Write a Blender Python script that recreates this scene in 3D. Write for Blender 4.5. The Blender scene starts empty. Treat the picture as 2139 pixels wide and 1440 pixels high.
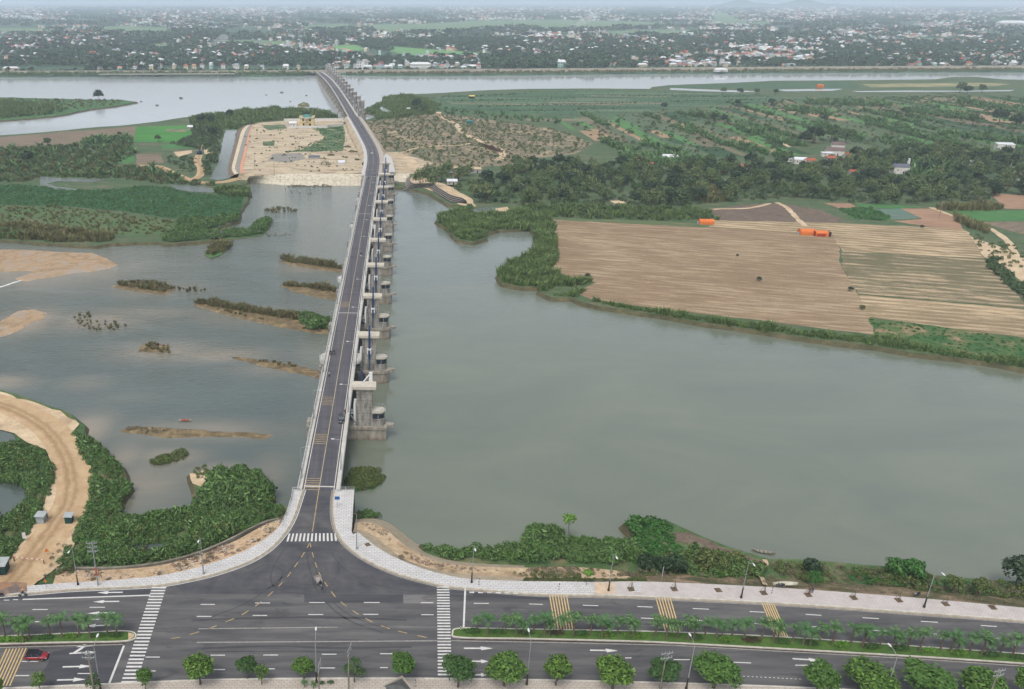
import bpy, bmesh, math, random
import numpy as np
from mathutils import Vector, Matrix
from mathutils.geometry import tessellate_polygon
SC = bpy.context.scene
COL = SC.collection
random.seed(7)
rng = np.random.default_rng(7)
R = math.radians
# ---------------------------------------------------------------- camera, sky, sun, exposure
H = 115.0                     # drone height above the road (road surface is z = 0)
F, CX, CY = 1735.0, 749.0, 720.0
W, HI = 2139.0, 1440.0
PITCH = math.atan(720.0 / F)
cam = bpy.data.cameras.new('camera')
cam.sensor_width = 36.0
cam.lens = F / W * 36.0
cam.shift_x = (W / 2 - CX) / W
cam.clip_start, cam.clip_end = 1.0, 200000.0
camo = bpy.data.objects.new('camera', cam)
camo.location = (0, 0, H)
camo.rotation_euler = (math.pi / 2 - PITCH, 0, 0)
COL.objects.link(camo)
SC.camera = camo
SUN_EL, SUN_AZ = 58.0, 205.0        # degrees; azimuth clockwise from +Y (the sun stands behind the camera, a little to its left)
wd = bpy.data.worlds.new('World')
SC.world = wd
wd.use_nodes = True
nt = wd.node_tree
bg = nt.nodes['Background']
sky = nt.nodes.new('ShaderNodeTexSky')
sky.sky_type = 'NISHITA'
sky.sun_disc = False
sky.sun_elevation = R(SUN_EL)
sky.sun_rotation = R(SUN_AZ)
sky.air_density, sky.dust_density, sky.ozone_density = 1.0, 5.0, 1.0
hs = nt.nodes.new('ShaderNodeHueSaturation')
hs.inputs['Saturation'].default_value = 0.42
nt.links.new(sky.outputs[0], hs.inputs['Color'])
nt.links.new(hs.outputs[0], bg.inputs[0])
bg.inputs[1].default_value = 0.15
sl = bpy.data.lights.new('sun', 'SUN')
sl.energy = 1.0
sl.angle = R(14)
sl.color = (1.0, 0.96, 0.9)
so = bpy.data.objects.new('sun', sl)
a, e = R(SUN_AZ), R(SUN_EL)
sd = Vector((math.sin(a) * math.cos(e), math.cos(a) * math.cos(e), math.sin(e)))
so.rotation_euler = sd.to_track_quat('Z', 'Y').to_euler()
so.location = (0, -50, 300)
COL.objects.link(so)
SC.view_settings.view_transform = 'Standard'
SC.view_settings.look = 'None'
SC.view_settings.exposure = 0.58
SC.view_settings.gamma = 1.0
cy = SC.cycles
cy.max_bounces = 5
cy.diffuse_bounces = 2
cy.glossy_bounces = 2
cy.transmission_bounces = 2
cy.volume_bounces = 2
cy.transparent_max_bounces = 4
cy.sample_clamp_indirect = 6
cy.caustics_reflective = cy.caustics_refractive = False
try:
    cy.use_denoising = True
    cy.denoiser = 'OPENIMAGEDENOISE'
    cy.denoising_input_passes = 'RGB_ALBEDO_NORMAL'
    cy.denoising_prefilter = 'ACCURATE'
    cy.use_adaptive_sampling = False
except Exception:
    pass
# ---------------------------------------------------------------- measuring: a point of the photograph laid on the level z
WATER, LOW, PLAIN = -7.5, -6.0, -4.0
SP, CP = math.sin(PITCH), math.cos(PITCH)
def U(px, py, z=0.0):
    dx, dy = (px - CX) / F, (py - CY) / F
    Y, Z = CP - dy * SP, -SP - dy * CP
    t = (H - z) / (-Z)
    return Vector((dx * t, Y * t, z))
def PX(v):
    t = v[1] * CP - (v[2] - H) * SP
    return (CX + F * v[0] / t, CY - F * (v[1] * SP + (v[2] - H) * CP) / t)
def UU(pts, z): return [U(p[0], p[1], z).to_2d() for p in pts]
# ---------------------------------------------------------------- materials
def C(r, g, b, k=0.66):
    f = lambda v: ((v / 255) / 12.92 if v <= 10 else (((v / 255) + 0.055) / 1.055) ** 2.4) * k
    return (f(r), f(g), f(b), 1.0)
MATS = {}
class NT:
    def __init__(s, name):
        s.m = bpy.data.materials.new(name); s.m.use_nodes = True
        s.t = s.m.node_tree; s.b = s.t.nodes['Principled BSDF']
        s.b.inputs['Specular IOR Level'].default_value = 0.25
        MATS[name] = s.m
    def n(s, typ, **kw):
        x = s.t.nodes.new('ShaderNode' + typ)
        for k, v in kw.items():
            if k in x.inputs: x.inputs[k].default_value = v
            else: setattr(x, k, v)
        return x
    def l(s, a, b): s.t.links.new(a, b)
    def pos(s, sx=1, sy=1, sz=1, rot=0.0, space='pos'):
        if space == 'pos': o = s.n('NewGeometry').outputs['Position']
        else: o = s.n('TexCoord').outputs['Object']
        m = s.n('Mapping'); m.vector_type = 'POINT'
        m.inputs['Scale'].default_value = (sx, sy, sz)
        if rot:
            m0 = s.n('Mapping'); m0.inputs['Rotation'].default_value = (0, 0, rot); s.l(o, m0.inputs[0]); o = m0.outputs[0]
        s.l(o, m.inputs[0]); return m.outputs[0]
    def noise(s, v, scale=1.0, detail=5.0, rough=0.6, dist=0.0):
        x = s.n('TexNoise', Scale=scale, Detail=detail, Roughness=rough, Distortion=dist); s.l(v, x.inputs['Vector']); return x.outputs['Fac']
    def ramp(s, f, stops):
        x = s.n('ValToRGB'); cr = x.color_ramp
        while len(cr.elements) < len(stops): cr.elements.new(0.5)
        for el, (p, c) in zip(cr.elements, stops): el.position = p; el.color = c
        s.l(f, x.inputs[0]); return x.outputs[0]
    def mix(s, f, a, b, mode='MIX'):
        x = s.n('Mix', data_type='RGBA', blend_type=mode)
        for k, v in ((0, f), (6, a), (7, b)):
            if isinstance(v, (float, int)): x.inputs[k].default_value = v
            elif isinstance(v, tuple): x.inputs[k].default_value = v
            else: s.l(v, x.inputs[k])
        return x.outputs[2]
    def math(s, op, a, b=0.0):
        x = s.n('Math', operation=op)
        for k, v in ((0, a), (1, b)):
            if isinstance(v, (float, int)): x.inputs[k].default_value = v
            else: s.l(v, x.inputs[k])
        return x.outputs[0]
    def bump(s, f, strength=0.3, dist=0.1):
        x = s.n('Bump', Strength=strength, Distance=dist); s.l(f, x.inputs['Height']); s.l(x.outputs[0], s.b.inputs['Normal'])
    def out(s, col, rough=0.85, metal=0.0, spec=None):
        if isinstance(col, tuple): s.b.inputs['Base Color'].default_value = col
        else: s.l(col, s.b.inputs['Base Color'])
        s.b.inputs['Roughness'].default_value = rough
        s.b.inputs['Metallic'].default_value = metal
        if spec is not None: s.b.inputs['Specular IOR Level'].default_value = spec
        return s.m
def ground(name, stops, scale=0.15, detail=6, fine=0.35, finescale=2.5, sx=1, sy=1, rot=0.0, rough=0.9, bumpd=0.1, dist=0.6):
    s = NT(name)
    v = s.pos(sx, sy, 1, rot)
    c = s.ramp(s.noise(v, scale, detail, 0.62, dist), stops)
    f = s.noise(s.pos(), finescale, 4, 0.7)
    g = s.ramp(f, [(0.25, (1 - fine, 1 - fine, 1 - fine, 1)), (0.75, (1 + fine, 1 + fine, 1 + fine, 1))])
    c = s.mix(1.0, c, g, 'MULTIPLY')
    md = s.noise(s.pos(0.6, 1.2, 1, rot), 0.42, 6, 0.75, 0.5)
    c = s.mix(1.0, c, s.ramp(md, [(0.28, (.74, .73, .71, 1)), (0.5, (1, 1, 1, 1)), (0.72, (1.18, 1.18, 1.16, 1))]), 'MULTIPLY')
    s.bump(f, 0.5, bumpd)
    return s.out(c, rough)
def rowed(name, soil, crop, ang, period, cover=0.5, patch=0.03, soil2=None, fine=0.25, stripe=0.3):
    """tilled ground: parallel rows at angle ang, crop colour in broken rows"""
    s = NT(name)
    vr = s.pos(1, 1, 1, -ang)
    sep = s.n('SeparateXYZ'); s.l(vr, sep.inputs[0])
    wob = s.noise(s.pos(0.35, 0.35, 0.35), 0.25, 3)
    y = s.math('ADD', sep.outputs[1], s.math('MULTIPLY', wob, period * 0.5))
    w = s.math('SINE', s.math('MULTIPLY', y, 2 * math.pi / period))
    w = s.math('ADD', s.math('MULTIPLY', w, 0.28), 0.5)
    v2 = s.pos(0.1, 0.8, 1, -ang)
    brk = s.noise(v2, 0.55, 7, 0.72, 0.4)
    big = s.noise(s.pos(), patch, 4, 0.6)
    k = s.math('ADD', s.math('MULTIPLY', w, stripe), s.math('ADD', s.math('MULTIPLY', brk, 1.15 - stripe), s.math('MULTIPLY', big, 0.5)))
    f = s.ramp(k, [(1.0 - cover * 0.55 - 0.06, (0, 0, 0, 1)), (1.0 - cover * 0.55 + 0.12, (1, 1, 1, 1))])
    so_ = s.mix(big, soil, soil2 or soil)
    so_ = s.mix(s.ramp(w, [(0.3, (0.0,) * 3 + (1,)), (0.8, (0.12 + 0.5 * stripe,) * 3 + (1,))]), so_, tuple(x * 0.62 for x in soil[:3]) + (1,))
    c = s.mix(f, so_, crop)
    fn = s.noise(s.pos(), 1.8, 4, 0.7)
    c = s.mix(1.0, c, s.ramp(fn, [(0.25, (1 - fine,) * 3 + (1,)), (0.75, (1 + fine,) * 3 + (1,))]), 'MULTIPLY')
    md = s.noise(s.pos(0.1, 0.62, 1, -ang), 0.6, 7, 0.75, 0.3)
    c = s.mix(1.0, c, s.ramp(md, [(0.3, (.72, .7, .68, 1)), (0.5, (1, 1, 1, 1)), (0.72, (1.16, 1.16, 1.14, 1))]), 'MULTIPLY')
    s.bump(k, 0.4, 0.3)
    return s.out(c, 0.92)
def leaf(name, a, b, c=None, var=1.0):
    """foliage: leaf by leaf from a to b, plant by plant and by broad clumps towards c"""
    s = NT(name)
    g = s.n('NewGeometry')
    oi = s.n('ObjectInfo')
    c0 = s.mix(g.outputs['Random Per Island'], a, b)
    nz = s.noise(s.pos(0.3, 0.3, 0.3), 1.0, 3)
    k = s.ramp(s.math('ADD', s.math('MULTIPLY', oi.outputs['Random'], 0.6), s.math('MULTIPLY', nz, 0.5)), [(0.3, (0, 0, 0, 1)), (0.95, (var,) * 3 + (1,))])
    c0 = s.mix(k, c0, c or b)
    m = s.out(c0, 0.62, spec=0.3)
    return m
def plain(name, col, rough=0.6, metal=0.0, grime=0.12, scale=1.2, spec=None, bump=0.0):
    s = NT(name)
    f = s.noise(s.pos(), scale, 5, 0.65)
    c = s.mix(1.0, col, s.ramp(f, [(0.3, (1 - grime * 2, 1 - grime * 2, 1 - grime * 2.2, 1)), (0.7, (1 + grime * .6,) * 3 + (1,))]), 'MULTIPLY')
    if bump: s.bump(f, 0.4, bump)
    return s.out(c, rough, metal, spec)
# ---------------------------------------------------------------- meshes
def link(o, parent=None):
    COL.objects.link(o)
    if parent is not None: o.parent = parent
    return o
def tag(o, label=None, cat=None, group=None, kind=None):
    if label: o['label'] = label
    if cat: o['category'] = cat
    if group: o['group'] = group
    if kind: o['kind'] = kind
    return o
def empty(name, loc=(0, 0, 0), rz=0.0, label=None, cat=None, group=None, kind=None):
    o = bpy.data.objects.new(name, None); o.location = loc; o.rotation_euler = (0, 0, rz); o.empty_display_size = 0.5
    link(o); return tag(o, label, cat, group, kind)
def copy_tree(o, parent=None):
    c = o.copy(); COL.objects.link(c)
    if parent is not None: c.parent = parent
    for ch in o.children: copy_tree(ch, c)
    return c
class MB:
    def __init__(s): s.v, s.f = [], []
    def add(s, vs, fs):
        n = len(s.v); s.v += [tuple(v) for v in vs]; s.f += [tuple(i + n for i in f) for f in fs]; return s
    def box(s, cx, cy, cz, sx, sy, sz, rz=0.0, taper=1.0):
        vs = []
        for k, z in ((1.0, -sz / 2), (taper, sz / 2)):
            for x, y in ((-1, -1), (1, -1), (1, 1), (-1, 1)):
                px, py = x * sx / 2 * k, y * sy / 2 * k
                vs.append((cx + px * math.cos(rz) - py * math.sin(rz), cy + px * math.sin(rz) + py * math.cos(rz), cz + z))
        return s.add(vs, [(3, 2, 1, 0), (4, 5, 6, 7), (0, 1, 5, 4), (1, 2, 6, 5), (2, 3, 7, 6), (3, 0, 4, 7)])
    def prism(s, poly, z0, z1, grow=0.0):
        n = len(poly); cx = sum(p[0] for p in poly) / n; cy_ = sum(p[1] for p in poly) / n
        top = [(cx + (p[0] - cx) * (1 + grow), cy_ + (p[1] - cy_) * (1 + grow)) for p in poly]
        vs = [(p[0], p[1], z0) for p in poly] + [(p[0], p[1], z1) for p in top]
        tri = tessellate_polygon([[Vector((p[0], p[1], 0)) for p in poly]])
        return s.add(vs, [tuple(t) for t in tri] + [tuple(i + n for i in t) for t in tri] + [(i, (i + 1) % n, n + (i + 1) % n, n + i) for i in range(n)])
    def tube(s, pts, rad, n=8, cap=True):
        pts = [Vector(p) for p in pts]
        if not isinstance(rad, (list, tuple)): rad = [rad] * len(pts)
        base = len(s.v); up = Vector((0, 0, 1))
        for i, p in enumerate(pts):
            d = (pts[min(i + 1, len(pts) - 1)] - pts[max(i - 1, 0)]).normalized()
            ref = up if abs(d.z) < 0.9 else Vector((1, 0, 0))
            x = d.cross(ref).normalized(); y = d.cross(x)
            for k in range(n):
                a_ = 2 * math.pi * k / n
                s.v.append(tuple(p + (x * math.cos(a_) + y * math.sin(a_)) * rad[i]))
        for i in range(len(pts) - 1):
            for k in range(n):
                a0 = base + i * n + k; a1 = base + i * n + (k + 1) % n
                s.f.append((a0, a1, a1 + n, a0 + n))
        if cap:
            s.f.append(tuple(base + k for k in range(n))); s.f.append(tuple(base + (len(pts) - 1) * n + k for k in range(n)))
        return s
    def ell(s, c, r, nu=10, nv=6):
        vs, fs = [], []
        for j in range(nv + 1):
            th = math.pi * j / nv
            for i in range(nu):
                ph = 2 * math.pi * i / nu
                vs.append((c[0] + r[0] * math.sin(th) * math.cos(ph), c[1] + r[1] * math.sin(th) * math.sin(ph), c[2] + r[2] * math.cos(th)))
        for j in range(nv):
            for i in range(nu):
                fs.append((j * nu + i, j * nu + (i + 1) % nu, (j + 1) * nu + (i + 1) % nu, (j + 1) * nu + i))
        return s.add(vs, fs)
    def mesh(s, name, mat, smooth=False):
        me = bpy.data.meshes.new(name); me.from_pydata(s.v, [], s.f)
        bm = bmesh.new(); bm.from_mesh(me); bmesh.ops.recalc_face_normals(bm, faces=bm.faces); bm.to_mesh(me); bm.free()
        if smooth: me.polygons.foreach_set('use_smooth', [True] * len(me.polygons))
        if mat is not None: me.materials.append(mat)
        me.update(); return me
    def build(s, name, mat, parent=None, smooth=False, loc=None):
        o = bpy.data.objects.new(name, s.mesh(name, mat, smooth))
        if loc: o.location = loc
        return link(o, parent)
def npmesh(name, V, Fq, mat):
    me = bpy.data.meshes.new(name)
    V = np.asarray(V, np.float32); Fq = np.asarray(Fq, np.int32)
    me.vertices.add(len(V)); me.vertices.foreach_set('co', V.ravel())
    k = Fq.shape[1]
    me.loops.add(Fq.size); me.loops.foreach_set('vertex_index', Fq.ravel())
    me.polygons.add(len(Fq)); me.polygons.foreach_set('loop_start', np.arange(0, Fq.size, k, dtype=np.int32))
    me.polygons.foreach_set('loop_total', np.full(len(Fq), k, np.int32))
    me.update(calc_edges=True); me.validate()
    if mat is not None: me.materials.append(mat)
    return me
def rough_edge(pts, seg, amp, closed=True, seed=0):
    """2-D outline broken up into a natural edge"""
    r_ = random.Random(seed + len(pts)); out = []
    n = len(pts)
    for i in range(n if closed else n - 1):
        a_, b_ = Vector(pts[i]), Vector(pts[(i + 1) % n])
        L = (b_ - a_).length; k = max(1, min(60, int(L / seg)))
        nrm = Vector((-(b_ - a_).y, (b_ - a_).x)).normalized() if L > 1e-6 else Vector((0, 0))
        ph, ph2 = r_.uniform(0, 6.28), r_.uniform(0, 6.28)
        for j in range(k):
            t = j / k
            env = math.sin(math.pi * t) ** 0.5 if k > 1 else 0
            off = (0.55 * math.sin(t * k * 0.9 + ph) + 0.45 * math.sin(t * k * 2.3 + ph2) + r_.uniform(-.5, .5)) * amp * env
            out.append(a_.lerp(b_, t) + nrm * off)
    if not closed: out.append(Vector(pts[-1]))
    return out
def area2(P): return sum(P[i][0] * P[(i + 1) % len(P)][1] - P[(i + 1) % len(P)][0] * P[i][1] for i in range(len(P)))
def plate(name, P, z, mat, bank=3.0, zb=None, bankmat=None, label=None, kind='structure', cat=None):
    """land: a level top with banks that slope out and down under the water"""
    P = [Vector((p[0], p[1])) for p in P]
    if area2(P) < 0: P.reverse()
    zb = WATER - 1.5 if zb is None else zb
    n = len(P); off = []
    for i in range(n):
        d = (P[(i + 1) % n] - P[i - 1])
        d = d.normalized() if d.length > 1e-6 else Vector((1, 0))
        off.append(P[i] + Vector((d.y, -d.x)) * bank)
    vs = [(p.x, p.y, z) for p in P] + [(p.x, p.y, zb) for p in off]
    tri = [tuple(t) for t in tessellate_polygon([[Vector((p.x, p.y, 0)) for p in P]])]
    sk = [(i, n + i, n + (i + 1) % n, (i + 1) % n) for i in range(n)]
    me = bpy.data.meshes.new(name); me.from_pydata(vs, [], tri + sk); me.materials.append(mat)
    if bankmat:
        me.materials.append(bankmat)
        for i in range(len(tri), len(me.polygons)): me.polygons[i].material_index = 1
    me.update()
    return tag(link(bpy.data.objects.new(name, me)), label, cat, None, kind)
def sheet(name, P, z, mat, label=None, parent=None, kind='structure'):
    P = [Vector((p[0], p[1], 0)) for p in P]
    tri = [tuple(t) for t in tessellate_polygon([P])]
    me = bpy.data.meshes.new(name); me.from_pydata([(p.x, p.y, z) for p in P], [], tri); me.materials.append(mat); me.update()
    return tag(link(bpy.data.objects.new(name, me), parent), label, None, None, kind if parent is None else None)
def smooth_line(pts, n=6):
    """Catmull-Rom through 2-D/3-D points"""
    P = [Vector(p) for p in pts]; out = []
    for i in range(len(P) - 1):
        p0, p1, p2, p3 = P[max(i - 1, 0)], P[i], P[i + 1], P[min(i + 2, len(P) - 1)]
        for j in range(n):
            t = j / n
            out.append(0.5 * ((2 * p1) + (p2 - p0) * t + (2 * p0 - 5 * p1 + 4 * p2 - p3) * t * t + (3 * p1 - p0 - 3 * p2 + p3) * t ** 3))
    return out + [P[-1]]
def offs(line, d):
    out = []
    for i, p in enumerate(line):
        t = (line[min(i + 1, len(line) - 1)] - line[max(i - 1, 0)]); t = Vector((t.x, t.y)).normalized()
        q = Vector((p.x, p.y)) + Vector((-t.y, t.x)) * d
        out.append(Vector((q.x, q.y, p.z)) if len(p) == 3 else q)
    return out
def ribbon_vf(L, Rr, z=None):
    vs = [(p.x, p.y, p.z if z is None else z) for p in L] + [(p.x, p.y, p.z if z is None else z) for p in Rr]
    n = len(L); return vs, [(i, i + 1, n + i + 1, n + i) for i in range(n - 1)]
def ribbon(name, line, w, z, mat, parent=None, wob=0.0, kind='structure', label=None):
    L, Rr = offs(line, w / 2), offs(line, -w / 2)
    if wob:
        r_ = random.Random(len(line))
        L = [p + Vector((r_.uniform(-wob, wob), r_.uniform(-wob, wob))) for p in L]; Rr = [p + Vector((r_.uniform(-wob, wob), r_.uniform(-wob, wob))) for p in Rr]
    m = MB(); m.add(*ribbon_vf(L, Rr, z)); o = m.build(name, mat, parent)
    return o if parent else tag(o, label, None, None, kind)
def inside(P, X, Y):
    """which of the points X, Y lie in polygon P (numpy)"""
    c = np.zeros(len(X), bool); n = len(P)
    for i in range(n):
        x1, y1, x2, y2 = P[i][0], P[i][1], P[(i + 1) % n][0], P[(i + 1) % n][1]
        if y1 == y2: continue
        c ^= ((y1 > Y) != (y2 > Y)) & (X < (x2 - x1) * (Y - y1) / (y2 - y1) + x1)
    return c
def scatter_in(P, spacing, seed=0, holes=()):
    r_ = np.random.default_rng(seed)
    xs = [p[0] for p in P]; ys = [p[1] for p in P]
    gx = np.arange(min(xs), max(xs) + spacing, spacing); gy = np.arange(min(ys), max(ys) + spacing, spacing)
    X, Y = [q.ravel() for q in np.meshgrid(gx, gy)]
    X = X + r_.uniform(-.55, .55, len(X)) * spacing; Y = Y + r_.uniform(-.55, .55, len(Y)) * spacing
    k = inside(P, X, Y)
    for h in holes: k &= ~inside(h, X, Y)
    return np.stack([X[k], Y[k]], 1)
# prototypes that only the scattered ground cover uses; they are never in the scene themselves
def leafy(n, blobs, lw, ll, seed, out=0.7, droop=0.0, inner=0.45):
    """n pointed leaf sprays spread through the outer part of some ellipsoids"""
    r_ = np.random.default_rng(seed)
    B = np.array([b[:3] for b in blobs]); Rd = np.array([b[3:6] for b in blobs])
    w = Rd[:, 0] * Rd[:, 1]; bi = r_.choice(len(B), n, p=w / w.sum())
    d = r_.normal(size=(n, 3)); d /= np.linalg.norm(d, axis=1, keepdims=True)
    d[:, 2] = np.where(d[:, 2] < -0.35, -d[:, 2], d[:, 2])
    rad = inner + (1 - inner) * r_.random((n, 1)) ** 0.5
    bump_ = 1 + 0.16 * np.sin(d[:, :1] * 7 + bi[:, None]) * np.cos(d[:, 1:2] * 6 + 2 * bi[:, None])
    p = B[bi] + d * Rd[bi] * rad * bump_
    nr = d * out + r_.normal(size=(n, 3)) * 0.55; nr /= np.linalg.norm(nr, axis=1, keepdims=True)
    t = np.cross(nr, r_.normal(size=(n, 3))); t[:, 2] -= droop; t /= np.linalg.norm(t, axis=1, keepdims=True)
    b = np.cross(nr, t); s = r_.uniform(0.65, 1.3, (n, 1))
    V = np.stack([p - t * ll * s * .5, p + b * lw * s * .5 - t * ll * s * .05, p + t * ll * s * .5, p - b * lw * s * .5 - t * ll * s * .05], 1).reshape(-1, 3)
    return V, np.arange(n * 4).reshape(-1, 4)
def blades(n, rad, hgt, w, seed, lean=0.35, bend=0.5):
    """a tuft of upright narrow blades, each bending over at the top"""
    r_ = np.random.default_rng(seed)
    a_ = r_.uniform(0, 2 * np.pi, n); q = rad * r_.random(n) ** 0.6
    h = hgt * r_.uniform(0.6, 1.15, n); la = a_ + r_.normal(0, .7, n); ln = lean * r_.random(n)
    x0, y0 = q * np.cos(a_), q * np.sin(a_)
    fa = r_.uniform(0, np.pi, n); wx, wy = np.cos(fa) * w / 2, np.sin(fa) * w / 2
    z = np.zeros(n)
    p0 = np.stack([x0, y0, z], 1); p1 = np.stack([x0 + ln * h * np.cos(la) * .5, y0 + ln * h * np.sin(la) * .5, h * .6], 1)
    p2 = np.stack([x0 + (ln + bend * .4) * h * np.cos(la), y0 + (ln + bend * .4) * h * np.sin(la), h], 1)
    wv = np.stack([wx, wy, z], 1)
    V = np.stack([p0 - wv, p0 + wv, p1 + wv, p1 - wv, p2 + wv * .3, p2 - wv * .3], 1).reshape(-1, 3)
    i = np.arange(n)[:, None] * 6
    Fq = np.concatenate([i + np.array([0, 1, 2, 3]), i + np.array([3, 2, 4, 5])], 0)
    return V, Fq
PROTO = {}
def proto_set(key, meshes):
    c = bpy.data.collections.new('kinds_' + key)
    for i, me in enumerate(meshes): c.objects.link(bpy.data.objects.new(key, me))
    PROTO[key] = c
def clumpy(P):
    x, y = P[:, 0], P[:, 1]
    return np.sin(x * .31 + 1.7 * np.sin(y * .13)) + np.sin(y * .37 + 1.3 * np.sin(x * .17)) + .6 * np.sin(x * .9 + y * .7)
def scatter(name, pts, key, smin, smax, label=None, cat='vegetation', seed=0, z=None, flat=(1, 1, 1), kind='stuff', group=None, nm_gap=None):
    """uncountable cover: one object whose points carry plants"""
    r_ = np.random.default_rng(seed + 11); n = len(pts)
    if nm_gap is not None:
        pts = pts[clumpy(pts) > nm_gap]; n = len(pts)
    P = np.zeros((n, 3), np.float32); P[:, :pts.shape[1]] = pts
    if z is not None: P[:, 2] = z
    me = bpy.data.meshes.new(name); me.vertices.add(n); me.vertices.foreach_set('co', P.ravel())
    s_ = r_.uniform(smin, smax, n) * (1 + .17 * clumpy(P))
    sc_ = np.stack([s_ * flat[0], s_ * flat[1], s_ * flat[2] * r_.uniform(.8, 1.2, n)], 1).astype(np.float32)
    rt = np.zeros((n, 3), np.float32); rt[:, 2] = r_.uniform(0, 6.283, n)
    for nm, arr in (('scl', sc_), ('rot', rt)):
        at = me.attributes.new(nm, 'FLOAT_VECTOR', 'POINT'); at.data.foreach_set('vector', arr.ravel())
    o = link(bpy.data.objects.new(name, me))
    ng = bpy.data.node_groups.new('cover', 'GeometryNodeTree')
    ng.interface.new_socket('Geometry', in_out='INPUT', socket_type='NodeSocketGeometry'); ng.interface.new_socket('Geometry', in_out='OUTPUT', socket_type='NodeSocketGeometry')
    N = ng.nodes.new; gi, go = N('NodeGroupInput'), N('NodeGroupOutput')
    ci = N('GeometryNodeCollectionInfo'); ci.inputs['Collection'].default_value = PROTO[key]
    ci.inputs['Separate Children'].default_value = True; ci.inputs['Reset Children'].default_value = True
    iop = N('GeometryNodeInstanceOnPoints'); iop.inputs['Pick Instance'].default_value = True
    for nm, sk in (('scl', 'Scale'), ('rot', 'Rotation')):
        q = N('GeometryNodeInputNamedAttribute'); q.data_type = 'FLOAT_VECTOR'; q.inputs['Name'].default_value = nm
        ng.links.new(q.outputs[0], iop.inputs[sk])
    rv = N('FunctionNodeRandomValue'); rv.data_type = 'INT'; rv.inputs[4].default_value = 0; rv.inputs[5].default_value = len(PROTO[key].objects) - 1
    ng.links.new(rv.outputs[2], iop.inputs['Instance Index'])
    ng.links.new(gi.outputs[0], iop.inputs['Points']); ng.links.new(ci.outputs[0], iop.inputs['Instance']); ng.links.new(iop.outputs[0], go.inputs[0])
    md = o.modifiers.new('cover', 'NODES'); md.node_group = ng
    return tag(o, label, cat if kind != 'stuff' or label else None, group, kind)
ORD = 'first second third fourth fifth sixth seventh eighth ninth tenth eleventh twelfth thirteenth fourteenth fifteenth sixteenth seventeenth eighteenth nineteenth twentieth'.split()
TENS = {2: 'twenty', 3: 'thirty', 4: 'forty', 5: 'fifty'}
def nth(i):
    if i < 20: return ORD[i]
    t, u = divmod(i + 1, 10)
    return {2: 'twentieth', 3: 'thirtieth', 4: 'fortieth', 5: 'fiftieth'}[t] if u == 0 else TENS[t] + '-' + ORD[u - 1]
# ---------------------------------------------------------------- materials of the setting
def ang(x1, y1, x2, y2, z=LOW):
    d = U(x2, y2, z) - U(x1, y1, z); return math.atan2(d.y, d.x)
m_plain = ground('plain_ground', [(0.3, C(52, 82, 60)), (0.5, C(74, 100, 74)), (0.62, C(60, 88, 66)), (0.75, C(104, 122, 92))], 0.012, 6, 0.3, 0.2)
m_riverbed = ground('riverbed', [(0.3, C(90, 84, 70)), (0.7, C(120, 110, 90))], 0.05)
m_lowgreen = ground('bank_green', [(0.3, C(48, 82, 48)), (0.48, C(78, 104, 62)), (0.6, C(106, 112, 78)), (0.75, C(128, 118, 92))], 0.09, 7, 0.35)
m_island = ground('island_scrub', [(0.25, C(42, 74, 46)), (0.42, C(72, 98, 64)), (0.55, C(86, 102, 70)), (0.66, C(108, 106, 84)), (0.8, C(132, 118, 98))], 0.07, 9, 0.35, 0.9, sx=0.7, sy=1.5, rot=0.15, dist=1.0)
m_scrub = ground('dry_scrub', [(0.25, C(74, 96, 62)), (0.4, C(104, 108, 82)), (0.5, C(132, 122, 100)), (0.62, C(160, 145, 118)), (0.74, C(200, 184, 154))], 0.06, 8, 0.35)
m_bankearth = ground('bank_earth', [(0.3, C(62, 64, 44)), (0.6, C(92, 88, 62)), (0.8, C(128, 114, 86))], 0.25, 6, 0.4)
m_sand = ground('sand', [(0.25, C(170, 148, 118)), (0.5, C(204, 182, 150)), (0.75, C(222, 204, 174))], 0.12, 7, 0.18, 1.6, bumpd=0.15)
m_wetsand = ground('wet_sand', [(0.2, C(112, 100, 84)), (0.38, C(150, 130, 104)), (0.52, C(176, 150, 118)), (0.62, C(160, 150, 140)), (0.8, C(190, 166, 130))], 0.09, 8, 0.22, 1.6, dist=1.6)
m_siltbar = ground('silt_bar', [(0.25, C(80, 72, 50)), (0.5, C(116, 102, 76)), (0.75, C(168, 148, 112))], 0.3, 7, 0.3, 2)
m_verge = ground('verge_earth', [(0.25, C(140, 122, 98)), (0.45, C(186, 162, 130)), (0.6, C(206, 184, 152)), (0.8, C(166, 150, 124))], 0.25, 8, 0.25, 2.0, bumpd=0.2)
m_fill = ground('sand_fill', [(0.22, C(108, 98, 80)), (0.38, C(158, 142, 118)), (0.5, C(190, 175, 148)), (0.62, C(204, 190, 164)), (0.74, C(166, 150, 125)), (0.85, C(126, 114, 92))], 0.07, 9, 0.25, 0.6, sx=0.45, sy=1.6, dist=1.8)
m_weedy = ground('weedy_fill', [(0.3, C(72, 96, 66)), (0.55, C(92, 114, 78)), (0.7, C(170, 156, 122))], 0.07, 8, 0.3)
m_grass = ground('grass', [(0.3, C(58, 92, 38)), (0.7, C(90, 118, 52))], 0.5, 6, 0.3)
m_marsh = ground('marsh_green', [(0.3, C(52, 92, 54)), (0.6, C(78, 116, 66)), (0.8, C(104, 126, 78))], 0.1, 7, 0.35)
m_rubble = ground('rubble_slope', [(0.3, C(96, 84, 74)), (0.6, C(132, 118, 104)), (0.8, C(150, 136, 118))], 0.5, 8, 0.5, 1.5, bumpd=0.5)
m_greyslope = ground('grey_slope', [(0.3, C(132, 130, 124)), (0.7, C(156, 152, 144))], 0.4, 6, 0.2)
m_paleslope = ground('pale_slope', [(0.3, C(196, 182, 152)), (0.7, C(222, 210, 182))], 0.5, 6, 0.2)
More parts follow.
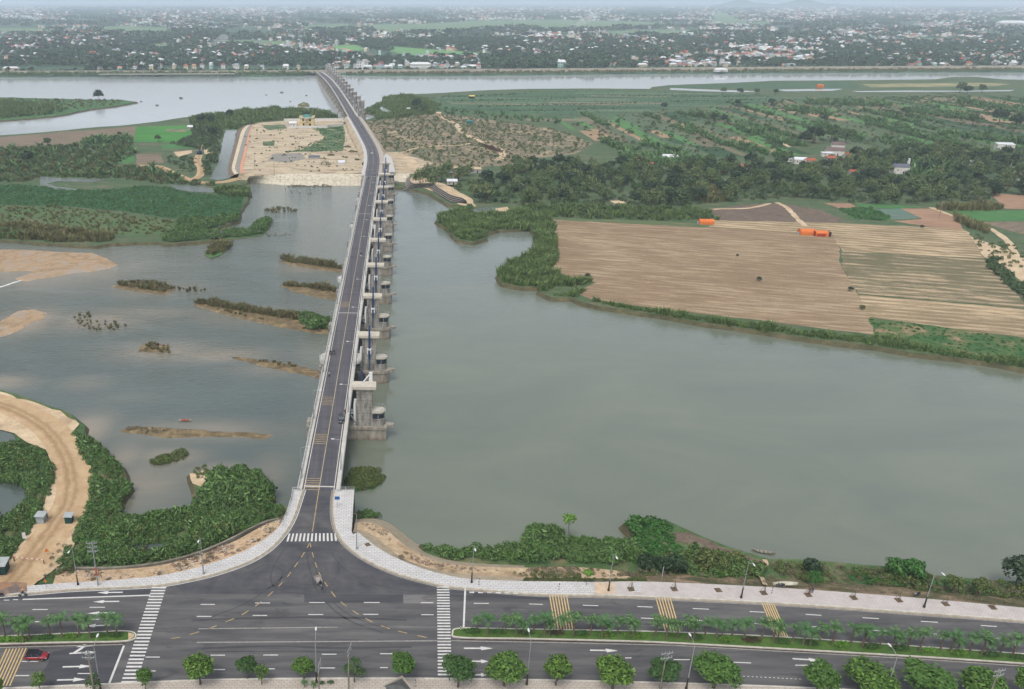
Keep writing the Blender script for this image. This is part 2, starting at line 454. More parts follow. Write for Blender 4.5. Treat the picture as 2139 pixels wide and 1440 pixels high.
m_orange = ground('red_earth', [(0.3, C(206, 140, 110)), (0.7, C(226, 170, 140))], 0.4, 6, 0.2)
m_burnt = ground('dead_grass', [(0.3, C(96, 84, 74)), (0.6, C(118, 104, 90)), (0.8, C(142, 126, 104))], 0.3, 8, 0.4, 2)
# ---------------------------------------------------------------- ground to the horizon, water
G = MB(); G.add([(-40000, -900, -12), (40000, -900, -12), (40000, 60000, -12), (-40000, 60000, -12)], [(0, 1, 2, 3)])
tag(G.build('ground', m_riverbed), 'river bed and land sheet under everything', kind='structure')
far_edge = [(-700, 158.5), (-60, 159), (120, 158), (300, 157.5), (480, 157), (560, 158), (630, 156), (672, 152.5), (720, 155), (800, 156.5), (960, 156), (1150, 154), (1400, 151.5), (1700, 149.5), (2000, 148.5), (2300, 148), (2900, 147)]
P = rough_edge(UU(far_edge, PLAIN - 1.5), 14, 2.0, False, 3) + [Vector((38000, 58000)), Vector((-38000, 58000))]
plate('plain', P, PLAIN, m_plain, 8, label='green plain on the far side of the river')
silt = [  # px, py, half-width px, half-height px, strength
    (90, 560, 260, 45, .5), (60, 670, 80, 30, .75), (200, 672, 120, 24, .6), (340, 735, 130, 26, .55), (450, 742, 130, 18, .6), (560, 770, 110, 18, .3),
    (300, 655, 160, 16, .4), (520, 660, 180, 22, .3), (410, 900, 190, 24, .55), (350, 955, 90, 26, .5), (450, 990, 80, 24, .7), (180, 900, 60, 40, .8), (250, 960, 60, 50, .5),
    (300, 1010, 120, 70, .45), (560, 1000, 50, 60, .3), (330, 605, 130, 20, .35), (640, 560, 60, 14, .4), (660, 740, 60, 40, .2), (180, 800, 60, 20, .25), (0, 800, 80, 18, .6), (260, 830, 90, 14, .12)]
GX, GY = np.meshgrid(np.linspace(-60, 700, 170), np.geomspace(1300, 236, 190))
def UN(PXa, PYa, z):
    dx, dy = (PXa - CX) / F, (PYa - CY) / F
    Yd, Zd = CP - dy * SP, -SP - dy * CP
    t = (H - z) / (-Zd); return dx * t, Yd * t
# a regular water grid in metres: fine near, long cells far away
xs = np.concatenate([np.linspace(-9000, -420, 12)[:-1], np.linspace(-420, 60, 200), np.linspace(60, 9000, 24)[1:]])
ys = np.concatenate([np.linspace(90, 480, 170), np.linspace(480, 1660, 60)[1:]])
XX, YY = np.meshgrid(xs, ys)
sil = np.zeros_like(XX)
tt = YY * CP - (WATER - H) * SP
PXg, PYg = CX + F * XX / tt, CY - F * (YY * SP + (WATER - H) * CP) / tt
for (sx_, sy_, wx_, wy_, st_) in silt:
    c_ = U(sx_, sy_, WATER); e1 = U(sx_ + wx_, sy_, WATER); e2 = U(sx_, sy_ - wy_, WATER); e3 = U(sx_, sy_ + wy_, WATER)
    a_ = abs(e1.x - c_.x); b_ = (e2.y - e3.y) / 2
    sil = np.maximum(sil, min(1, st_ * 1.15) * np.exp(-(((XX - c_.x) / a_) ** 2 + ((YY - c_.y) / b_) ** 2) * 1.4))
ny, nx = XX.shape
idx = (np.arange(ny - 1)[:, None] * nx + np.arange(nx - 1)[None, :]).ravel()
Wm = npmesh('water', np.stack([XX.ravel(), YY.ravel(), np.full(XX.size, WATER)], 1), np.stack([idx, idx + 1, idx + nx + 1, idx + nx], 1), None)
at = Wm.attributes.new('silt', 'FLOAT', 'POINT'); at.data.foreach_set('value', sil.ravel().astype(np.float32))
def water_mat(name, deep, deep2, tan):
    s = NT(name)
    p = s.n('NewGeometry').outputs['Position']; sep = s.n('SeparateXYZ'); s.l(p, sep.inputs[0])
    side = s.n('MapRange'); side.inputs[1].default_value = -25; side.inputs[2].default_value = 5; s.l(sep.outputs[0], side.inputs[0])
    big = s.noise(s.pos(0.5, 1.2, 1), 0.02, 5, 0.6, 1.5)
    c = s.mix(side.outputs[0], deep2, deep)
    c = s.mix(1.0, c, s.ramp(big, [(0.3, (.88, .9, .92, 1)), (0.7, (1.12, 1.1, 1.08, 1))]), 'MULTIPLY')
    for y0_, y1_, col_ in ((270, 520, C(116, 126, 120)), (640, 940, C(186, 194, 198))):  # body colour paled with distance, standing in for sky reflection at grazing angles
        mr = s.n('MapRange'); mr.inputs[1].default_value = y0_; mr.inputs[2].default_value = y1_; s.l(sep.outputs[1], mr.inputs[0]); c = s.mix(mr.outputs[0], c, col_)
    at = s.n('Attribute', attribute_name='silt')
    br = s.noise(s.pos(0.5, 1.3, 1), 0.06, 5, 0.65, 1.0)
    k = s.math('MULTIPLY', at.outputs['Fac'], s.ramp(br, [(0.2, (0.55,) * 3 + (1,)), (0.7, (1.25,) * 3 + (1,))]))
    c = s.mix(k, c, tan)
    w1 = s.noise(s.pos(0.55, 1.5, 1), 0.55, 4, 0.62, 0.6)
    w2 = s.noise(s.pos(0.5, 1.3, 1), 0.07, 3, 0.6, 0.8)
    amp = s.n('MapRange'); amp.inputs[1].default_value = 230; amp.inputs[2].default_value = 330; amp.inputs[3].default_value = 0.12; amp.inputs[4].default_value = 1.0
    s.l(sep.outputs[1], amp.inputs[0])
    fade = s.n('MapRange'); fade.inputs[1].default_value = 520; fade.inputs[2].default_value = 900; fade.inputs[3].default_value = 1.0; fade.inputs[4].default_value = 0.06; s.l(sep.outputs[1], fade.inputs[0])
    left = s.math('SUBTRACT', 2.0, s.math('MULTIPLY', side.outputs[0], 1.8))
    hgt = s.math('ADD', s.math('MULTIPLY', w1, s.math('MULTIPLY', s.math('ADD', s.math('MULTIPLY', amp.outputs[0], left), 0.12), w2)), 0.0); hgt = s.math('MULTIPLY', hgt, fade.outputs[0])
    b = s.n('Bump', Strength=0.8, Distance=0.8); s.l(hgt, b.inputs['Height']); s.l(b.outputs[0], s.b.inputs['Normal'])
    m = s.out(c, 0.07, spec=0.5); s.b.inputs['IOR'].default_value = 1.7
    return m
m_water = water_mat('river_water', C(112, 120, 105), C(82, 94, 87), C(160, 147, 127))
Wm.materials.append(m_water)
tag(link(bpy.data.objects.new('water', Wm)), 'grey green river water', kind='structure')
# ---------------------------------------------------------------- land by the near road
def land(name, px, z, mat, seg=4, amp=0.7, bank=1.3, bankmat=None, seed=0, label=None, zb=None):
    return plate(name, rough_edge(UU(px, z), seg, amp, True, seed), z, mat, bank, zb, bankmat, label)
near_left = [(-260, 700), (-120, 775), (0, 815), (70, 836), (128, 855), (168, 882), (186, 912), (222, 945), (262, 990), (272, 1020), (246, 1062), (262, 1076), (330, 1078), (398, 1062), (409, 1042), (404, 1012), (396, 990), (430, 982), (500, 976), (545, 988), (568, 1030), (566, 1052), (600, 1058), (618, 1085), (560, 1180), (300, 1290), (-500, 1290)]
land('low_bank', near_left, -6.3, m_lowgreen, 3.5, 0.7, 2.5, m_bankearth, 1, 'low green bank west of the bridge')
# sandy ground carrying the dirt road
sandy = [(-140, 772), (0, 818), (68, 839), (126, 858), (166, 886), (150, 905), (165, 930), (192, 985), (196, 1030), (180, 1075), (160, 1110), (150, 1150), (118, 1186), (90, 1208), (66, 1222), (-60, 1226), (0, 1190), (34, 1150), (62, 1110), (86, 1068), (104, 1010), (112, 975), (96, 940), (58, 925), (30, 905), (0, 898), (-140, 880)]
sheet('sand_ground', rough_edge(UU(sandy, -5.9), 3, 0.8, True, 2), -5.9, m_sand, 'pale sand beside the dirt road')
m_dirt = None
def dirt_mat(name, line, w):
    s = NT(name)
    c = s.ramp(s.noise(s.pos(), 0.2, 7, 0.6, 0.8), [(0.3, C(178, 150, 114)), (0.6, C(200, 174, 138)), (0.8, C(214, 192, 158))])
    at = s.n('Attribute', attribute_name='across')
    nz = s.noise(s.pos(), 0.35, 5, 0.6)
    d = s.math('ADD', at.outputs['Fac'], s.math('MULTIPLY', s.math('SUBTRACT', nz, 0.5), 0.22))
    tr = s.ramp(d, [(0.16, (0, 0, 0, 1)), (0.3, (1, 1, 1, 1)), (0.4, (.25,) * 3 + (1,)), (0.52, (.9,) * 3 + (1,)), (0.62, (.15,) * 3 + (1,)), (0.8, (0, 0, 0, 1))])
    c = s.mix(s.math('MULTIPLY', tr, 0.75), c, C(146, 118, 84))
    fn = s.noise(s.pos(), 1.5, 5, 0.7); s.bump(fn, 0.5, 0.12)
    return s.out(s.mix(1.0, c, s.ramp(fn, [(0.3, (.88,) * 3 + (1,)), (0.7, (1.1,) * 3 + (1,))]), 'MULTIPLY'), 0.95)
def dirt_track(name, pxline, wpx, z, label):
    line = smooth_line([U(p[0], p[1], z).to_2d() for p in pxline], 8)
    cols = 9; vs, fs, ac = [], [], []
    for j in range(cols):
        L = offs(line, (j / (cols - 1) - 0.5) * wpx)
        for p in L: vs.append((p.x, p.y, z)); ac.append(j / (cols - 1))
    n = len(line)
    for j in range(cols - 1):
        for i in range(n - 1): fs.append((j * n + i, j * n + i + 1, (j + 1) * n + i + 1, (j + 1) * n + i))
    me = bpy.data.meshes.new(name); me.from_pydata(vs, [], fs)
    a_ = me.attributes.new('across', 'FLOAT', 'POINT'); a_.data.foreach_set('value', np.array(ac, np.float32))
    me.materials.append(MATS.get('dirt_track') or dirt_mat('dirt_track', line, wpx))
    return tag(link(bpy.data.objects.new(name, me)), label, kind='structure')
dirt_track('dirt_road', [(-120, 812), (0, 842), (60, 866), (108, 900), (142, 948), (156, 1000), (150, 1050), (118, 1100), (82, 1150), (42, 1205), (10, 1232)], 9.5, -5.85, 'sandy track curving along the river edge')
def pond(px, z=LOW + 0.12, label='still water pooled among the reeds', seg=2.5, amp=0.5):
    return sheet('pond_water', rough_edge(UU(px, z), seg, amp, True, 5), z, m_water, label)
pond([(-40, 888), (0, 893), (28, 908), (40, 928), (18, 935), (-40, 930)], -6.1)
pond([(-40, 1000), (0, 1006), (40, 1012), (62, 1022), (58, 1042), (38, 1066), (12, 1082), (-40, 1078)], -6.1)
pond([(268, 1142), (290, 1137), (330, 1136), (356, 1142), (352, 1150), (318, 1156), (284, 1153)], -6.1)
# ---------------------------------------------------------------- embankment of the main road, verges and revetment
kerbN_L = [(-320, 1262), (-150, 1254), (0, 1244), (80, 1238), (150, 1232), (240, 1228), (330, 1223), (400, 1211), (460, 1196), (520, 1174), (565, 1146), (596, 1112), (614, 1080), (626, 1045), (633, 1024)]
kerbN_R = [(699.5, 1024), (696, 1052), (697, 1082), (703, 1108), (716, 1131), (742, 1155), (780, 1178), (830, 1199), (890, 1216), (940, 1226), (1000, 1232), (1080, 1239), (1150, 1243), (1250, 1244.5), (1400, 1250), (1640, 1262), (1900, 1280), (2139, 1298), (2420, 1323), (2760, 1354)]
outL = [(-320, 1248), (-150, 1240), (0, 1230), (60, 1225), (140, 1219), (240, 1213), (330, 1204), (400, 1190), (460, 1172), (515, 1150), (558, 1124), (584, 1100), (597, 1076), (609, 1045), (613, 1024)]
outR = [(740.5, 1024), (738, 1060), (735, 1113), (748, 1114), (764, 1126), (790, 1146), (830, 1168), (880, 1188), (930, 1202), (985, 1211), (1080, 1215), (1160, 1216), (1250, 1217), (1330, 1216), (1450, 1220), (1640, 1230), (1900, 1249), (2139, 1271), (2420, 1298), (2760, 1331)]
KL = smooth_line([U(x, y, 0) for x, y in kerbN_L], 5); KR = smooth_line([U(x, y, 0) for x, y in kerbN_R], 5)
OL = smooth_line([U(x, y, 0) for x, y in outL], 5); OR = smooth_line([U(x, y, 0) for x, y in outR], 5)
# the body of the embankment under road, pavement and the strip south of it
body = [p.to_2d() for p in OL] + [p.to_2d() for p in OR] + [Vector((420, 60)), Vector((-300, 60))]
plate('road_embankment', body, -0.25, m_verge, .3, -9.0, m_bankearth, 'embankment that carries the riverside road')
m_conc = plain('revetment_concrete', C(186, 172, 148), 0.9, 0, 0.16, 0.5, bump=0.05)
m_concdark = plain('old_concrete', C(142, 136, 124), 0.9, 0, 0.25, 0.4, bump=0.05)
def strips(name, lines, zs, mats, label, kind='structure'):
    """a bank in long strips between px lines at given heights"""
    n = min(len(l) for l in lines)
    W_ = [smooth_line([U(x, y, z) for x, y in l], 5) for l, z in zip(lines, zs)]
    obs = []
    for i in range(len(W_) - 1):
        m = MB(); A, B = W_[i], W_[i + 1]; k = min(len(A), len(B)); m.add(*ribbon_vf(A[:k], B[:k]))
        obs.append(tag(m.build(name, mats[i]), label if i == 0 else label, kind=kind))
    return obs
# right: pavement edge -> sloping slab -> earth terrace -> wall -> lower slab into the water
r0 = [(737, 1112), (748, 1114), (764, 1126), (790, 1146), (830, 1168), (880, 1188), (930, 1202), (985, 1211), (1090, 1216)]
r1 = [(739, 1106), (765, 1112), (790, 1126), (815, 1148), (845, 1168), (885, 1183), (930, 1194), (985, 1201), (1095, 1207)]
r2 = [(741, 1092), (775, 1093), (806, 1106), (832, 1128), (862, 1150), (900, 1168), (940, 1178), (990, 1183), (1095, 1186)]
r3 = [(742, 1083), (782, 1082), (815, 1093), (843, 1113), (870, 1134), (906, 1152), (950, 1163), (1000, 1170), (1095, 1177)]
strips('concrete_slope', [r0, r1], [-0.2, -1.6], [m_conc], 'sloping concrete slab below the pavement edge')
r0 += [(1200, 1217), (1320, 1217)]; r1 += [(1200, 1208), (1322, 1209)]; r2x = r2 + [(1200, 1185), (1300, 1194), (1342, 1209)]; r1 += [(1345, 1212)]; r0 += [(1348, 1216.5)]
strips('concrete_slope', [r0[-4:], r1[-4:]], [-0.2, -1.6], [m_bankearth], 'earth slope beyond the end of the pavement slab')
strips('terrace_edge', [r2x[-4:], [(x, y + 9) for x, y in r2x[-4:]]], [-2.6, -5.6], [m_bankearth], 'earth edge of the terrace above the thicket')
strips('earth_terrace', [r1, r2x], [-1.62, -2.6], [m_verge], 'sandy terrace between two concrete slabs')
strips('concrete_slope', [r2, r3], [-2.7, -8.0], [m_conc], 'lower ribbed concrete slab running into the river')
# left verge: rough earth between pavement and the low wall, then the wall
l0 = [(110, 1222), (160, 1219), (240, 1213), (330, 1204), (400, 1190), (460, 1172), (515, 1150), (558, 1124), (584, 1100), (597, 1078)]
l1 = [(118, 1196), (165, 1192), (235, 1190), (320, 1183), (390, 1168), (445, 1150), (495, 1128), (535, 1106), (565, 1092), (600, 1083)]
l2 = [(118, 1186), (165, 1184), (232, 1184), (315, 1176), (385, 1161), (438, 1143), (488, 1120), (528, 1099), (560, 1086), (600, 1080)]
m_stony = ground('stony_earth', [(0.25, C(132, 108, 86)), (0.42, C(190, 164, 130)), (0.6, C(204, 178, 146)), (0.72, C(160, 136, 112))], 0.35, 8, 0.4, 1.6, bumpd=0.4)
strips('stony_verge', [l0, l1], [-0.15, -1.3], [m_stony], 'stony earth slope between the pavement and the low wall')
wl = smooth_line([U(x, y, -1.0) for x, y in l2], 5)
w_ = MB()
for A, B in ((wl, offs(wl, -0.5)),):
    lo = [Vector((p.x, p.y, -6.5)) for p in B]; w_.add(*ribbon_vf(A, B)); w_.add(*ribbon_vf(A, [Vector((p.x, p.y, -6.5)) for p in A])); w_.add(*ribbon_vf(B, lo))
tag(w_.build('retaining_wall', m_concdark), 'low grey retaining wall curving below the west verge', 'wall')
# right bank in front of the pavement
nr = [(880, 1136), (905, 1143), (950, 1152), (1010, 1146), (1060, 1142), (1100, 1130), (1106, 1108), (1140, 1102), (1170, 1110), (1190, 1124), (1250, 1130), (1322, 1130), (1336, 1120), (1322, 1104), (1306, 1091), (1330, 1081), (1362, 1083), (1392, 1087), (1425, 1102), (1470, 1122), (1515, 1140), (1560, 1154), (1608, 1168), (1660, 1168), (1720, 1172), (1800, 1180), (1890, 1190), (1990, 1206), (2070, 1212), (2150, 1216), (2420, 1245), (2760, 1280), (2760, 1360), (2420, 1330), (2139, 1300), (1640, 1262), (1250, 1244), (1100, 1230), (960, 1196), (890, 1166)]
land('river_bank', nr, -5.2, m_lowgreen, 3.5, 0.6, 2.5, m_bankearth, 4, 'overgrown river bank below the pavement')
k0 = [(1318, 1217), (1326, 1216), (1450, 1220), (1640, 1230), (1900, 1249), (2139, 1271), (2420, 1298), (2760, 1331)]
k1 = [(1318, 1196), (1326, 1196), (1450, 1198), (1640, 1210), (1900, 1228), (2139, 1250), (2420, 1276), (2760, 1309)]
strips('bank_slope', [k0, k1], [-0.22, -5.15], [ground('bank_slope_mix', [(0.25, C(70, 84, 48)), (0.45, C(104, 100, 70)), (0.6, C(150, 130, 104)), (0.75, C(190, 166, 136))], 0.16, 8, 0.4)], 'rough slope from the pavement down to the bank')
pl_ = smooth_line([U(x, y, z) for x, y, z in [(1598, 1223, -.15), (1594, 1213, -2.4), (1588, 1204, -5.0), (1579, 1197, -5.05), (1590, 1188, -5.05), (1600, 1180, -5.08), (1597, 1170, -5.1)]], 6)
m = MB(); m.add(*ribbon_vf([p + Vector((0, 0, .14)) for p in offs(pl_, .5)], [p + Vector((0, 0, .14)) for p in offs(pl_, -.5)])); tag(m.build('foot_path', m_sand), 'worn sandy path down to the boat', kind='structure')
sheet('bare_patch', rough_edge(UU([(1395, 1112), (1440, 1112), (1500, 1140), (1560, 1160), (1600, 1172), (1590, 1184), (1540, 1172), (1470, 1146), (1410, 1130)], -5.1), 2, .5), -5.1, m_burnt, 'bare brown earth on the spit')
# ---------------------------------------------------------------- sand bars in the river, west of the bridge
bars = [
 ([(-60, 520), (0, 522), (45, 522), (110, 526), (150, 528), (190, 529), (215, 538), (242, 553), (225, 560), (190, 566), (140, 571), (90, 580), (55, 586), (36, 581), (78, 567), (60, 564), (0, 566), (-60, 568)], m_wetsand, 'wet brown sand bank laced with runnels'),
 ([(-40, 700), (0, 674), (40, 650), (66, 647), (95, 654), (86, 664), (52, 677), (40, 688), (10, 700), (-40, 712)], m_wetsand, 'small sand bar in the shallows near the dirt track'),
 ([(235, 597), (255, 590), (300, 590), (345, 596), (365, 604), (340, 615), (300, 608), (262, 604)], m_siltbar, 'silt bar with low reeds in midstream'),
 ([(583, 545), (640, 546), (680, 553), (722, 561), (722, 570), (670, 562), (620, 555)], m_siltbar, 'long silt bar touching the bridge, farthest one'),
 ([(588, 595), (640, 599), (712, 607), (712, 628), (660, 618), (620, 610)], m_siltbar, 'second farthest silt bar touching the bridge'),
 ([(405, 635), (440, 633), (500, 643), (560, 653), (620, 664), (700, 674), (700, 697), (655, 694), (600, 684), (540, 672), (470, 655)], m_siltbar, 'longest silt bar with a bush at the bridge'),
 ([(292, 732), (300, 720), (325, 717), (345, 723), (353, 735), (320, 733)], m_siltbar, 'small dark silt hump in midstream'),
 ([(488, 746), (530, 751), (600, 761), (680, 778), (680, 790), (620, 777), (560, 765)], m_siltbar, 'bare brown silt spit touching the bridge'),
 ([(255, 898), (280, 892), (330, 894), (400, 899), (470, 904), (565, 909), (555, 913), (480, 909), (400, 909), (350, 912), (310, 905)], m_siltbar, 'thin brown sand spit beside the moored boat')]
for i, (px, m, lb) in enumerate(bars):
    land('sandbar', px, WATER + (0.22 if i not in (1,) else 0.15), m, 1.6, 0.5, 3.0, m, i, lb, WATER - 0.5)
# white water at the weir of the big sand bank
m_foam = plain('foam', C(226, 228, 226), 0.6, 0, 0.15, 1.0)
ribbon('foam_line', smooth_line(UU([(-60, 614), (0, 600), (25, 592), (48, 585), (56, 582)], WATER), 5), 1.6, WATER + 0.05, m_foam, None, 0.25, label='white foam along the sand bank edge')
# ---------------------------------------------------------------- the large river island west of the bridge
land('islet', [(-80, 203), (0, 203.5), (100, 206), (200, 208.5), (255, 208.5), (286, 213), (240, 222), (190, 228), (150, 236), (110, 243), (60, 248), (0, 252), (-80, 255)], LOW, m_marsh, 10, 2.0, 4, m_bankearth, 7, 'long green islet in the far channel')
isl = [(-80, 285), (0, 283), (60, 279), (130, 273), (200, 266), (260, 262), (330, 254), (380, 246), (440, 240), (500, 232), (560, 228.5), (640, 229), (700, 238), (712, 250), (700, 300), (700, 360), (600, 372), (520, 376), (512, 384), (470, 386), (452, 392), (470, 400), (505, 391), (520, 398), (523, 408), (508, 430), (500, 448), (497, 462), (455, 476), (440, 484), (463, 487), (462, 500), (345, 510), (335, 505), (232, 508), (200, 514), (110, 508), (0, 500), (-80, 497)]
land('river_island', isl, LOW, m_island, 6, 1.0, 3, m_bankearth, 8, 'large farmed river island west of the bridge')
land('reed_spit', [(463, 500), (466, 488), (520, 481), (545, 462), (566, 462), (560, 478), (545, 492), (500, 498)], WATER + .4, m_marsh, 3, .6, 2, m_bankearth, 9, 'narrow reedy spit off the island')
land('reed_islet', [(428, 533), (440, 518), (465, 508), (486, 508), (478, 520), (455, 535), (440, 540)], WATER + .4, m_marsh, 3, .6, 2, m_bankearth, 10, 'small reedy islet off the island shore')
def field(px, z, mat, label, name='crop_field', seg=6, amp=0.5, seed=0):
    return sheet(name, rough_edge(UU(px, z), seg, amp, True, seed), z, mat, label)
A1 = ang(0, 300, 280, 277); A2 = ang(140, 432, 365, 460)
m_tilled = rowed('tilled_grey', C(132, 116, 100), C(112, 104, 84), A1, 2.2, 0.35, 0.03, C(146, 128, 110))
m_paddy = ground('paddy_green', [(0.3, C(60, 122, 50)), (0.6, C(76, 138, 62)), (0.8, C(96, 148, 76))], 0.06, 5, 0.15, 1.2, sx=0.4)
m_paddy2 = ground('paddy_mid', [(0.3, C(58, 112, 58)), (0.7, C(82, 130, 72))], 0.06, 5, 0.2, 1.2)
m_darkcrop = ground('dark_crop', [(0.3, C(28, 66, 38)), (0.5, C(44, 88, 50)), (0.7, C(66, 106, 62))], 0.16, 7, 0.3, 0.7, sx=0.5, sy=1.4, dist=1.0)
m_drycrop = rowed('dry_crop', C(128, 114, 92), C(80, 108, 66), A2, 1.6, 0.62, 0.05, C(116, 100, 80), 0.35)
field([(-80, 290), (0, 287), (130, 276), (285, 264), (279, 290), (180, 297), (120, 305), (0, 309), (-80, 310)], LOW + .06, m_tilled, 'grey brown ploughed strip along the far shore of the island')
field([(284, 265), (396, 262), (402, 284), (372, 298), (278, 297)], LOW + .05, m_paddy, 'bright green paddy on the island')
field([(349, 270.5), (392, 270), (388, 275.5), (348, 275.5)], LOW + .09, m_scrub, 'small bare tan plot beside the island paddy')
field([(284, 322), (336, 322), (342, 341), (285, 344)], LOW + .06, m_tilled, 'square brown plot near the island path')
field([(240, 328), (280, 326), (281, 340), (240, 342)], LOW + .05, m_paddy2, 'small green plot beside the square brown plot')
field([(338, 302), (405, 298), (400, 310), (340, 312)], LOW + .05, m_paddy2, 'green strip above the sand pit')
field([(-80, 392), (20, 386), (80, 389), (150, 397), (230, 396), (290, 389), (350, 391), (400, 403), (450, 407), (508, 412), (506, 428), (497, 448), (460, 460), (400, 464), (330, 452), (250, 441), (140, 431), (0, 428), (-80, 428)], LOW + .06, m_darkcrop, 'wide dark green crop field on the island')
field([(-80, 430), (0, 430), (140, 433), (290, 452), (365, 460), (366, 482), (340, 492), (200, 492), (100, 482), (0, 474), (-80, 472)], LOW + .06, m_drycrop, 'half dry crop field by the island shore')
field([(362, 318), (400, 314), (402, 319), (372, 328)], LOW + .1, m_sand, 'pale sand cut beside the digger', 'sand_pit', 3, .6)
field([(425, 312), (440, 314), (448, 320), (428, 322)], LOW + .1, m_sand, 'pale sand heap beyond the digger', 'sand_pit', 3, .6)
field([(396, 990), (425, 983), (455, 984), (470, 990), (440, 1004), (420, 1017), (402, 1010)], -6.15, m_sand, 'pale sand tip of the shrubby point', 'sand_ground', 2, .4)
for px in ([(84, 368), (120, 372), (225, 374), (190, 381), (120, 379), (98, 384), (116, 390), (152, 394), (176, 397), (120, 396), (84, 388)], [(350, 386), (400, 388), (452, 394), (445, 403), (400, 401), (372, 397)]): pond(px, LOW + .14, 'narrow backwater winding through the island', 4, .6)
pond([(472, 272), (494, 272), (489, 300), (481, 335), (479, 371), (456, 377), (438, 374), (453, 345), (462, 312), (466, 290)], LOW + .14, 'straight side channel beside the filled plateau', 5, .8)
dirt_track('dirt_path', [(286, 346), (330, 348), (362, 362), (395, 376), (430, 382), (470, 380), (505, 372), (560, 362), (620, 360)], 7, LOW + .2, 'curving dirt track across the island to the bridge')
dirt_track('dirt_path', [(396, 377), (416, 368), (420, 352), (412, 338), (416, 324)], 6, LOW + .22, 'short dirt spur to the digger')
# ---------------------------------------------------------------- filled plateau at the bridge
FZ = -1.6
fill = [(500, 363), (508, 330), (514, 300), (520, 275), (528, 262), (540, 257), (600, 252.5), (720, 251.5), (726, 276), (738, 300), (748, 325), (757, 345), (762, 362), (700, 362), (600, 361), (560, 365)]
plate('filled_plateau', rough_edge(UU(fill, FZ), 6, .4), FZ, m_fill, 3, -9, m_fill, 'sandy filled plateau beside the bridge')
def quadstrip(name, a, b, za, zb_, mat, label):
    return strips(name, [a, b], [za, zb_], [mat], label)
e0 = [(531, 260), (524, 274), (518, 300), (512, 330), (507, 352), (512, 362)]
e1 = [(529, 260), (521, 274), (514, 300), (506, 330), (501, 352), (506, 362)]
e2 = [(522, 261), (513, 273), (504, 300), (496, 330), (491, 352), (498, 363)]
e3 = [(516, 262), (503, 273), (492, 300), (484, 330), (479, 354), (480, 370)]
quadstrip('red_earth_line', e0, e1, FZ + .3, FZ + .3, m_orange, 'reddish earth line along the plateau rim')
quadstrip('grey_slope', e1, e2, FZ + .25, -3.2, m_greyslope, 'grey graded slope of the plateau rim')
quadstrip('pale_berm', [(522, 261), (513, 273), (504, 300), (496, 330), (491, 352), (498, 363)], [(517, 261.5), (505, 273), (497, 300), (489, 330), (484, 352), (490, 365)], -3.2, -3.3, m_paleslope, 'pale berm strip below the grey slope')
quadstrip('rubble_slope', [(517, 261.5), (505, 273), (497, 300), (489, 330), (484, 352), (490, 365)], [(500, 263), (492, 274), (484, 302), (474, 335), (470, 356), (472, 376)], -3.3, -7.6, m_rubble, 'dark rubble slope into the side channel')
field([(662, 268), (717, 262), (721, 287), (716, 316), (640, 317), (604, 318), (640, 309), (656, 300), (683, 290), (668, 280)], FZ + .06, m_weedy, 'weedy green corner of the filled plateau', 'weed_patch', 4, 1.2)
field([(545, 262), (592, 260), (600, 268), (560, 272)], FZ + .06, m_weedy, 'weedy strip by the compound wall', 'weed_patch', 4, 1.2)
field([(549, 296), (575, 294), (572, 305), (551, 305)], FZ + .06, m_weedy, 'small green weed patch in the sand', 'weed_patch', 3, 1.2)
field([(570, 322), (630, 320), (640, 332), (600, 340), (560, 336)], FZ + .05, m_greyslope, 'grey spoil spread over the sand', 'spoil_patch', 3, 1.5)
m_slab = NT('slab_concrete')
_v = m_slab.pos(); _b = m_slab.n('TexBrick', Scale=0.16, offset=0.0); _b.inputs['Color1'].default_value = C(214, 206, 188); _b.inputs['Color2'].default_value = C(200, 192, 172); _b.inputs['Mortar'].default_value = C(160, 150, 130); _b.inputs['Mortar Size'].default_value = 0.012
m_slab.l(_v, _b.inputs[0]); _n = m_slab.noise(m_slab.pos(1, 1, 2.5), 0.5, 6, 0.7)
m_slab = m_slab.out(m_slab.mix(1.0, _b.outputs[0], m_slab.ramp(_n, [(0.32, (.55, .5, .42, 1)), (0.5, (1, 1, 1, 1)), (0.8, (1.05,) * 3 + (1,))]), 'MULTIPLY'), 0.9)
s0 = [(521, 369), (560, 366), (597, 363), (650, 363), (700, 363), (760, 364)]; s1 = [(517, 375), (556, 375), (596, 375.5), (650, 376), (700, 376), (757, 376)]; s2 = [(512, 382), (552, 386), (596, 390), (650, 391), (700, 391), (753, 391)]
strips('concrete_slope', [s0, s1], [FZ - .1, -4.6], [m_slab], 'upper pale slab of the plateau revetment')
strips('concrete_slope', [s1, s2], [-4.65, -8.2], [m_slab], 'lower pale slab of the plateau revetment')
strips('concrete_slope', [[(798, 363), (820, 363), (850, 363), (856, 364)], [(797, 390), (818, 390), (842, 390), (850, 390)]], [FZ - .1, -8.2], [m_slab], 'pale slab revetment east of the bridge abutment')
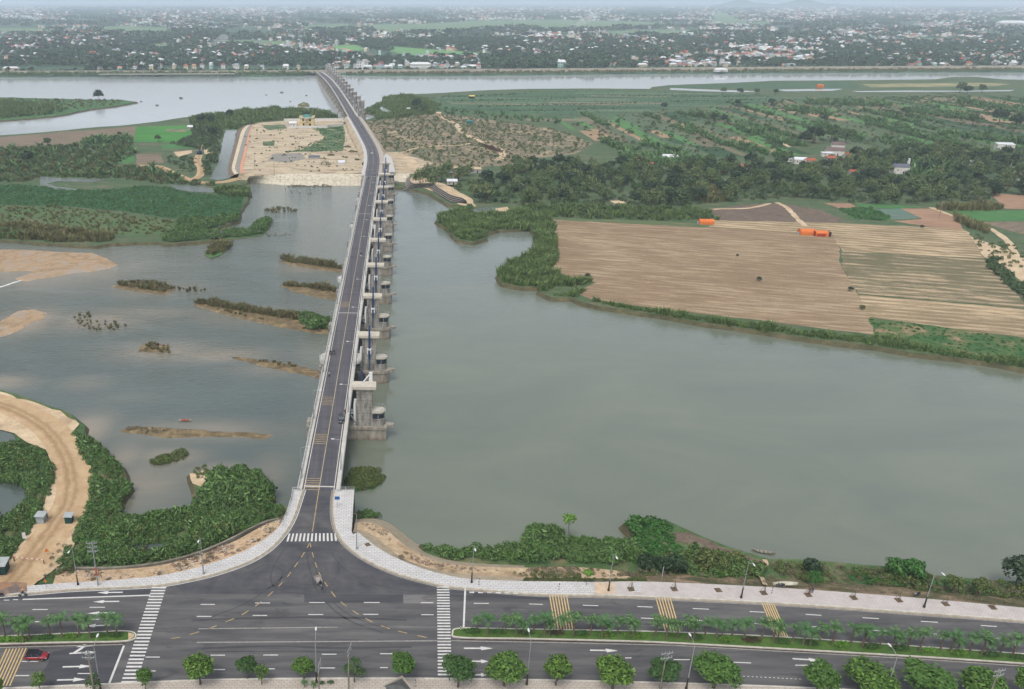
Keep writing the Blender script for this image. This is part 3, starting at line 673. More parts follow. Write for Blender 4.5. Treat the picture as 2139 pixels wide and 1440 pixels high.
# ---------------------------------------------------------------- the broad farmed land east of the bridge
right = [(760, 252), (778, 247), (788, 241), (772, 237), (757, 233), (781, 220), (799, 214), (800, 209), (807, 202), (830, 198), (900, 195.5), (960, 192), (1020, 188.5), (1100, 186), (1230, 185), (1360, 186), (1362, 182), (1400, 178), (1538, 173), (1614, 169), (1780, 168), (1953, 166), (1990, 161), (2040, 161), (2095, 166), (2300, 170), (2700, 176), (3300, 500), (2700, 840), (2300, 792), (2139, 770), (2080, 758), (1990, 746), (1900, 736), (1830, 723), (1760, 716), (1660, 702), (1600, 692), (1480, 676), (1400, 661), (1300, 646), (1215, 631), (1195, 622), (1150, 621), (1127, 610), (1130, 602), (1165, 597), (1190, 588), (1120, 600), (1090, 600), (1050, 592), (1040, 575), (1055, 556), (1092, 540), (1118, 530), (1122, 515), (1120, 490), (1108, 477), (1042, 480), (1010, 490), (1015, 498), (986, 506), (956, 501), (945, 490), (932, 475), (912, 462), (925, 446), (945, 440), (972, 434), (950, 428), (935, 427), (900, 405), (848, 392), (800, 391), (775, 391), (770, 330), (762, 290)]
land('farm_land', right, LOW, m_island, 7, .9, 3, m_bankearth, 12, 'broad farmed land east of the bridge')
pond([(789, 226), (800, 224), (817, 232), (813, 238), (799, 237)], LOW + .13, 'pale pool in the marsh near the far gates', 5, .5)
pond([(984, 438), (1010, 433), (1050, 434), (1058, 443), (1020, 448), (985, 446)], LOW + .13, 'dark inlet under the bamboo', 3, .4)
for px in ([(1400, 184), (1470, 187), (1560, 190), (1590, 192), (1540, 193), (1470, 191), (1400, 188)], [(1620, 187.5), (1700, 186), (1760, 186), (1740, 190), (1640, 191)], [(1780, 190.5), (1900, 189.5), (2020, 190), (2120, 188), (2110, 191), (1900, 192.5), (1790, 192.5)]): pond(px, LOW + .15, 'thin silver channel through the far fields', 12, .8)
AF = ang(1400, 500, 1607, 514)
m_field = rowed('ploughed_field', C(166, 146, 118), C(140, 119, 93), AF, 4.0, 0.46, 0.02, C(184, 165, 136), 0.24, 0.07)
m_field2 = rowed('weedy_rows', C(178, 157, 128), C(112, 108, 80), AF, 6.0, 0.5, 0.05, C(196, 175, 144), 0.28, 0.24)
m_field3 = rowed('pale_rows', C(194, 172, 138), C(142, 126, 97), AF, 5.2, 0.42, 0.03, C(202, 182, 150), 0.2, 0.22)
field([(1135, 458), (1250, 463), (1400, 470), (1640, 484), (1740, 492), (1755, 520), (1752, 545), (1790, 613), (1815, 640), (1826, 700), (1700, 684), (1560, 666), (1400, 648), (1235, 626), (1206, 614), (1224, 600), (1246, 590), (1215, 588), (1145, 572), (1162, 545), (1160, 508)], LOW + .06, m_field, 'wide bare ploughed field east of the river', 'ploughed_field', 5, .5)
field([(1480, 460), (1560, 462), (1660, 464), (1735, 466), (1830, 470), (1960, 476), (2015, 480), (2032, 500), (2056, 540), (1760, 526), (1740, 492), (1640, 484), (1480, 474)], LOW + .1, m_field3, 'pale furrowed strip behind the orange shelters', 'ploughed_field', 5, .6)
field([(1756, 527), (2054, 541), (2090, 580), (2139, 632), (2139, 644), (1960, 628), (1792, 614), (1760, 560)], LOW + .11, m_field2, 'half weedy furrowed field', 'ploughed_field', 4, .5)
field([(1794, 616), (1960, 630), (2139, 646), (2360, 668), (2360, 735), (2139, 705), (1980, 686), (1814, 662)], LOW + .09, m_field3, 'pale furrowed field next to the green patch', 'ploughed_field', 5, .5)
field([(1814, 664), (1900, 674), (2000, 688), (2139, 708), (2360, 738), (2360, 790), (2139, 764), (2000, 742), (1900, 731), (1836, 716)], LOW + .1, ground('green_patch', [(0.3, C(40, 80, 40)), (0.46, C(64, 102, 52)), (0.56, C(98, 108, 68)), (0.66, C(150, 132, 102))], 0.12, 8, 0.3), 'green weedy field corner by the river', 'crop_field', 4, 1.0)
m_brownplot = rowed('brown_plot', C(172, 138, 112), C(150, 120, 98), ang(1780, 440, 1900, 447), 2.2, 0.4, 0.03, C(182, 150, 122), 0.15)
m_seedplot = rowed('seedling_rows', C(150, 138, 120), C(96, 124, 110), ang(1830, 445, 1920, 448), 2.6, 0.7, 0.05, None, 0.25)
field([(1720, 424), (1775, 425), (1790, 433), (1755, 436)], LOW + .06, m_brownplot, 'small tan plot in front of the grove')
field([(1752, 436), (1820, 434), (1860, 452), (1856, 462), (1785, 457)], LOW + .16, ground('bean_crop', [(0.3, C(44, 104, 44)), (0.7, C(74, 130, 60))], 0.3, 6, 0.35, 1.2), 'dense square of green crop in front of the grove')
field([(1822, 437), (1880, 436), (1925, 456), (1862, 459)], LOW + .06, m_seedplot, 'seedling beds in rows beside the green square')
field([(1882, 436), (1960, 436), (2000, 456), (2012, 480), (1960, 478), (1866, 462), (1926, 458)], LOW + .06, m_brownplot, 'smooth tan plot with a utility pole')
field([(1785, 425), (1930, 432), (1870, 436), (1800, 433)], LOW + .06, m_paddy2, 'green strip along the foot of the grove')
field([(1985, 440), (2139, 441), (2260, 446), (2260, 462), (2020, 462), (2004, 452)], LOW + .06, m_paddy2, 'green crop strip by the sandy lane')
field([(2045, 464), (2139, 463), (2260, 466), (2260, 500), (2130, 488)], LOW + .06, m_tilled, 'dark grey plot by the sandy lane')
field([(2068, 404), (2139, 408), (2260, 412), (2260, 440), (2100, 436)], LOW + .06, m_brownplot, 'reddish brown plot at the end of the grove')
field([(1480, 436), (1600, 424), (1625, 424), (1720, 440), (1760, 460), (1740, 472), (1640, 466), (1500, 462)], LOW + .05, m_burnt, 'dead brown grass between the grove and the furrows', 'dead_grass', 4, 1.2)
field([(2015, 482), (2040, 500), (2100, 520), (2139, 540), (2200, 560), (2139, 590), (2080, 545), (2056, 538)], LOW + .05, m_sand, 'sandy waste ground at the field corner', 'sand_ground', 4, 1.5)
for px, w, lb in (([(1622, 424), (1640, 432), (1655, 446), (1668, 460), (1684, 474)], 3.2, 'sandy path to the twin orange shelters'), ([(1464, 462), (1466, 446), (1490, 438), (1560, 436), (1610, 426)], 2.6, 'looping sandy path from the single orange shelter'),
    ([(1944, 434), (1985, 450), (2030, 466), (2070, 480), (2110, 510), (2120, 540), (2105, 556)], 3.4, 'sandy lane past the tan plot'), ([(912, 240), (940, 254), (955, 262), (965, 276), (995, 292), (1020, 302), (1045, 314), (1050, 325), (1040, 336)], 6, 'sandy track through the dry scrub'),
    ([(770, 330), (830, 322), (862, 312), (900, 306), (960, 304), (990, 298)], 3.5, 'thin sandy path from the bridge to the scrub track'), ([(792, 280), (815, 278), (846, 271)], 3, 'short pale path below the bridge ramp'), ([(1536, 262), (1560, 270), (1590, 280), (1620, 292), (1650, 308)], 3.5, 'white lane between banana rows'), ([(800, 350), (840, 352), (862, 350), (856, 336), (830, 324)], 9, 'broad sandy yard at the abutment')):
    ribbon('dirt_path', smooth_line(UU(px, LOW), 6), w, LOW + .2, m_sand, None, .4, label=lb)
field([(762, 256), (800, 250), (900, 238), (960, 242), (1060, 256), (1160, 270), (1240, 300), (1200, 322), (1120, 330), (1060, 346), (980, 352), (880, 348), (800, 350), (780, 318), (768, 285)], LOW + .04, m_scrub, 'dry scrub land beside the bridge ramp', 'scrub_land', 8, 2)
field([(770, 300), (800, 318), (830, 318), (870, 330), (905, 340), (880, 362), (845, 366), (800, 362), (790, 340)], LOW + .08, m_fill, 'sandy ground around the abutment', 'sand_ground', 5, 1.5)
field([(870, 362), (930, 385), (985, 415), (995, 432), (960, 428), (905, 400), (850, 382)], LOW + .1, m_sand, 'pale ground above the stepped bank', 'sand_ground', 4, .8)
field([(1035, 436), (1060, 432), (1070, 442), (1055, 452), (990, 450), (1030, 447)], LOW + .18, m_sand, 'sandy strip beside the dark inlet', 'sand_ground', 3, .6)
field([(1130, 457), (1260, 459), (1400, 463), (1490, 470), (1470, 476), (1330, 468), (1200, 462)], LOW + .12, rowed('edge_rows', C(140, 124, 98), C(90, 108, 70), AF, 3.0, 0.7, 0.04), 'mixed green edge of the ploughed field', 'field_margin', 4, .8)
# far green of the farm land: strips of crops in bands
m_farcrop = [ground('crop_a', [(0.3, C(34, 66, 40)), (0.7, C(58, 94, 56))], 0.05, 5, 0.22, .8), ground('crop_b', [(0.3, C(76, 98, 68)), (0.7, C(104, 116, 86))], 0.05, 5, 0.25, .8), rowed('crop_c', C(142, 124, 106), C(110, 108, 84), ang(1687, 225, 1950, 290), 2.6, .5), rowed('crop_d', C(120, 112, 100), C(84, 106, 78), ang(1687, 225, 1950, 290), 3.2, .75), ground('crop_e', [(0.3, C(156, 128, 102)), (0.7, C(170, 146, 116))], 0.06, 5, 0.2, 1), ground('crop_f', [(0.3, C(70, 122, 62)), (0.7, C(92, 138, 78))], 0.06, 5, 0.2, 1)]
zone = UU([(1180, 262), (1260, 245), (1500, 222), (1640, 210), (1800, 203), (2000, 200), (2300, 206), (2500, 330), (2139, 330), (1900, 318), (1780, 300), (1640, 312), (1500, 318), (1400, 322), (1300, 316)], LOW)
ua = ang(1687, 225, 1950, 290); ux = Vector((math.cos(ua), math.sin(ua))); vx = Vector((-ux.y, ux.x))
rr = random.Random(5); c0 = sum(zone, Vector((0, 0))) / len(zone)
AM = ang(1100, 210, 1560, 213)
meadow2 = UU([(1000, 240), (930, 226), (905, 208), (960, 198), (1100, 192), (1350, 190), (1560, 196), (1640, 204), (1600, 214), (1450, 222), (1330, 238), (1240, 246), (1180, 262), (1060, 250)], LOW)
mx = Vector((math.cos(AM), math.sin(AM))); my = Vector((-mx.y, mx.x)); cm = sum(meadow2, Vector((0, 0))) / len(meadow2)
m_meads = [ground('mead_a', [(0.3, C(58, 94, 60)), (0.7, C(84, 116, 80))], 0.04, 8, 0.25, .3, sx=.4, sy=1.5), ground('mead_b', [(0.3, C(80, 108, 80)), (0.7, C(110, 126, 98))], 0.04, 8, 0.25, .3, sx=.4, sy=1.5), ground('mead_c', [(0.3, C(46, 80, 52)), (0.7, C(70, 102, 70))], 0.04, 8, 0.25, .3, sx=.4, sy=1.5), ground('mead_d', [(0.3, C(116, 116, 92)), (0.7, C(140, 132, 108))], 0.04, 8, 0.25, .3, sx=.4, sy=1.5)]
v = -260.0; nfield = 0; PLANTED = []
while v < 260:
    wv = rr.uniform(6, 22); u = -700 + rr.uniform(0, 60)
    while u < 700:
        lu = rr.uniform(60, 220); cc = cm + mx * (u + lu / 2) + my * (v + wv / 2)
        if inside(meadow2, np.array([cc.x]), np.array([cc.y]))[0] and rr.random() < .8:
            q = [cm + mx * a_ + my * b_ for a_, b_ in ((u, v), (u + lu - 1, v), (u + lu + rr.uniform(-6, 4), v + wv - .7), (u + rr.uniform(-4, 4), v + wv - .7))]
            sheet('crop_field', rough_edge(q, 8, .6, True, nfield), LOW + .07, rr.choices(m_meads, [4, 3, 3, 1])[0], 'strip of the broad meadow along the far channel'); nfield += 1
        u += lu
    v += wv
v = -420.0
while v < 420:
    wv = rr.uniform(5, 15); u = -900 + rr.uniform(0, 60)
    while u < 900:
        lu = rr.uniform(30, 120)
        cc = c0 + ux * (u + lu / 2) + vx * (v + wv / 2)
        if inside(zone, np.array([cc.x]), np.array([cc.y]))[0] and rr.random() < .9:
            q = [c0 + ux * a_ + vx * b_ for a_, b_ in ((u, v), (u + lu - 1, v), (u + lu - 1 + rr.uniform(-3, 3), v + wv - .7), (u, v + wv - .7))]
            k_ = rr.random()
            if k_ < .2: PLANTED.append(q)
            else: sheet('crop_field', rough_edge(q, 6, .35, True, nfield), LOW + .05, rr.choice(m_farcrop), 'strip of field in the patchwork beyond the grove'); nfield += 1
        u += lu
    v += wv
m_farmeadow = ground('far_meadow', [(0.3, C(50, 86, 56)), (0.5, C(76, 104, 76)), (0.62, C(60, 96, 64)), (0.78, C(104, 118, 88))], 0.03, 8, 0.25, 0.2, sx=0.4, sy=1.6, dist=1.2)
field([(880, 205), (960, 198), (1100, 194), (1350, 192), (1560, 198), (1640, 206), (1600, 214), (1450, 222), (1330, 236), (1180, 240), (1040, 236), (920, 222)], LOW + .04, m_farmeadow, 'broad green meadow along the far channel', 'meadow', 12, 2)
field([(1370, 183), (1420, 179), (1560, 175), (1640, 171), (1780, 170), (1800, 186), (1600, 186)], LOW + .05, m_farmeadow, 'green flats between two channels', 'meadow', 12, 2)
field([(1800, 176), (2050, 173), (2110, 176), (2080, 180), (1820, 183)], LOW + .09, rowed('pale_bar', C(190, 172, 136), C(130, 136, 96), 0, 6, .5), 'pale bare strip on the far flats', 'sand_ground', 12, 1.5)
field([(1890, 207), (1960, 205), (2030, 206), (2000, 214), (1920, 216)], LOW + .1, m_scrub, 'bare tan field near the far channel', 'ploughed_field', 10, 1.5)
# distant green fields on the plain beyond the river
m_rice = ground('rice_green', [(0.3, C(96, 150, 84)), (0.7, C(116, 162, 98))], 0.02, 4, 0.08, .3)
m_rice2 = ground('rice_dull', [(0.3, C(92, 128, 88)), (0.7, C(120, 142, 104))], 0.01, 5, 0.12, .2)
FARFIELDS = [([(788, 97), (850, 100), (940, 107), (1030, 112), (1025, 121), (930, 119), (880, 117), (832, 112)], m_rice), ([(780, 83), (820, 80), (850, 84), (800, 87)], m_rice), ([(180, 58), (260, 55), (340, 58), (392, 66), (330, 72), (200, 66)], m_rice2), ([(-80, 60), (60, 59), (150, 63), (90, 71), (-80, 70)], m_rice2), ([(430, 86), (520, 84), (640, 88), (600, 95), (450, 93)], m_rice2), ([(625, 54), (720, 50), (760, 58), (640, 63)], m_rice2),
    ([(730, 53), (900, 50), (1000, 44), (1180, 42), (1340, 46), (1420, 52), (1300, 60), (1180, 64), (1060, 56), (940, 68), (800, 70)], m_rice2), ([(1240, 66), (1380, 62), (1480, 64), (1400, 74), (1290, 76)], m_rice2), ([(1400, 52), (1500, 50), (1440, 56)], m_rice2), ([(280, 100), (330, 92), (380, 94), (350, 104)], m_rice2), ([(1500, 22), (1560, 46), (1640, 46), (1600, 50), (1480, 50)], m_rice2), ([(1820, 82), (1990, 80), (2000, 86), (1840, 88)], m_rice2), ([(690, 96), (740, 94), (770, 104), (720, 108)], m_rice)]
for px, m in FARFIELDS: sheet('rice_field', rough_edge(UU(px, PLAIN), 40, 4), PLAIN + .3, m, 'green rice field on the far plain')
# hills
def hill(name, px, py, halfw, hgt, mat, label, ry=0.6):
    c = U(px, py, PLAIN); t = c.y / (CP - (py - CY) / F * SP); hw = halfw * t / F
    n = 40; vs, fs = [], []
    rh = random.Random(px)
    pk = [(rh.uniform(-.5, .5), rh.uniform(.3, .7)) for _ in range(3)]
    for j in range(n + 1):
        for i in range(n + 1):
            x, y = i / n * 2 - 1, j / n * 2 - 1
            d = math.hypot(x, y); b = max(0.0, 1 - d) ** 1.25 * (1 + .18 * math.sin(7 * x + px) * math.cos(5 * y)) + .12 * max(0, 1 - abs(x - pk[0][0]) * 3) * max(0, 1 - d)
            vs.append((c.x + x * hw, c.y + y * hw * ry, PLAIN - 1 + b * hgt))
    for j in range(n):
        for i in range(n): fs.append((j * (n + 1) + i, j * (n + 1) + i + 1, (j + 1) * (n + 1) + i + 1, (j + 1) * (n + 1) + i))
    m = MB(); m.add(vs, fs); return tag(m.build(name, mat, None, True), label, kind='structure')
m_hill = ground('hill_wood', [(0.3, C(54, 84, 56)), (0.7, C(80, 104, 72))], 0.02, 6, 0.3, .2)
hill('hill', 1556, 15, 95, 125, m_hill, 'conical hill on the horizon')
hill('hill', 1672, 15.5, 125, 118, m_hill, 'broad hill on the horizon')
hill('hill', 2092, 47, 48, 36, m_hill, 'low wooded hillock behind the long white roof')
hill('hill', 1750, 14, 90, 60, m_hill, 'low ridge beside the broad hill')
# ---------------------------------------------------------------- road, pavements, markings
def asphalt(name, a, b, streak=(0.08, 0.9), rot=0.0):
    s = NT(name)
    v = s.pos(streak[0], streak[1], 1, rot)
    c = s.ramp(s.noise(v, 0.6, 7, 0.68, 0.4), [(0.3, a), (0.52, tuple((x + y) / 2 for x, y in zip(a, b))), (0.72, b)])
    st = s.noise(s.pos(0.05, 0.25, 1, rot), 1.0, 4, 0.6, 1.5)
    c = s.mix(1.0, c, s.ramp(st, [(0.3, (.82,) * 3 + (1,)), (0.5, (1,) * 3 + (1,)), (0.7, (1.14, 1.13, 1.1, 1))]), 'MULTIPLY')
    f = s.noise(s.pos(), 6, 3, 0.8); s.bump(f, 0.3, 0.02)
    c = s.mix(1.0, c, s.ramp(f, [(0.3, (.9,) * 3 + (1,)), (0.7, (1.1,) * 3 + (1,))]), 'MULTIPLY')
    blot = s.noise(s.pos(0.12, 0.4, 1, rot), 0.5, 6, 0.7, 1.2)
    c = s.mix(s.ramp(blot, [(0.57, (0, 0, 0, 1)), (0.7, (.7,) * 3 + (1,))]), c, C(60, 60, 64))
    return s.out(c, 0.85)
m_road = asphalt('asphalt', C(76, 77, 80), C(112, 111, 110))
m_road2 = asphalt('new_asphalt', C(68, 70, 77), C(100, 99, 99), (0.3, 0.3))
m_patch = asphalt('dark_asphalt', C(64, 66, 72), C(84, 84, 88))
m_deckroad = asphalt('bridge_asphalt', C(74, 75, 82), C(104, 102, 106), (1.2, 0.02))
kerbS = [(-320, 1452), (0, 1438), (240, 1428), (480, 1419), (880, 1417), (1300, 1424), (1700, 1437), (2139, 1460), (2420, 1478), (2760, 1502)]
KS = smooth_line([U(x, y, 0) for x, y in kerbS], 5)
road = sheet('main_road', [p.to_2d() for p in KL] + [p.to_2d() for p in KR] + [p.to_2d() for p in reversed(KS)], 0.0, m_road, 'grey asphalt boulevard meeting the bridge road')
yj = U(700, 1242, 0).y
sheet('road_surface', [p.to_2d() for p in KL if p.y > yj - .1] + [p.to_2d() for p in KR if p.y > yj + .3], 0.006, m_road2, None, road)
for px in ([(635, 1241), (842, 1242), (842, 1259), (700, 1260), (636, 1258)], [(160, 1352), (262, 1348), (230, 1428), (60, 1436), (96, 1395), (110, 1362)], [(0, 1247), (150, 1235), (314, 1226), (312, 1242), (150, 1247), (0, 1254)]):
    sheet('asphalt_patch', rough_edge(UU(px, 0), 2, .08), 0.009, m_patch, None, road)
sheet('asphalt_patch', rough_edge(UU([(842, 1242), (912, 1243), (912, 1262), (843, 1261)], 0), 2, .05), 0.010, asphalt('light_asphalt', C(108, 108, 108), C(128, 126, 124)), None, road)
sheet('asphalt_patch', rough_edge(UU([(988, 1238), (1146, 1241), (1146, 1254), (988, 1246)], 0), 2, .05), 0.007, m_patch, None, road)
m_white = plain('road_paint_white', C(222, 222, 220), 0.7, 0, 0.12, 1.5)
m_yel = plain('road_paint_yellow', C(216, 188, 134), 0.7, 0, 0.14, 1.5)
m_faint = plain('worn_paint', C(168, 166, 162), 0.8, 0, 0.2, 1.5)
ZM = 0.016
def bar(m, x1, y1, x2, y2, w, z=ZM):
    a_, b_ = U(x1, y1, 0), U(x2, y2, 0); d = (b_ - a_).normalized(); n = Vector((-d.y, d.x, 0)) * w / 2
    m.add([(p.x, p.y, z) for p in (a_ - n, b_ - n, b_ + n, a_ + n)], [(0, 1, 2, 3)])
dash = MB()
for x1, x2, y in [(533, 564, 1260), (646, 678, 1259), (760, 793, 1259), (879, 905, 1259.5), (528, 558, 1286), (644, 675, 1284), (759, 790, 1283.7), (880, 906, 1284.5), (550, 581, 1368.7), (672, 703, 1367), (794, 820, 1366), (558, 574, 1397.5), (668, 700, 1395.7), (794, 810, 1395),
    (187, 219, 1269), (68, 100, 1273.6), (182, 208, 1294), (73, 87, 1299), (419, 449, 1263), (411, 442, 1288), (304, 334, 1373), (316, 325, 1402), (45, 80, 1382), (32, 61, 1411.7), (162, 196, 1407.3), (8, 19, 1254), (27, 38, 1253),
    (990, 1021, 1260.8), (1407, 1441, 1378.4), (1661, 1687, 1390), (1306, 1319, 1374.7), (440, 470, 1369), (440, 470, 1399)]:
    bar(dash, x1, y, x2, y, 0.22)
for x1, y1, x2, y2 in [(1105, 1262, 1134, 1263), (1217.6, 1264.6, 1249.6, 1265.6), (1331.5, 1267.4, 1363.5, 1268.6), (1447, 1271.6, 1481, 1273), (1566, 1277.8, 1597, 1279.4), (1683, 1283.8, 1716, 1285.8), (1801.5, 1290.7, 1836, 1292.7), (1923.5, 1298.3, 1959, 1300.3), (2048.6, 1307, 2082, 1309), (1109, 1287, 1127, 1288), (1224, 1289, 1238, 1290), (1339, 1291.4, 1365, 1292.6), (1456, 1296, 1477, 1297.5), (1576, 1302.6, 1593.5, 1304), (1696, 1309, 1714.5, 1310.8), (1817, 1316.6, 1851, 1318.6), (1942, 1324, 1957, 1325), (2068.6, 1332.8, 2087.6, 1334.2), (1531, 1384, 1569, 1385.2)]:
    bar(dash, x1, y1, x2, y2, 0.22)
for i in range(9): bar(dash, 980.5 + i * 18.4, 1237.7 + i * .3, 990.5 + i * 18.4, 1237.9 + i * .3, 0.38)
for i in range(14): bar(dash, 1552 + i * 9, 1413 + i * .45, 1556 + i * 9, 1413.2 + i * .45, 0.14)
dash.build('lane_dash', m_white, road)
so_ = MB()
bar(so_, 47.4, 1252.5, 314, 1243.7, .34); bar(so_, 972, 1226.8, 968.5, 1310.4, .36); bar(so_, 259, 1349, 228.5, 1427, .4)
so_.build('stop_line', m_white, road)
ln = MB()
bar(ln, 414, 1314, 705, 1310.4, .22); bar(ln, 411, 1342.4, 945, 1338.8, .26)
for (x1, y1), (x2, y2) in zip([(945, 1338.8), (1180, 1343), (1400, 1348), (1704, 1365), (1918, 1377), (2139, 1392)], [(1180, 1343), (1400, 1348), (1704, 1365), (1918, 1377), (2139, 1392), (2420, 1412)]): bar(ln, x1, y1, x2, y2, .24)
bar(ln, -20, 1353.5, 258, 1346.5, .22)
ln.build('edge_line', m_faint, road)
fl = MB(); bar(fl, 705, 1310.4, 912, 1310.4, .16); fl.build('edge_line', asphalt('ghost_line', C(112, 112, 112), C(150, 148, 146)), road)
def crosswalk(tl, tr, bl, br, n, gapf=0.52):
    m = MB(); A, B, Cc, D = [U(x, y, 0) for x, y in (tl, tr, bl, br)]
    for i in range(n):
        t0, t1 = (i + .5 - gapf / 2) / n, (i + .5 + gapf / 2) / n
        m.add([tuple(A.lerp(Cc, t0) + Vector((0, 0, ZM))), tuple(B.lerp(D, t0) + Vector((0, 0, ZM))), tuple(B.lerp(D, t1) + Vector((0, 0, ZM))), tuple(A.lerp(Cc, t1) + Vector((0, 0, ZM)))], [(0, 1, 2, 3)])
    return m.build('crosswalk', m_white, road)
crosswalk((318.5, 1225), (348, 1225), (252, 1429), (284.5, 1429), 29, .46)
crosswalk((912.5, 1224), (938.6, 1224), (914.6, 1413), (943.6, 1413), 30, .46)
crosswalk((601, 1115), (596, 1131.5), (704, 1114), (706, 1130.5), 13, .45)
rs = MB()
def rumble(tx0, tx1, ty0, ty1, bx0, bx1, by0, by1, n):
    for i in range(n):
        t = i / (n - 1); bar(rs, tx0 + (tx1 - tx0) * t, ty0 + (ty1 - ty0) * t, bx0 + (bx1 - bx0) * t, by0 + (by1 - by0) * t, .24)
rumble(1147.5, 1183, 1240, 1242.5, 1160, 1196, 1313, 1314.5, 7); rumble(1370, 1400, 1248, 1250, 1390, 1420, 1318, 1320, 6); rumble(1592, 1616, 1260, 1262, 1621, 1646, 1330, 1332, 6); rumble(14, 54.5, 1355.5, 1354, -22, 20, 1434, 1433, 7)
rs.build('rumble_stripe', m_yel, road)
yd = MB()
def dashed(px, seg, gap, w):
    L = smooth_line([U(x, y, 0) for x, y in px], 12); acc = 0.0; on = True; cur = [L[0]]
    for a_, b_ in zip(L, L[1:]):
        d = (b_ - a_).length; acc += d; cur.append(b_)
        if acc >= (seg if on else gap):
            if on:
                yd.add(*ribbon_vf(offs(cur, w / 2), offs(cur, -w / 2), ZM))
            cur = [b_]; acc = 0; on = not on
dashed([(647.5, 1134), (638, 1150.7), (626.6, 1169), (613.5, 1187), (599, 1207), (583, 1224), (566, 1240), (545, 1258), (524.5, 1272.4), (503.6, 1285.5), (480, 1296), (440, 1312), (413, 1321), (377, 1331), (335, 1338)], 1.7, 1.7, .2)
dashed([(647.5, 1134), (654, 1161), (660.6, 1182), (671, 1205.7), (687, 1229), (702.5, 1249), (726, 1268.5), (752, 1285.5), (781, 1301), (817.7, 1314.8), (854, 1324), (905, 1335)], 1.7, 1.7, .2)
bar(yd, 652.5, 1111, 666, 1024, .2)
yd.build('yellow_line', plain('worn_yellow', C(196, 172, 124), .8, 0, .25, 1.2), road)
tm = MB()
for px, w_ in (([(643.6, 1143), (642, 1166), (647.5, 1192.6), (660.6, 1232), (679, 1255), (702.5, 1279), (742, 1302.5), (800, 1322)], .34), ([(655, 1150), (660, 1190), (676, 1232), (700, 1262), (740, 1290), (800, 1312)], .22), ([(640, 1140), (622, 1170), (596, 1200), (560, 1230), (510, 1262), (440, 1290)], .26), ([(600, 1140), (574, 1180), (566, 1215), (590, 1236), (640, 1240)], .3), ([(520, 1195), (560, 1180), (590, 1196), (570, 1226), (520, 1232)], .3), ([(690, 1150), (720, 1190), (780, 1220), (860, 1236)], .25), ([(400, 1296), (520, 1292), (640, 1290), (760, 1292), (850, 1296)], .5), ([(420, 1355), (560, 1350), (700, 1354), (860, 1352)], .5), ([(430, 1362), (600, 1361), (720, 1363)], .3), ([(1000, 1294), (1120, 1296), (1300, 1302), (1500, 1312)], .4)):
    L_ = smooth_line([U(x, y, 0) for x, y in px], 8); tm.add(*ribbon_vf(offs(L_, w_ / 2), offs(L_, -w_ / 2), .0125))
tm.build('tyre_mark', asphalt('rubbered', C(64, 65, 68), C(86, 86, 88)), road)
arw = MB()
def arrow(xt, yt, xh, yh_, w=.34, hw=1.0, hl=.42, turn=0):
    a_, b_ = U(xt, yt, 0), U(xh, yh_, 0); d = (b_ - a_); L = d.length; d.normalize(); n = Vector((-d.y, d.x, 0))
    s_ = a_ + d * L * (1 - hl); z = Vector((0, 0, ZM))
    for P in ([a_ - n * w / 2, s_ - n * w / 2, s_ + n * w / 2, a_ + n * w / 2], [s_ - n * hw / 2, b_, s_ + n * hw / 2]): arw.add([tuple(p + z) for p in P], [tuple(range(len(P)))])
    if turn:
        p0 = a_ + d * L * .05; p1 = p0 + d * 2.0 + n * 1.6 * turn; e = Vector((0, 0, ZM + .006))
        arw.add([tuple(p + e) for p in (p0 - n * .2, p0 + d * .9 - n * .1, p1 + d * .4, p1 - d * .4)], [(0, 1, 2, 3)])
        arw.add([tuple(p + z) for p in (p1 - d * 1.5, p1 + d * 1.9 + n * .1, p1 + n * .7)], [(0, 1, 2)])
for q in [(256.5, 1237.6, 203, 1238.4), (249, 1256.5, 193.8, 1257.5), (240, 1280, 182.4, 1281.6), (228, 1306.5, 178, 1308), (131, 1393.5, 192, 1392), (119, 1421, 178.7, 1419.5), (969, 1354.5, 1030, 1354.8), (984, 1381.6, 1020, 1382), (990, 1410, 1016, 1410), (1232.5, 1358.6, 1290.8, 1359.6), (1655.7, 1376.4, 1716, 1380)]: arrow(*q)
arrow(145, 1365.5, 202, 1362.5, turn=1)
arw.build('lane_arrow', m_white, road)
# pavements and kerbs
def tile(name, a, b, sc, mortar, gap=.02):
    s = NT(name); t = s.n('TexBrick', Scale=sc); t.inputs['Color1'].default_value = a; t.inputs['Color2'].default_value = b; t.inputs['Mortar'].default_value = mortar; t.inputs['Mortar Size'].default_value = gap
    s.l(s.pos(), t.inputs[0]); n = s.noise(s.pos(), 0.35, 6, 0.7)
    c = s.mix(1.0, t.outputs[0], s.ramp(n, [(0.3, (.86, .84, .82, 1)), (0.6, (1, 1, 1, 1)), (0.8, (1.04,) * 3 + (1,))]), 'MULTIPLY'); return s.out(c, 0.85)
m_pave = tile('pavement_tiles', C(216, 216, 214), C(204, 204, 204), 0.42, C(172, 172, 172), .03)
m_pave2 = tile('worn_pavement', C(206, 200, 196), C(196, 190, 188), 0.7, C(178, 172, 168), .03)
m_pave3 = tile('south_pavement', C(196, 188, 178), C(186, 178, 166), 0.5, C(160, 150, 138), .03)
m_kerb = plain('kerb_concrete', C(208, 204, 194), 0.85, 0, 0.15, .8)
m_gutter = plain('gutter', C(176, 166, 150), 0.9, 0, 0.2, .8)
def kerb(name, line, d, mat, side=1, label=None, h=.16):
    m = MB(); a_ = line; b_ = offs(line, d * side)
    up = lambda L, z: [Vector((p.x, p.y, z)) for p in L]
    m.add(*ribbon_vf(up(a_, -.02), up(a_, h))); m.add(*ribbon_vf(up(a_, h), up(b_, h))); return tag(m.build(name, mat), label, kind='structure')
kerb('kerb', KL, .35, m_kerb, 1, 'pale kerb curving into the bridge from the west'); kerb('kerb', KR, .35, m_kerb, 1, 'pale kerb curving into the bridge from the east')
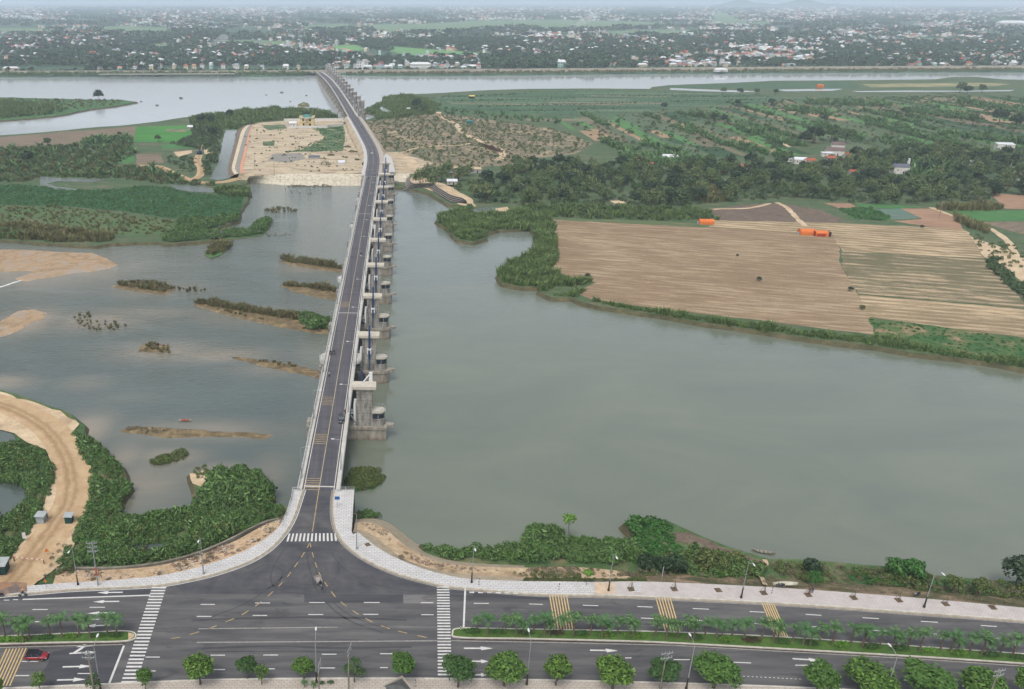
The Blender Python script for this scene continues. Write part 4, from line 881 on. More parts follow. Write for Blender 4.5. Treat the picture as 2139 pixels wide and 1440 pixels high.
kerb('kerb', KS, .35, m_kerb, -1, 'kerb along the near side of the boulevard')
for K in (KL, KR):
    m = MB(); m.add(*ribbon_vf(K, offs(K, -.5), .012)); m.build('gutter_line', m_gutter, road)
    m = MB(); m.add(*ribbon_vf(offs(K, -.62), offs(K, -.8), .02)); m.build('edge_line', m_white if K is KL else m_faint, road)
def pave(name, inner, outer, z, mat, label): return sheet(name, [p.to_2d() for p in inner] + [p.to_2d() for p in reversed(outer)], z, mat, label)
pave('pavement', offs(KL, .35), OL, .155, m_pave, 'white tiled pavement west of the junction')
kr = offs(KR, .35); xs_ = U(1243, 1240, 0).x
krA = [p for p in kr if p.x < xs_]; orA = [p for p in OR if p.x < xs_]; krB = [p for p in kr if p.x >= xs_]; orB = [p for p in OR if p.x >= xs_]
pave('pavement', krA + [Vector((xs_, krA[-1].y, 0))], orA + [Vector((xs_, orA[-1].y, 0))], .155, m_pave, 'white tiled pavement sweeping round the east corner')
pave('pavement', [Vector((xs_, krB[0].y, 0))] + krB, [Vector((xs_, orB[0].y, 0))] + orB, .155, m_pave2, 'worn greyish pavement along the river bank')
pave('pavement', offs(KS, -.35), [Vector((p.x, 60, 0)) for p in KS], .155, m_pave3, 'dusty pavement at the near side of the boulevard')
sheet('pavement_patch', UU([(-60, 1222), (10, 1216), (56, 1217), (57, 1236), (0, 1243), (-60, 1247)], .16), .162, ground('brick_apron', [(0.35, C(184, 134, 96)), (0.55, C(120, 108, 100)), (0.75, C(98, 96, 98))], .3, 6, .25), 'dark brick apron where the dirt road meets the pavement')
for px in ([(1243, 1217.5), (1285, 1217), (1285, 1240), (1243, 1242)], [(1325, 1217), (1340, 1217), (1338, 1238), (1320, 1237)]):
    sheet('pavement_patch', UU(px, .16), .16, m_pave if px[0][0] > 1300 else plain('tan_pavers', C(212, 190, 164), .85, 0, .12, .6), 'patch of different paving')
# right-hand lookout slab drop and bridge-head wall
mw = MB(); rl = [p for p in OR if p.y > U(736, 1113, 0).y - .5]
mw.add(*ribbon_vf([Vector((p.x, p.y, .15)) for p in rl], [Vector((p.x, p.y, -8)) for p in rl])); e_ = U(699, 1024, 0)
mw.add([(e_.x, e_.y, .15), (rl[0].x, rl[0].y, .15), (rl[0].x, rl[0].y, -8), (e_.x, e_.y, -8)], [(0, 1, 2, 3)])
tag(mw.build('retaining_wall', m_concdark), 'tall retaining wall of the bridge head above the water', 'wall')
# ---------------------------------------------------------------- median with its kerb
def median(top, bot, tip, left):
    T = [U(x, y, 0) for x, y in top]; B = [U(x, y, 0) for x, y in bot]; tp = U(*tip, 0)
    ring = smooth_line((T if not left else list(reversed(T)))[::-1] + [tp] + (B if not left else list(reversed(B))), 5)
    ring = [p for p in ring]
    P = [p.to_2d() for p in ring]
    if area2(P) < 0: P.reverse(); ring = ring[::-1]
    n = len(P); inn = []
    for i in range(n):
        d = (P[(i + 1) % n] - P[i - 1]); d = d.normalized() if d.length > 1e-6 else Vector((1, 0)); inn.append(P[i] + Vector((-d.y, d.x)) * .3)
    m = MB(); vs = [(p.x, p.y, 0) for p in P] + [(p.x, p.y, .2) for p in P] + [(p.x, p.y, .2) for p in inn]
    m.add(vs, [(i, (i + 1) % n, n + (i + 1) % n, n + i) for i in range(n)] + [(n + i, n + (i + 1) % n, 2 * n + (i + 1) % n, 2 * n + i) for i in range(n)])
    tag(m.build('median_kerb', m_kerb), 'pale kerb around the planted median ' + ('with the red car beside it' if left else 'lined with palms'), kind='structure')
    tag(sheet('grass', inn, .19, m_grass), 'mown grass of the median ' + ('beside the red car' if left else 'east of the crossing'), 'grass', None, 'stuff')
    return inn
MT = [(961, 1312.6), (1060, 1314), (1151, 1315.6), (1395, 1320.5), (1649, 1332), (1918, 1351), (2139, 1366.5), (2420, 1390), (2760, 1420)]
MBt = [(961, 1334), (1100, 1336.5), (1287, 1341), (1400, 1345), (1676, 1360), (1918, 1374), (2139, 1388.5), (2420, 1410), (2760, 1438)]
medR = median(MT, MBt, (944, 1323), False)
medL = median([(-200, 1337), (0, 1329.5), (180, 1322), (262, 1318.5)], [(-200, 1357), (0, 1347.5), (150, 1344), (265, 1341)], (285, 1327), True)
sheet('median_tip', UU([(268, 1321), (280, 1325), (280, 1330), (268, 1338)], .2), .205, m_sand, 'bare sandy tip of the short median')
dk = MB(); A_ = smooth_line([U(x, y + 1.2, 0) for x, y in MBt], 4); dk.add(*ribbon_vf(offs(A_, .3), offs(A_, -.25), .011)); dk.build('gutter_line', plain('damp_gutter', C(84, 76, 68), .9, 0, .3, .7), road)
dk = MB(); A_ = smooth_line([U(x, y + 1.5, 0) for x, y in [(-60, 1350), (0, 1348), (150, 1345), (262, 1342)]], 4); dk.add(*ribbon_vf(offs(A_, .5), offs(A_, -.5), .011)); dk.build('gutter_line', MATS['damp_gutter'], road)
# ---------------------------------------------------------------- bridge
m_deckconc = plain('deck_concrete', C(206, 204, 198), 0.85, 0, 0.12, .6)
m_rail = plain('rail_white', C(214, 216, 214), 0.6, 0.0, 0.08, 1)
m_pier = NT('pier_concrete')
_z = m_pier.n('SeparateXYZ'); m_pier.l(m_pier.pos(), _z.inputs[0])
_st = m_pier.noise(m_pier.pos(1.2, 1.2, 0.16), 0.9, 7, 0.72, .3); _bl = m_pier.noise(m_pier.pos(), .35, 5, .65)
_k = m_pier.math('ADD', m_pier.math('MULTIPLY', _st, .65), m_pier.math('MULTIPLY', _bl, .45))
_c = m_pier.ramp(_k, [(0.34, C(76, 71, 62)), (0.46, C(130, 123, 111)), (0.6, C(164, 159, 147)), (0.75, C(186, 181, 170))])
_wl = m_pier.n('MapRange'); _wl.inputs[1].default_value = WATER; _wl.inputs[2].default_value = WATER + 1.3; _wl.inputs[3].default_value = .85; _wl.inputs[4].default_value = 0; m_pier.l(m_pier.math('ADD', _z.outputs[2], m_pier.math('MULTIPLY', _bl, .8)), _wl.inputs[0])
m_pier = m_pier.out(m_pier.mix(_wl.outputs[0], _c, C(112, 88, 68)), .92)
m_tower = NT('tower_concrete')
_st = m_tower.noise(m_tower.pos(1, 1, .22), .9, 7, .72, .3); _sp = m_tower.n('SeparateXYZ'); m_tower.l(m_tower.pos(), _sp.inputs[0])
_jn = m_tower.math('PINGPONG', m_tower.math('ADD', _sp.outputs[2], 3.0), 1.05); _jn = m_tower.ramp(_jn, [(0.0, (.55,) * 3 + (1,)), (0.14, (1,) * 3 + (1,))])
m_tower = m_tower.out(m_tower.mix(1.0, m_tower.ramp(_st, [(0.3, C(84, 82, 76)), (0.46, C(138, 135, 128)), (0.62, C(174, 172, 165))]), _jn, 'MULTIPLY'), .92)
m_cap = plain('cap_concrete', C(204, 198, 184), .9, 0, .1, .6)
m_bwhite = plain('painted_white', C(226, 228, 228), .5, 0, .06, 1)
m_blue = plain('blue_steel', C(38, 74, 128), .4, .2, .1, 1)
m_glassd = plain('dark_glass', C(40, 52, 66), .12, 0, .2, .8, spec=.6)
m_steel = plain('galvanised', C(170, 176, 178), .45, .3, .08, 1)
m_darksteel = plain('dark_pole', C(66, 56, 50), .6, .1, .15, 1)
def B1(Y):
    return Vector((-10.1 + (Y - 180) * .0475, Y, 1.6 * math.sin(math.pi * min(1, max(0, (Y - 180.3) / 410)))))
b2a, b2b = U(737, 244, 0), U(667, 151.5, -1)
def B2(t):
    p = b2a.lerp(b2b, t); p.z += 7.0 * math.sin(math.pi * t) ** 1.0 - 1.0 * 0; return p
def bridge(label, line, joints, left_rumble=(), bal=()):
    br = empty('bridge', (0, 0, 0), 0, label, 'bridge')
    L = lambda d, dz=0.0: [p + Vector((0, 0, dz)) for p in offs(line, d)]
    m = MB(); m.add(*ribbon_vf(L(5.5, -.02), L(-5.5, -.02)))
    for s_ in (5.5, -5.5): m.add(*ribbon_vf(L(s_, .3), L(s_, -1.0))); m.add(*ribbon_vf(L(s_ * .86, -1.0), L(s_ * .86, -2.0)))
    m.add(*ribbon_vf(L(5.5, -1.0), L(-5.5, -1.0))); m.add(*ribbon_vf(L(4.73, -2.0), L(-4.73, -2.0))); m.build('deck', m_pier, br)
    m = MB(); m.add(*ribbon_vf(L(4.02, .012), L(-4.02, .012))); m.build('roadway', m_deckroad, br)
    for s_ in (1, -1):
        m = MB(); m.add(*ribbon_vf(L(s_ * 4.3, .3), L(s_ * 5.5, .3))); m.add(*ribbon_vf(L(s_ * 4.3, 0), L(s_ * 4.3, .3))); m.build('footway', m_deckconc, br)
        m = MB(); m.add(*ribbon_vf(L(s_ * 4.3, .02), L(s_ * 4.02, .02))); m.build('gutter', plain('deck_gutter', C(112, 102, 90), .9, 0, .3, .4) if 'deck_gutter' not in MATS else MATS['deck_gutter'], br)
        m = MB(); m.add(*ribbon_vf(L(s_ * 3.72, .024), L(s_ * 3.9, .024))); m.build('edge_line', m_white, br)
        # parapet: plinth, posts and two rails
        m = MB(); o_ = L(s_ * 5.32); pl = L(s_ * 5.45)
        m.add(*ribbon_vf(L(s_ * 5.2, .3), L(s_ * 5.2, .55))); m.add(*ribbon_vf(L(s_ * 5.2, .55), L(s_ * 5.5, .55))); m.add(*ribbon_vf(L(s_ * 5.5, .55), L(s_ * 5.5, -.3)))
        m.tube([p + Vector((0, 0, 1.3)) for p in o_], .07, 5); m.tube([p + Vector((0, 0, .92)) for p in o_], .045, 4)
        acc = 0
        for a_, b_ in zip(o_, o_[1:]):
            d = (b_ - a_).length; t = 0
            while acc < d:
                q = a_.lerp(b_, acc / d); m.box(q.x, q.y, q.z + .92, .22, .22, .8); acc += 2.2
            acc -= d
        m.build('parapet', m_rail, br)
    m = MB(); m.add(*ribbon_vf(L(.07, .024), L(-.07, .024))); m.build('centre_line', plain('pale_yellow', C(216, 200, 160), .8, 0, .15, 1.2) if 'pale_yellow' not in MATS else MATS['pale_yellow'], br)
    for k in joints:
        i = min(range(len(line)), key=lambda j: abs(line[j].y - k)); p = line[i]; t = (line[i + 1] - p).normalized(); n = Vector((-t.y, t.x, 0))
        a_, b_ = p + n * 4.0, p - n * 4.0; m = MB()
        m.add([tuple(q + t * w_ + Vector((0, 0, .03))) for q, w_ in ((a_, -.25), (b_, -.25), (b_, .25), (a_, .25))], [(0, 1, 2, 3)]); m.build('expansion_joint', m_deckconc, br)
    for k in left_rumble:
        m = MB()
        for j in range(6):
            i = min(range(len(line)), key=lambda q: abs(line[q].y - (k + j * 1.05))); p = line[i]; t = (line[i + 1] - p).normalized(); n = Vector((-t.y, t.x, 0)); p = p + t * ((k + j * 1.05) - p.y)
            a_, b_ = p + n * 3.6, p + n * .15
            m.add([tuple(q + t * w_ + Vector((0, 0, .03))) for q, w_ in ((a_, -.11), (b_, -.11), (b_, .11), (a_, .11))], [(0, 1, 2, 3)])
        m.build('rumble_stripe', MATS['worn_yellow'], br)
    for Yb, s_ in bal:
        i = min(range(len(line)), key=lambda j: abs(line[j].y - Yb)); c_ = line[i] + Vector((s_ * 5.4, 0, 0))
        arc = [(c_.x + s_ * 2.0 * math.sin(a__), c_.y + 4.4 * math.cos(a__)) for a__ in [math.pi * q / 10 for q in range(11)]]
        m = MB(); m.prism(arc if s_ < 0 else arc, c_.z - .3, c_.z + .28); o_ = m.build('lookout', m_deckconc, br)
        m = MB(); ap = [Vector((x, y, c_.z + 1.25)) for x, y in arc]; m.tube(ap, .06, 5); m.tube([p - Vector((0, 0, .5)) for p in ap], .04, 4)
        for p in ap: m.box(p.x, p.y, c_.z + .75, .1, .1, 1.0)
        m.build('railing', m_steel, o_)
    return br
line1 = [B1(y) for y in np.arange(180.3, 588, 2.0)]
line2 = [B2(t) for t in np.linspace(0, 1, 150)]
ry = lambda py: U(690, py, .8).y
bridge('long grey bridge crossing the near channel beside ten gate towers', line1, [182, ry(658), ry(449), 585], [ry(1018), ry(924), ry(845), ry(644)], [(U(655, 755, 0).y, -1), (U(655, 755, 0).y, 1), (U(700, 590, 0).y, -1), (U(720, 480, 0).y, -1), (U(720, 480, 0).y, 1), (U(740, 420, 0).y, -1)])
bridge('farther arched bridge crossing the main channel beside many gate towers', line2, [line2[40].y, line2[90].y])
# abutment blocks of the two bridges
m = MB()
for p, w_ in ((B1(586), 7), (b2a, 7), (b2b + Vector((0, 0, 0)), 7)): m.box(p.x, p.y + 2, -4.6, 12, w_, 8)
tag(m.build('bridge_abutment', m_pier), 'concrete blocks carrying the ends of the bridges', kind='structure')
# gate towers
def rect_round(x0, x1, hy, n=7):
    """plan of a block whose upstream end is round"""
    return [(x0, -hy)] + [(x1 - hy * .9 + hy * .9 * math.sin(a_), -hy * math.cos(a_)) for a_ in [math.pi * k / n for k in range(n + 1)]] + [(x0, hy)]
def gate_tower(cx_, cyy, rz, first=False, fine=True, hgt=12.3, label='', group=None, blue=True, wide=None):
    o = empty('gate_tower', (cx_, cyy, 0), rz, label, 'gate tower', group)
    m = MB(); hy = 1.9
    nose = rect_round(-7.5, 16.9, hy) if not first else [(-7.5, -hy), (16.5, -hy), (16.5, hy), (-7.5, hy)]
    m.prism(nose, WATER - 1.5, -3.9); m.prism([(x * 1.0, y * 1.16) for x, y in nose], -3.9, -3.0)
    m.prism([(14.0, -hy * 1.15), (18.7, -.5), (18.7, .5), (14.0, hy * 1.15)], -3.5, -2.7, .0)
    x0_ = -7.4 if wide is None else -5.0
    m.prism([(x0_, -1.5), (4.6, -1.5), (4.6, 1.5), (x0_, 1.5)], -3.0, -1.95 if wide is None else wide - 1.95)
    m.build('pier', m_pier, o)
    m = MB(); zt = -3.0 + hgt; m.box(9.9 if not wide else 11.0, 0, (-3.0 + zt) / 2, 4.6 if not wide else 7.6, 2.6 if not wide else 3.4, hgt)
    if fine:
        for x in (7.75, 12.05): m.box(x, -1.42, (-3 + zt) / 2, .32, .3, hgt * .98)
    m.build('tower', m_tower, o)
    m = MB(); m.box(9.7 if not wide else 11.2, 0, zt + .45, 7.2 if not wide else 9.0, 4.0, .9 if not wide else .6); m.box(9.7 if not wide else 11.0, 0, zt - .25, 5.4 if not wide else 8.0, 3.7 if wide else 3.0, .5); m.build('cap_beam', m_cap, o)
    if fine:
        cab = rect_round(12.2, 16.0, 1.75)
        m = MB(); m.prism(cab, -3.0, -.4); m.prism(cab, 1.2, 1.55); c_ = m.build('cabin', m_tower, o)
        m = MB(); m.prism([(x - .08, y * .95) for x, y in cab], -.4, 1.2); m.build('window', m_glassd, c_)
        m = MB()
        for x in (12.35, 14.0):
            for s_ in (-1, 1): m.box(x, s_ * 1.73, .4, .14, .1, 1.6)
        m.build('mullion', m_tower, c_)
        bal = rect_round(12.2, 16.25, 1.95)
        m = MB(); m.prism(bal, 1.55, 1.95); m.build('balcony', m_cap, c_)
        m = MB(); top = [Vector((x, y, 3.0)) for x, y in bal]
        m.tube(top, .06, 5); m.tube([p - Vector((0, 0, .5)) for p in top], .04, 4)
        for p in top: m.box(p.x, p.y, 2.45, .07, .07, 1.1)
        m.build('railing', m_steel, c_)
        # white riser on the bridge side and the gangway from the deck
        m = MB(); m.tube([(7.1, -.6, -2.8), (7.0, -.6, 3.0), (7.2, -.6, 5.5)], .42, 7); m.build('riser_pipe', m_bwhite, o)
        m = MB(); m.box(6.3, .9, .1, 2.2, 1.0, .15)
        for s_ in (.45, 1.35): m.tube([(5.3, s_, 1.1), (7.5, s_, 1.1)], .05, 4); m.tube([(5.3, s_, .6), (7.5, s_, .6)], .04, 4)
        for k in range(9): m.box(5.9 + k * .22, -1.0, .2 - k * .32, .26, .9, .1)
        m.build('gangway', m_steel, o)
    if blue:
        if not first:
            m = MB(); m.tube([(9.9, -2.0, 1.6), (9.9, -2.0, zt + 4.6)], .3, 7); m.tube([(9.9, -2.0, -2.6), (9.9, -2.0, 1.6)], .2, 6); h_ = m.build('hoist_cylinder', m_blue, o)
            m = MB(); m.box(9.9, -1.95, 5.2, 1.5, 1.0, .5); m.box(9.35, -1.95, 4.3, .35, .9, 1.6); m.box(10.45, -1.95, 4.3, .35, .9, 1.6); m.build('hoist_bracket', m_bwhite, h_)
        else:
            m = MB(); m.tube([(8.9, 2.1, 4), (8.9, 2.1, zt + 4.2)], .22, 7); h_ = m.build('hoist_cylinder', m_blue, o)
            m = MB(); m.box(11.6, 2.3, zt + 1.5, 1.0, .8, 4.4); m.tube([(9.6, 2.2, zt + .8), (11.2, 2.3, zt + 3)], .25, 5); m.build('hoist_bracket', m_bwhite, h_)
    return o
for i in range(10):
    Y = 222.5 + i * 40.3; p = B1(Y)
    lab = 'weathered gate tower nearest the junction, square ended and without a blue mast before it' if i == 0 else f'concrete gate tower with blue hoist mast, {nth(i)} along the near bridge from the junction'
    gate_tower(p.x, p.y, R(-2.7) * 1, i == 0, True, 12.3, lab, 'gate towers of the near bridge')
m_gate = plain('gate_steel', C(66, 72, 74), .6, .2, .2, .6)
for i in range(9):
    Y = 222.5 + (i + .5) * 40.3; p = B1(Y); o = empty('sluice_gate', (p.x, p.y, 0), R(-2.7), f'dark steel sluice gate between two towers, {nth(i)} from the junction', 'sluice gate', 'sluice gates of the near bridge')
    m = MB(); n = 9; arc = [(7.4 + 1.5 * math.cos(math.pi * (k / (n - 1) - .5)), -8.6 + 5.8 * k / (n - 1)) for k in range(n)]
    m.add([(x, y, z) for y in (-18, 18) for x, z in arc], [(k, k + 1, n + k + 1, n + k) for k in range(n - 1)]); m.build('gate_leaf', m_gate, o)
    m = MB()
    for z in (-5.2, -4.0): m.box(5.7, 0, z, .5, 36, .35)
    for y in (-16, 16): m.tube([(6.2, y, -5), (1.5, y * .97, -3.2)], .35, 5)
    m.build('gate_girder', m_gate, o)
dv = (b2b - b2a).to_2d().normalized(); rz2 = math.atan2(dv.y, dv.x) - math.pi / 2
Ltot = (b2b - b2a).length
for i in range(14):
    t = (22 + i * 40.3) / Ltot
    if t > .985: break
    p = B2(t)
    gate_tower(p.x, p.y, rz2, False, i < 2, 16.5 + 3 * math.sin(math.pi * t), f'grey gate tower, {nth(i)} along the far bridge counted from the island', 'gate towers of the far bridge', blue=True, wide=p.z)
# road on the island between the bridges
ic = [(776.5, 361), (780, 340), (779, 322), (774, 306), (766, 291), (757, 275), (748, 260), (740, 247)]
IL = smooth_line([U(x, y, 0) for x, y in ic], 8)
IL[0] = B1(588); IL[-1] = b2a
emb = MB()
a_, b_ = offs(IL, 7.5), offs(IL, -8.5)
dn = lambda Lx, z: [Vector((p.x, p.y, z)) for p in Lx]
emb.add(*ribbon_vf(dn(a_, -.3), dn(b_, -.3))); emb.add(*ribbon_vf(dn(a_, -.3)[9:], dn(offs(IL, 13), LOW)[9:])); emb.add(*ribbon_vf(dn(b_, -.3)[9:], dn(offs(IL, -14), LOW)[9:]))
tag(emb.build('ramp_embankment', m_fill), 'sandy embankment carrying the road between the bridges', kind='structure')
ir = tag(MB().add(*ribbon_vf(offs(IL, 4.6), offs(IL, -4.6), .0)).build('island_road', m_deckroad), 'curving asphalt road between the two bridges', kind='structure')
m = MB(); m.add(*ribbon_vf(offs(IL, 3.7), offs(IL, 3.5), .02)); m.add(*ribbon_vf(offs(IL, -3.7), offs(IL, -3.5), .02)); m.add(*ribbon_vf(offs(IL, .1), offs(IL, -.1), .02)); m.build('lane_line', m_faint, ir)
m = MB()
for k in (3, 20, 26, 36): 
    p = IL[k]; q = IL[k + 1]; t = (q - p).normalized(); n = Vector((-t.y, t.x, 0))
    m.add([tuple(p + n * s_ * 4 + t * w_ + Vector((0, 0, .03))) for s_, w_ in ((1, -.3), (-1, -.3), (-1, .3), (1, .3))], [(0, 1, 2, 3)])
m.build('rumble_stripe', m_faint, ir)
pvl = MB(); pvl.add(*ribbon_vf(dn(offs(IL, 4.7), .14), dn(offs(IL, 7.4), .14))); tag(pvl.build('pavement', m_pave), 'pale pavement west of the island road', kind='structure')
pvr = MB(); pvr.add(*ribbon_vf(dn(offs(IL, -4.7), .14), dn(offs(IL, -8.3), .14))); tag(pvr.build('pavement', m_pave3), 'pale pavement east of the island road', kind='structure')
sheet('pavement', UU([(792, 345), (806, 320), (818, 330), (826, 360), (800, 362)], -.2), -.12, m_pave, 'pale paved apron at the island bridge head')
# stepped revetment
sr_top = [(853, 366), (863, 383), (903, 383), (915, 391), (930, 400), (945, 408), (965, 413), (974, 420)]
sr_bot = [(842, 393), (846, 400), (888, 399), (902, 407), (920, 420), (938, 430), (952, 432), (976, 430)]
T_ = smooth_line([U(x, y, -3.0) for x, y in sr_top], 4); Bt_ = smooth_line([U(x, y, WATER - .3) for x, y in sr_bot], 4)
m = MB(); mr_ = MB(); ns = 6
m_step = plain('step_concrete', C(148, 142, 136), .9, 0, .18, .6)
prev = None
for k in range(ns):
    f0, f1 = k / ns, (k + .98) / ns
    za, zb_ = -3.0 + (WATER + 2.6 + .4) * 0 - (4.6 * k / ns), -3.0 - 4.6 * (k + 1) / ns
    a_ = [Vector((p.x + (q.x - p.x) * f0, p.y + (q.y - p.y) * f0, za)) for p, q in zip(T_, Bt_)]; b_ = [Vector((p.x + (q.x - p.x) * f1, p.y + (q.y - p.y) * f1, za)) for p, q in zip(T_, Bt_)]
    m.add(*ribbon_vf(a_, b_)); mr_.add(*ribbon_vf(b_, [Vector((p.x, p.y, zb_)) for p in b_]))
    # the shade below each nosing is put into the dark riser colour
srv = m.build('stepped_revetment', m_step); mr_.build('riser', plain('riser_shade', C(74, 72, 68), .9, 0, .2, .5), srv)
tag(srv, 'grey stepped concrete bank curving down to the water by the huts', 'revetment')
# ---------------------------------------------------------------- foliage
g = lambda r_, g_, b_: C(r_, g_, b_, .7)
lf_street = leaf('leaf_street', g(24, 50, 16), g(112, 150, 58), g(70, 106, 42))
lf_street2 = leaf('leaf_street_dark', g(24, 45, 21), g(84, 118, 54), g(56, 92, 44))
lf_palm = leaf('leaf_palm', g(24, 52, 28), g(104, 146, 78), g(66, 108, 58))
lf_hedge = leaf('leaf_hedge', g(27, 52, 21), g(78, 118, 48), g(60, 100, 40))
lf_bright = leaf('leaf_bright', g(44, 76, 21), g(126, 172, 62), g(100, 150, 50))
lf_red = leaf('leaf_red', g(34, 27, 23), g(92, 66, 54), g(74, 60, 44))
lf_shrub = leaf('leaf_shrub', g(26, 50, 24), g(124, 160, 92), g(84, 118, 56))
lf_shrub2 = leaf('leaf_shrub_olive', g(37, 50, 24), g(118, 132, 72), g(92, 112, 56))
lf_dry = leaf('leaf_dry', g(84, 80, 60), g(142, 132, 108), g(114, 110, 82))
lf_vine = leaf('leaf_vine', g(24, 53, 22), g(86, 134, 58), g(60, 110, 46))
lf_reed = leaf('leaf_reed', g(34, 58, 26), g(130, 150, 86), g(92, 122, 60))
lf_reed2 = leaf('leaf_reed_olive', g(52, 57, 32), g(146, 142, 90), g(114, 116, 70))
lf_tuft = leaf('leaf_tuft', g(58, 62, 38), g(150, 138, 98), g(98, 104, 62))
lf_grove = leaf('leaf_grove', g(14, 28, 17), g(106, 128, 76), g(64, 92, 50))
lf_bamboo = leaf('leaf_bamboo', g(26, 46, 28), g(140, 156, 98), g(88, 112, 64))
lf_darktree = leaf('leaf_darktree', g(14, 30, 20), g(66, 90, 56), g(42, 68, 40))
lf_banana = leaf('leaf_banana', g(29, 59, 32), g(120, 152, 92), g(84, 124, 70))
lf_far = leaf('leaf_far', g(22, 38, 26), g(66, 94, 62), g(86, 116, 72), .7)
lf_crop = leaf('leaf_crop', g(30, 66, 32), g(98, 140, 76), g(66, 112, 56))
m_bark = plain('bark', C(104, 92, 78), .9, 0, .2, 2)
m_palmbark = plain('palm_bark', C(120, 108, 92), .9, 0, .2, 2)
def lm(name, VF, mat): return npmesh(name, VF[0], VF[1], mat)
def trunk_mesh(name, h, r0, r1, limbs, seed, mat):
    r_ = random.Random(seed); m = MB(); pts = [(0, 0, -.3)]
    for k in range(1, 5): pts.append((r_.uniform(-.06, .06) * h, r_.uniform(-.06, .06) * h, h * k / 4))
    m.tube(pts, [r0 * 1.25, r0, (r0 + r1) / 2, r1 * 1.1, r1], 7)
    for k in range(limbs):
        a_ = 6.283 * k / max(1, limbs) + r_.uniform(-.4, .4); b = Vector(pts[3 if k % 2 else 4]); e_ = b + Vector((math.cos(a_), math.sin(a_), r_.uniform(.6, 1.1))) * h * .45
        m.tube([b, b.lerp(e_, .5) + Vector((0, 0, .05 * h)), e_], [r1 * .8, r1 * .5, r1 * .2], 5)
    return m.mesh(name, mat)
def crown_blobs(r, seed, n=7, flat=.8, zc=0.0):
    r_ = random.Random(seed); B = [(0, 0, zc, r * .84, r * .84, r * .84 * flat)]
    for k in range(n):
        a_ = 6.283 * k / n + r_.uniform(-.3, .3); q = r * r_.uniform(.42, .6); s_ = r * r_.uniform(.34, .46)
        B.append((q * math.cos(a_), q * math.sin(a_), zc + r * flat * r_.uniform(-.4, .5), s_, s_, s_ * .85))
    return B
class Plant:
    """one kind of plant: several shapes of (trunk, crown); put() makes the first things and copies of them after that"""
    def __init__(s, name, cat, shapes): s.name, s.cat, s.shapes, s.k = name, cat, shapes, 0
    def put(s, x, y, z, sc, label, group, rz=None, i=None, sz=None):
        tr, cr = s.shapes[(s.k if i is None else i) % len(s.shapes)]; s.k += 1
        o = empty(s.name, (x, y, z), random.uniform(0, 6.28) if rz is None else rz, label, s.cat, group); o.scale = (sc, sc, sz or sc)
        if tr: link(bpy.data.objects.new('trunk', tr), o)
        link(bpy.data.objects.new('crown', cr), o); return o
# street trees: a clean stem and a dense round crown (crown radius 1, scaled)
def street_shape(seed, mat, n=2300, flat=.9, lw=.085, ll=.2):
    return (trunk_mesh('trunk', 1.15, .055, .04, 5, seed, m_bark), lm('crown', leafy(n, crown_blobs(.98, seed, 8, flat, 1.75), lw, ll, seed, .75), mat))
street = Plant('street_tree', 'tree', [street_shape(1, lf_street), street_shape(2, lf_street), street_shape(3, lf_street2), street_shape(4, lf_street)])
thin = Plant('street_tree', 'tree', [(trunk_mesh('trunk', 1.3, .05, .03, 6, 9, m_bark), lm('crown', leafy(520, [(0, 0, 2.1, .7, .7, .8), (.5, .2, 1.5, .5, .5, .5), (-.45, -.2, 1.7, .5, .5, .5), (.3, -.3, 2.5, .4, .4, .4)], .1, .22, 19, .7, 0, .2), lf_street2)),
    (trunk_mesh('trunk', 1.3, .05, .03, 6, 10, m_bark), lm('crown', leafy(700, crown_blobs(.95, 23, 6, 1.1, 1.9), .1, .22, 23, .7, 0, .2), lf_street))])
ST = [(301, 1412, 20, 1), (415, 1393, 38, 0), (515, 1390, 25, 0), (545, 1402, 20, 3), (633, 1391, 27, 0), (740, 1397, 28, 2), (842, 1387, 31, 0), (958, 1397, 39, 0), (1058, 1395, 46, 0), (1167, 1393, 34, 0), (1285, 1402, 47, 0), (1387, 1401, 37, 0), (1497, 1397, 54, 0), (1717, 1413, 41, 0), (1820, 1412, 57, 0), (1942, 1420, 58, 0), (2057, 1426, 52, 0), (2152, 1426, 34, 0), (80, 1418, 20, 3), (195, 1426, 20, 2), (-6, 1432, 14, 0)]
LBL = {301: 'small round street tree at the foot of the zebra crossing beside the red car', 415: 'tall egg-shaped street tree, first beyond the crossing near the red car', 515: 'darker half of the paired street trees east of the egg-shaped one', 545: 'thin lower half of the paired street trees east of the egg-shaped one', 633: 'round street tree beside the lamp post in mid junction', 740: 'sparse straggly street tree behind the utility pole in mid junction', 842: 'round street tree whose stem stands before the grey ornamental railing',
    958: 'dark round street tree overlapping the foot of the wide eastern crossing', 1058: 'big glossy round street tree just east of the crossing', 1167: 'smaller neat street tree between two big round ones', 1285: 'big round street tree beside the second lane arrow', 1387: 'dark street tree with a utility pole before its crown', 1497: 'largest round street tree near the thin dotted line', 1717: 'narrower yellowish street tree starting the dense row', 1820: 'very wide street tree, second of the dense row', 1942: 'widest street tree, third of the dense row', 2057: 'street tree with a utility pole before it in the dense row', 2152: 'street tree cut by the picture corner at the end of the dense row', 80: 'thin young street tree next to the yellow stripes and red car', 195: 'small leafy street tree behind the big utility pole', -6: 'street tree half hidden at the corner by the yellow stripes'}
for i, (x, y, r, kind) in enumerate(ST):
    zc = 4.4 if r > 30 else 3.3
    c = U(x, y, zc); t = c.y * CP - (c.z - H) * SP; rr_ = r * t / F
    pl = thin if kind in (2, 3) else street
    pl.put(c.x, c.y, .15, rr_, LBL[x], 'street trees along the near pavement', i=(0 if kind == 2 else 1 if kind == 3 else (2 if x in (958, 1387, 515) else i % 4 if i % 4 != 2 else 1)), sz=(zc - .15) / (1.75 if kind not in (2, 3) else 1.95))
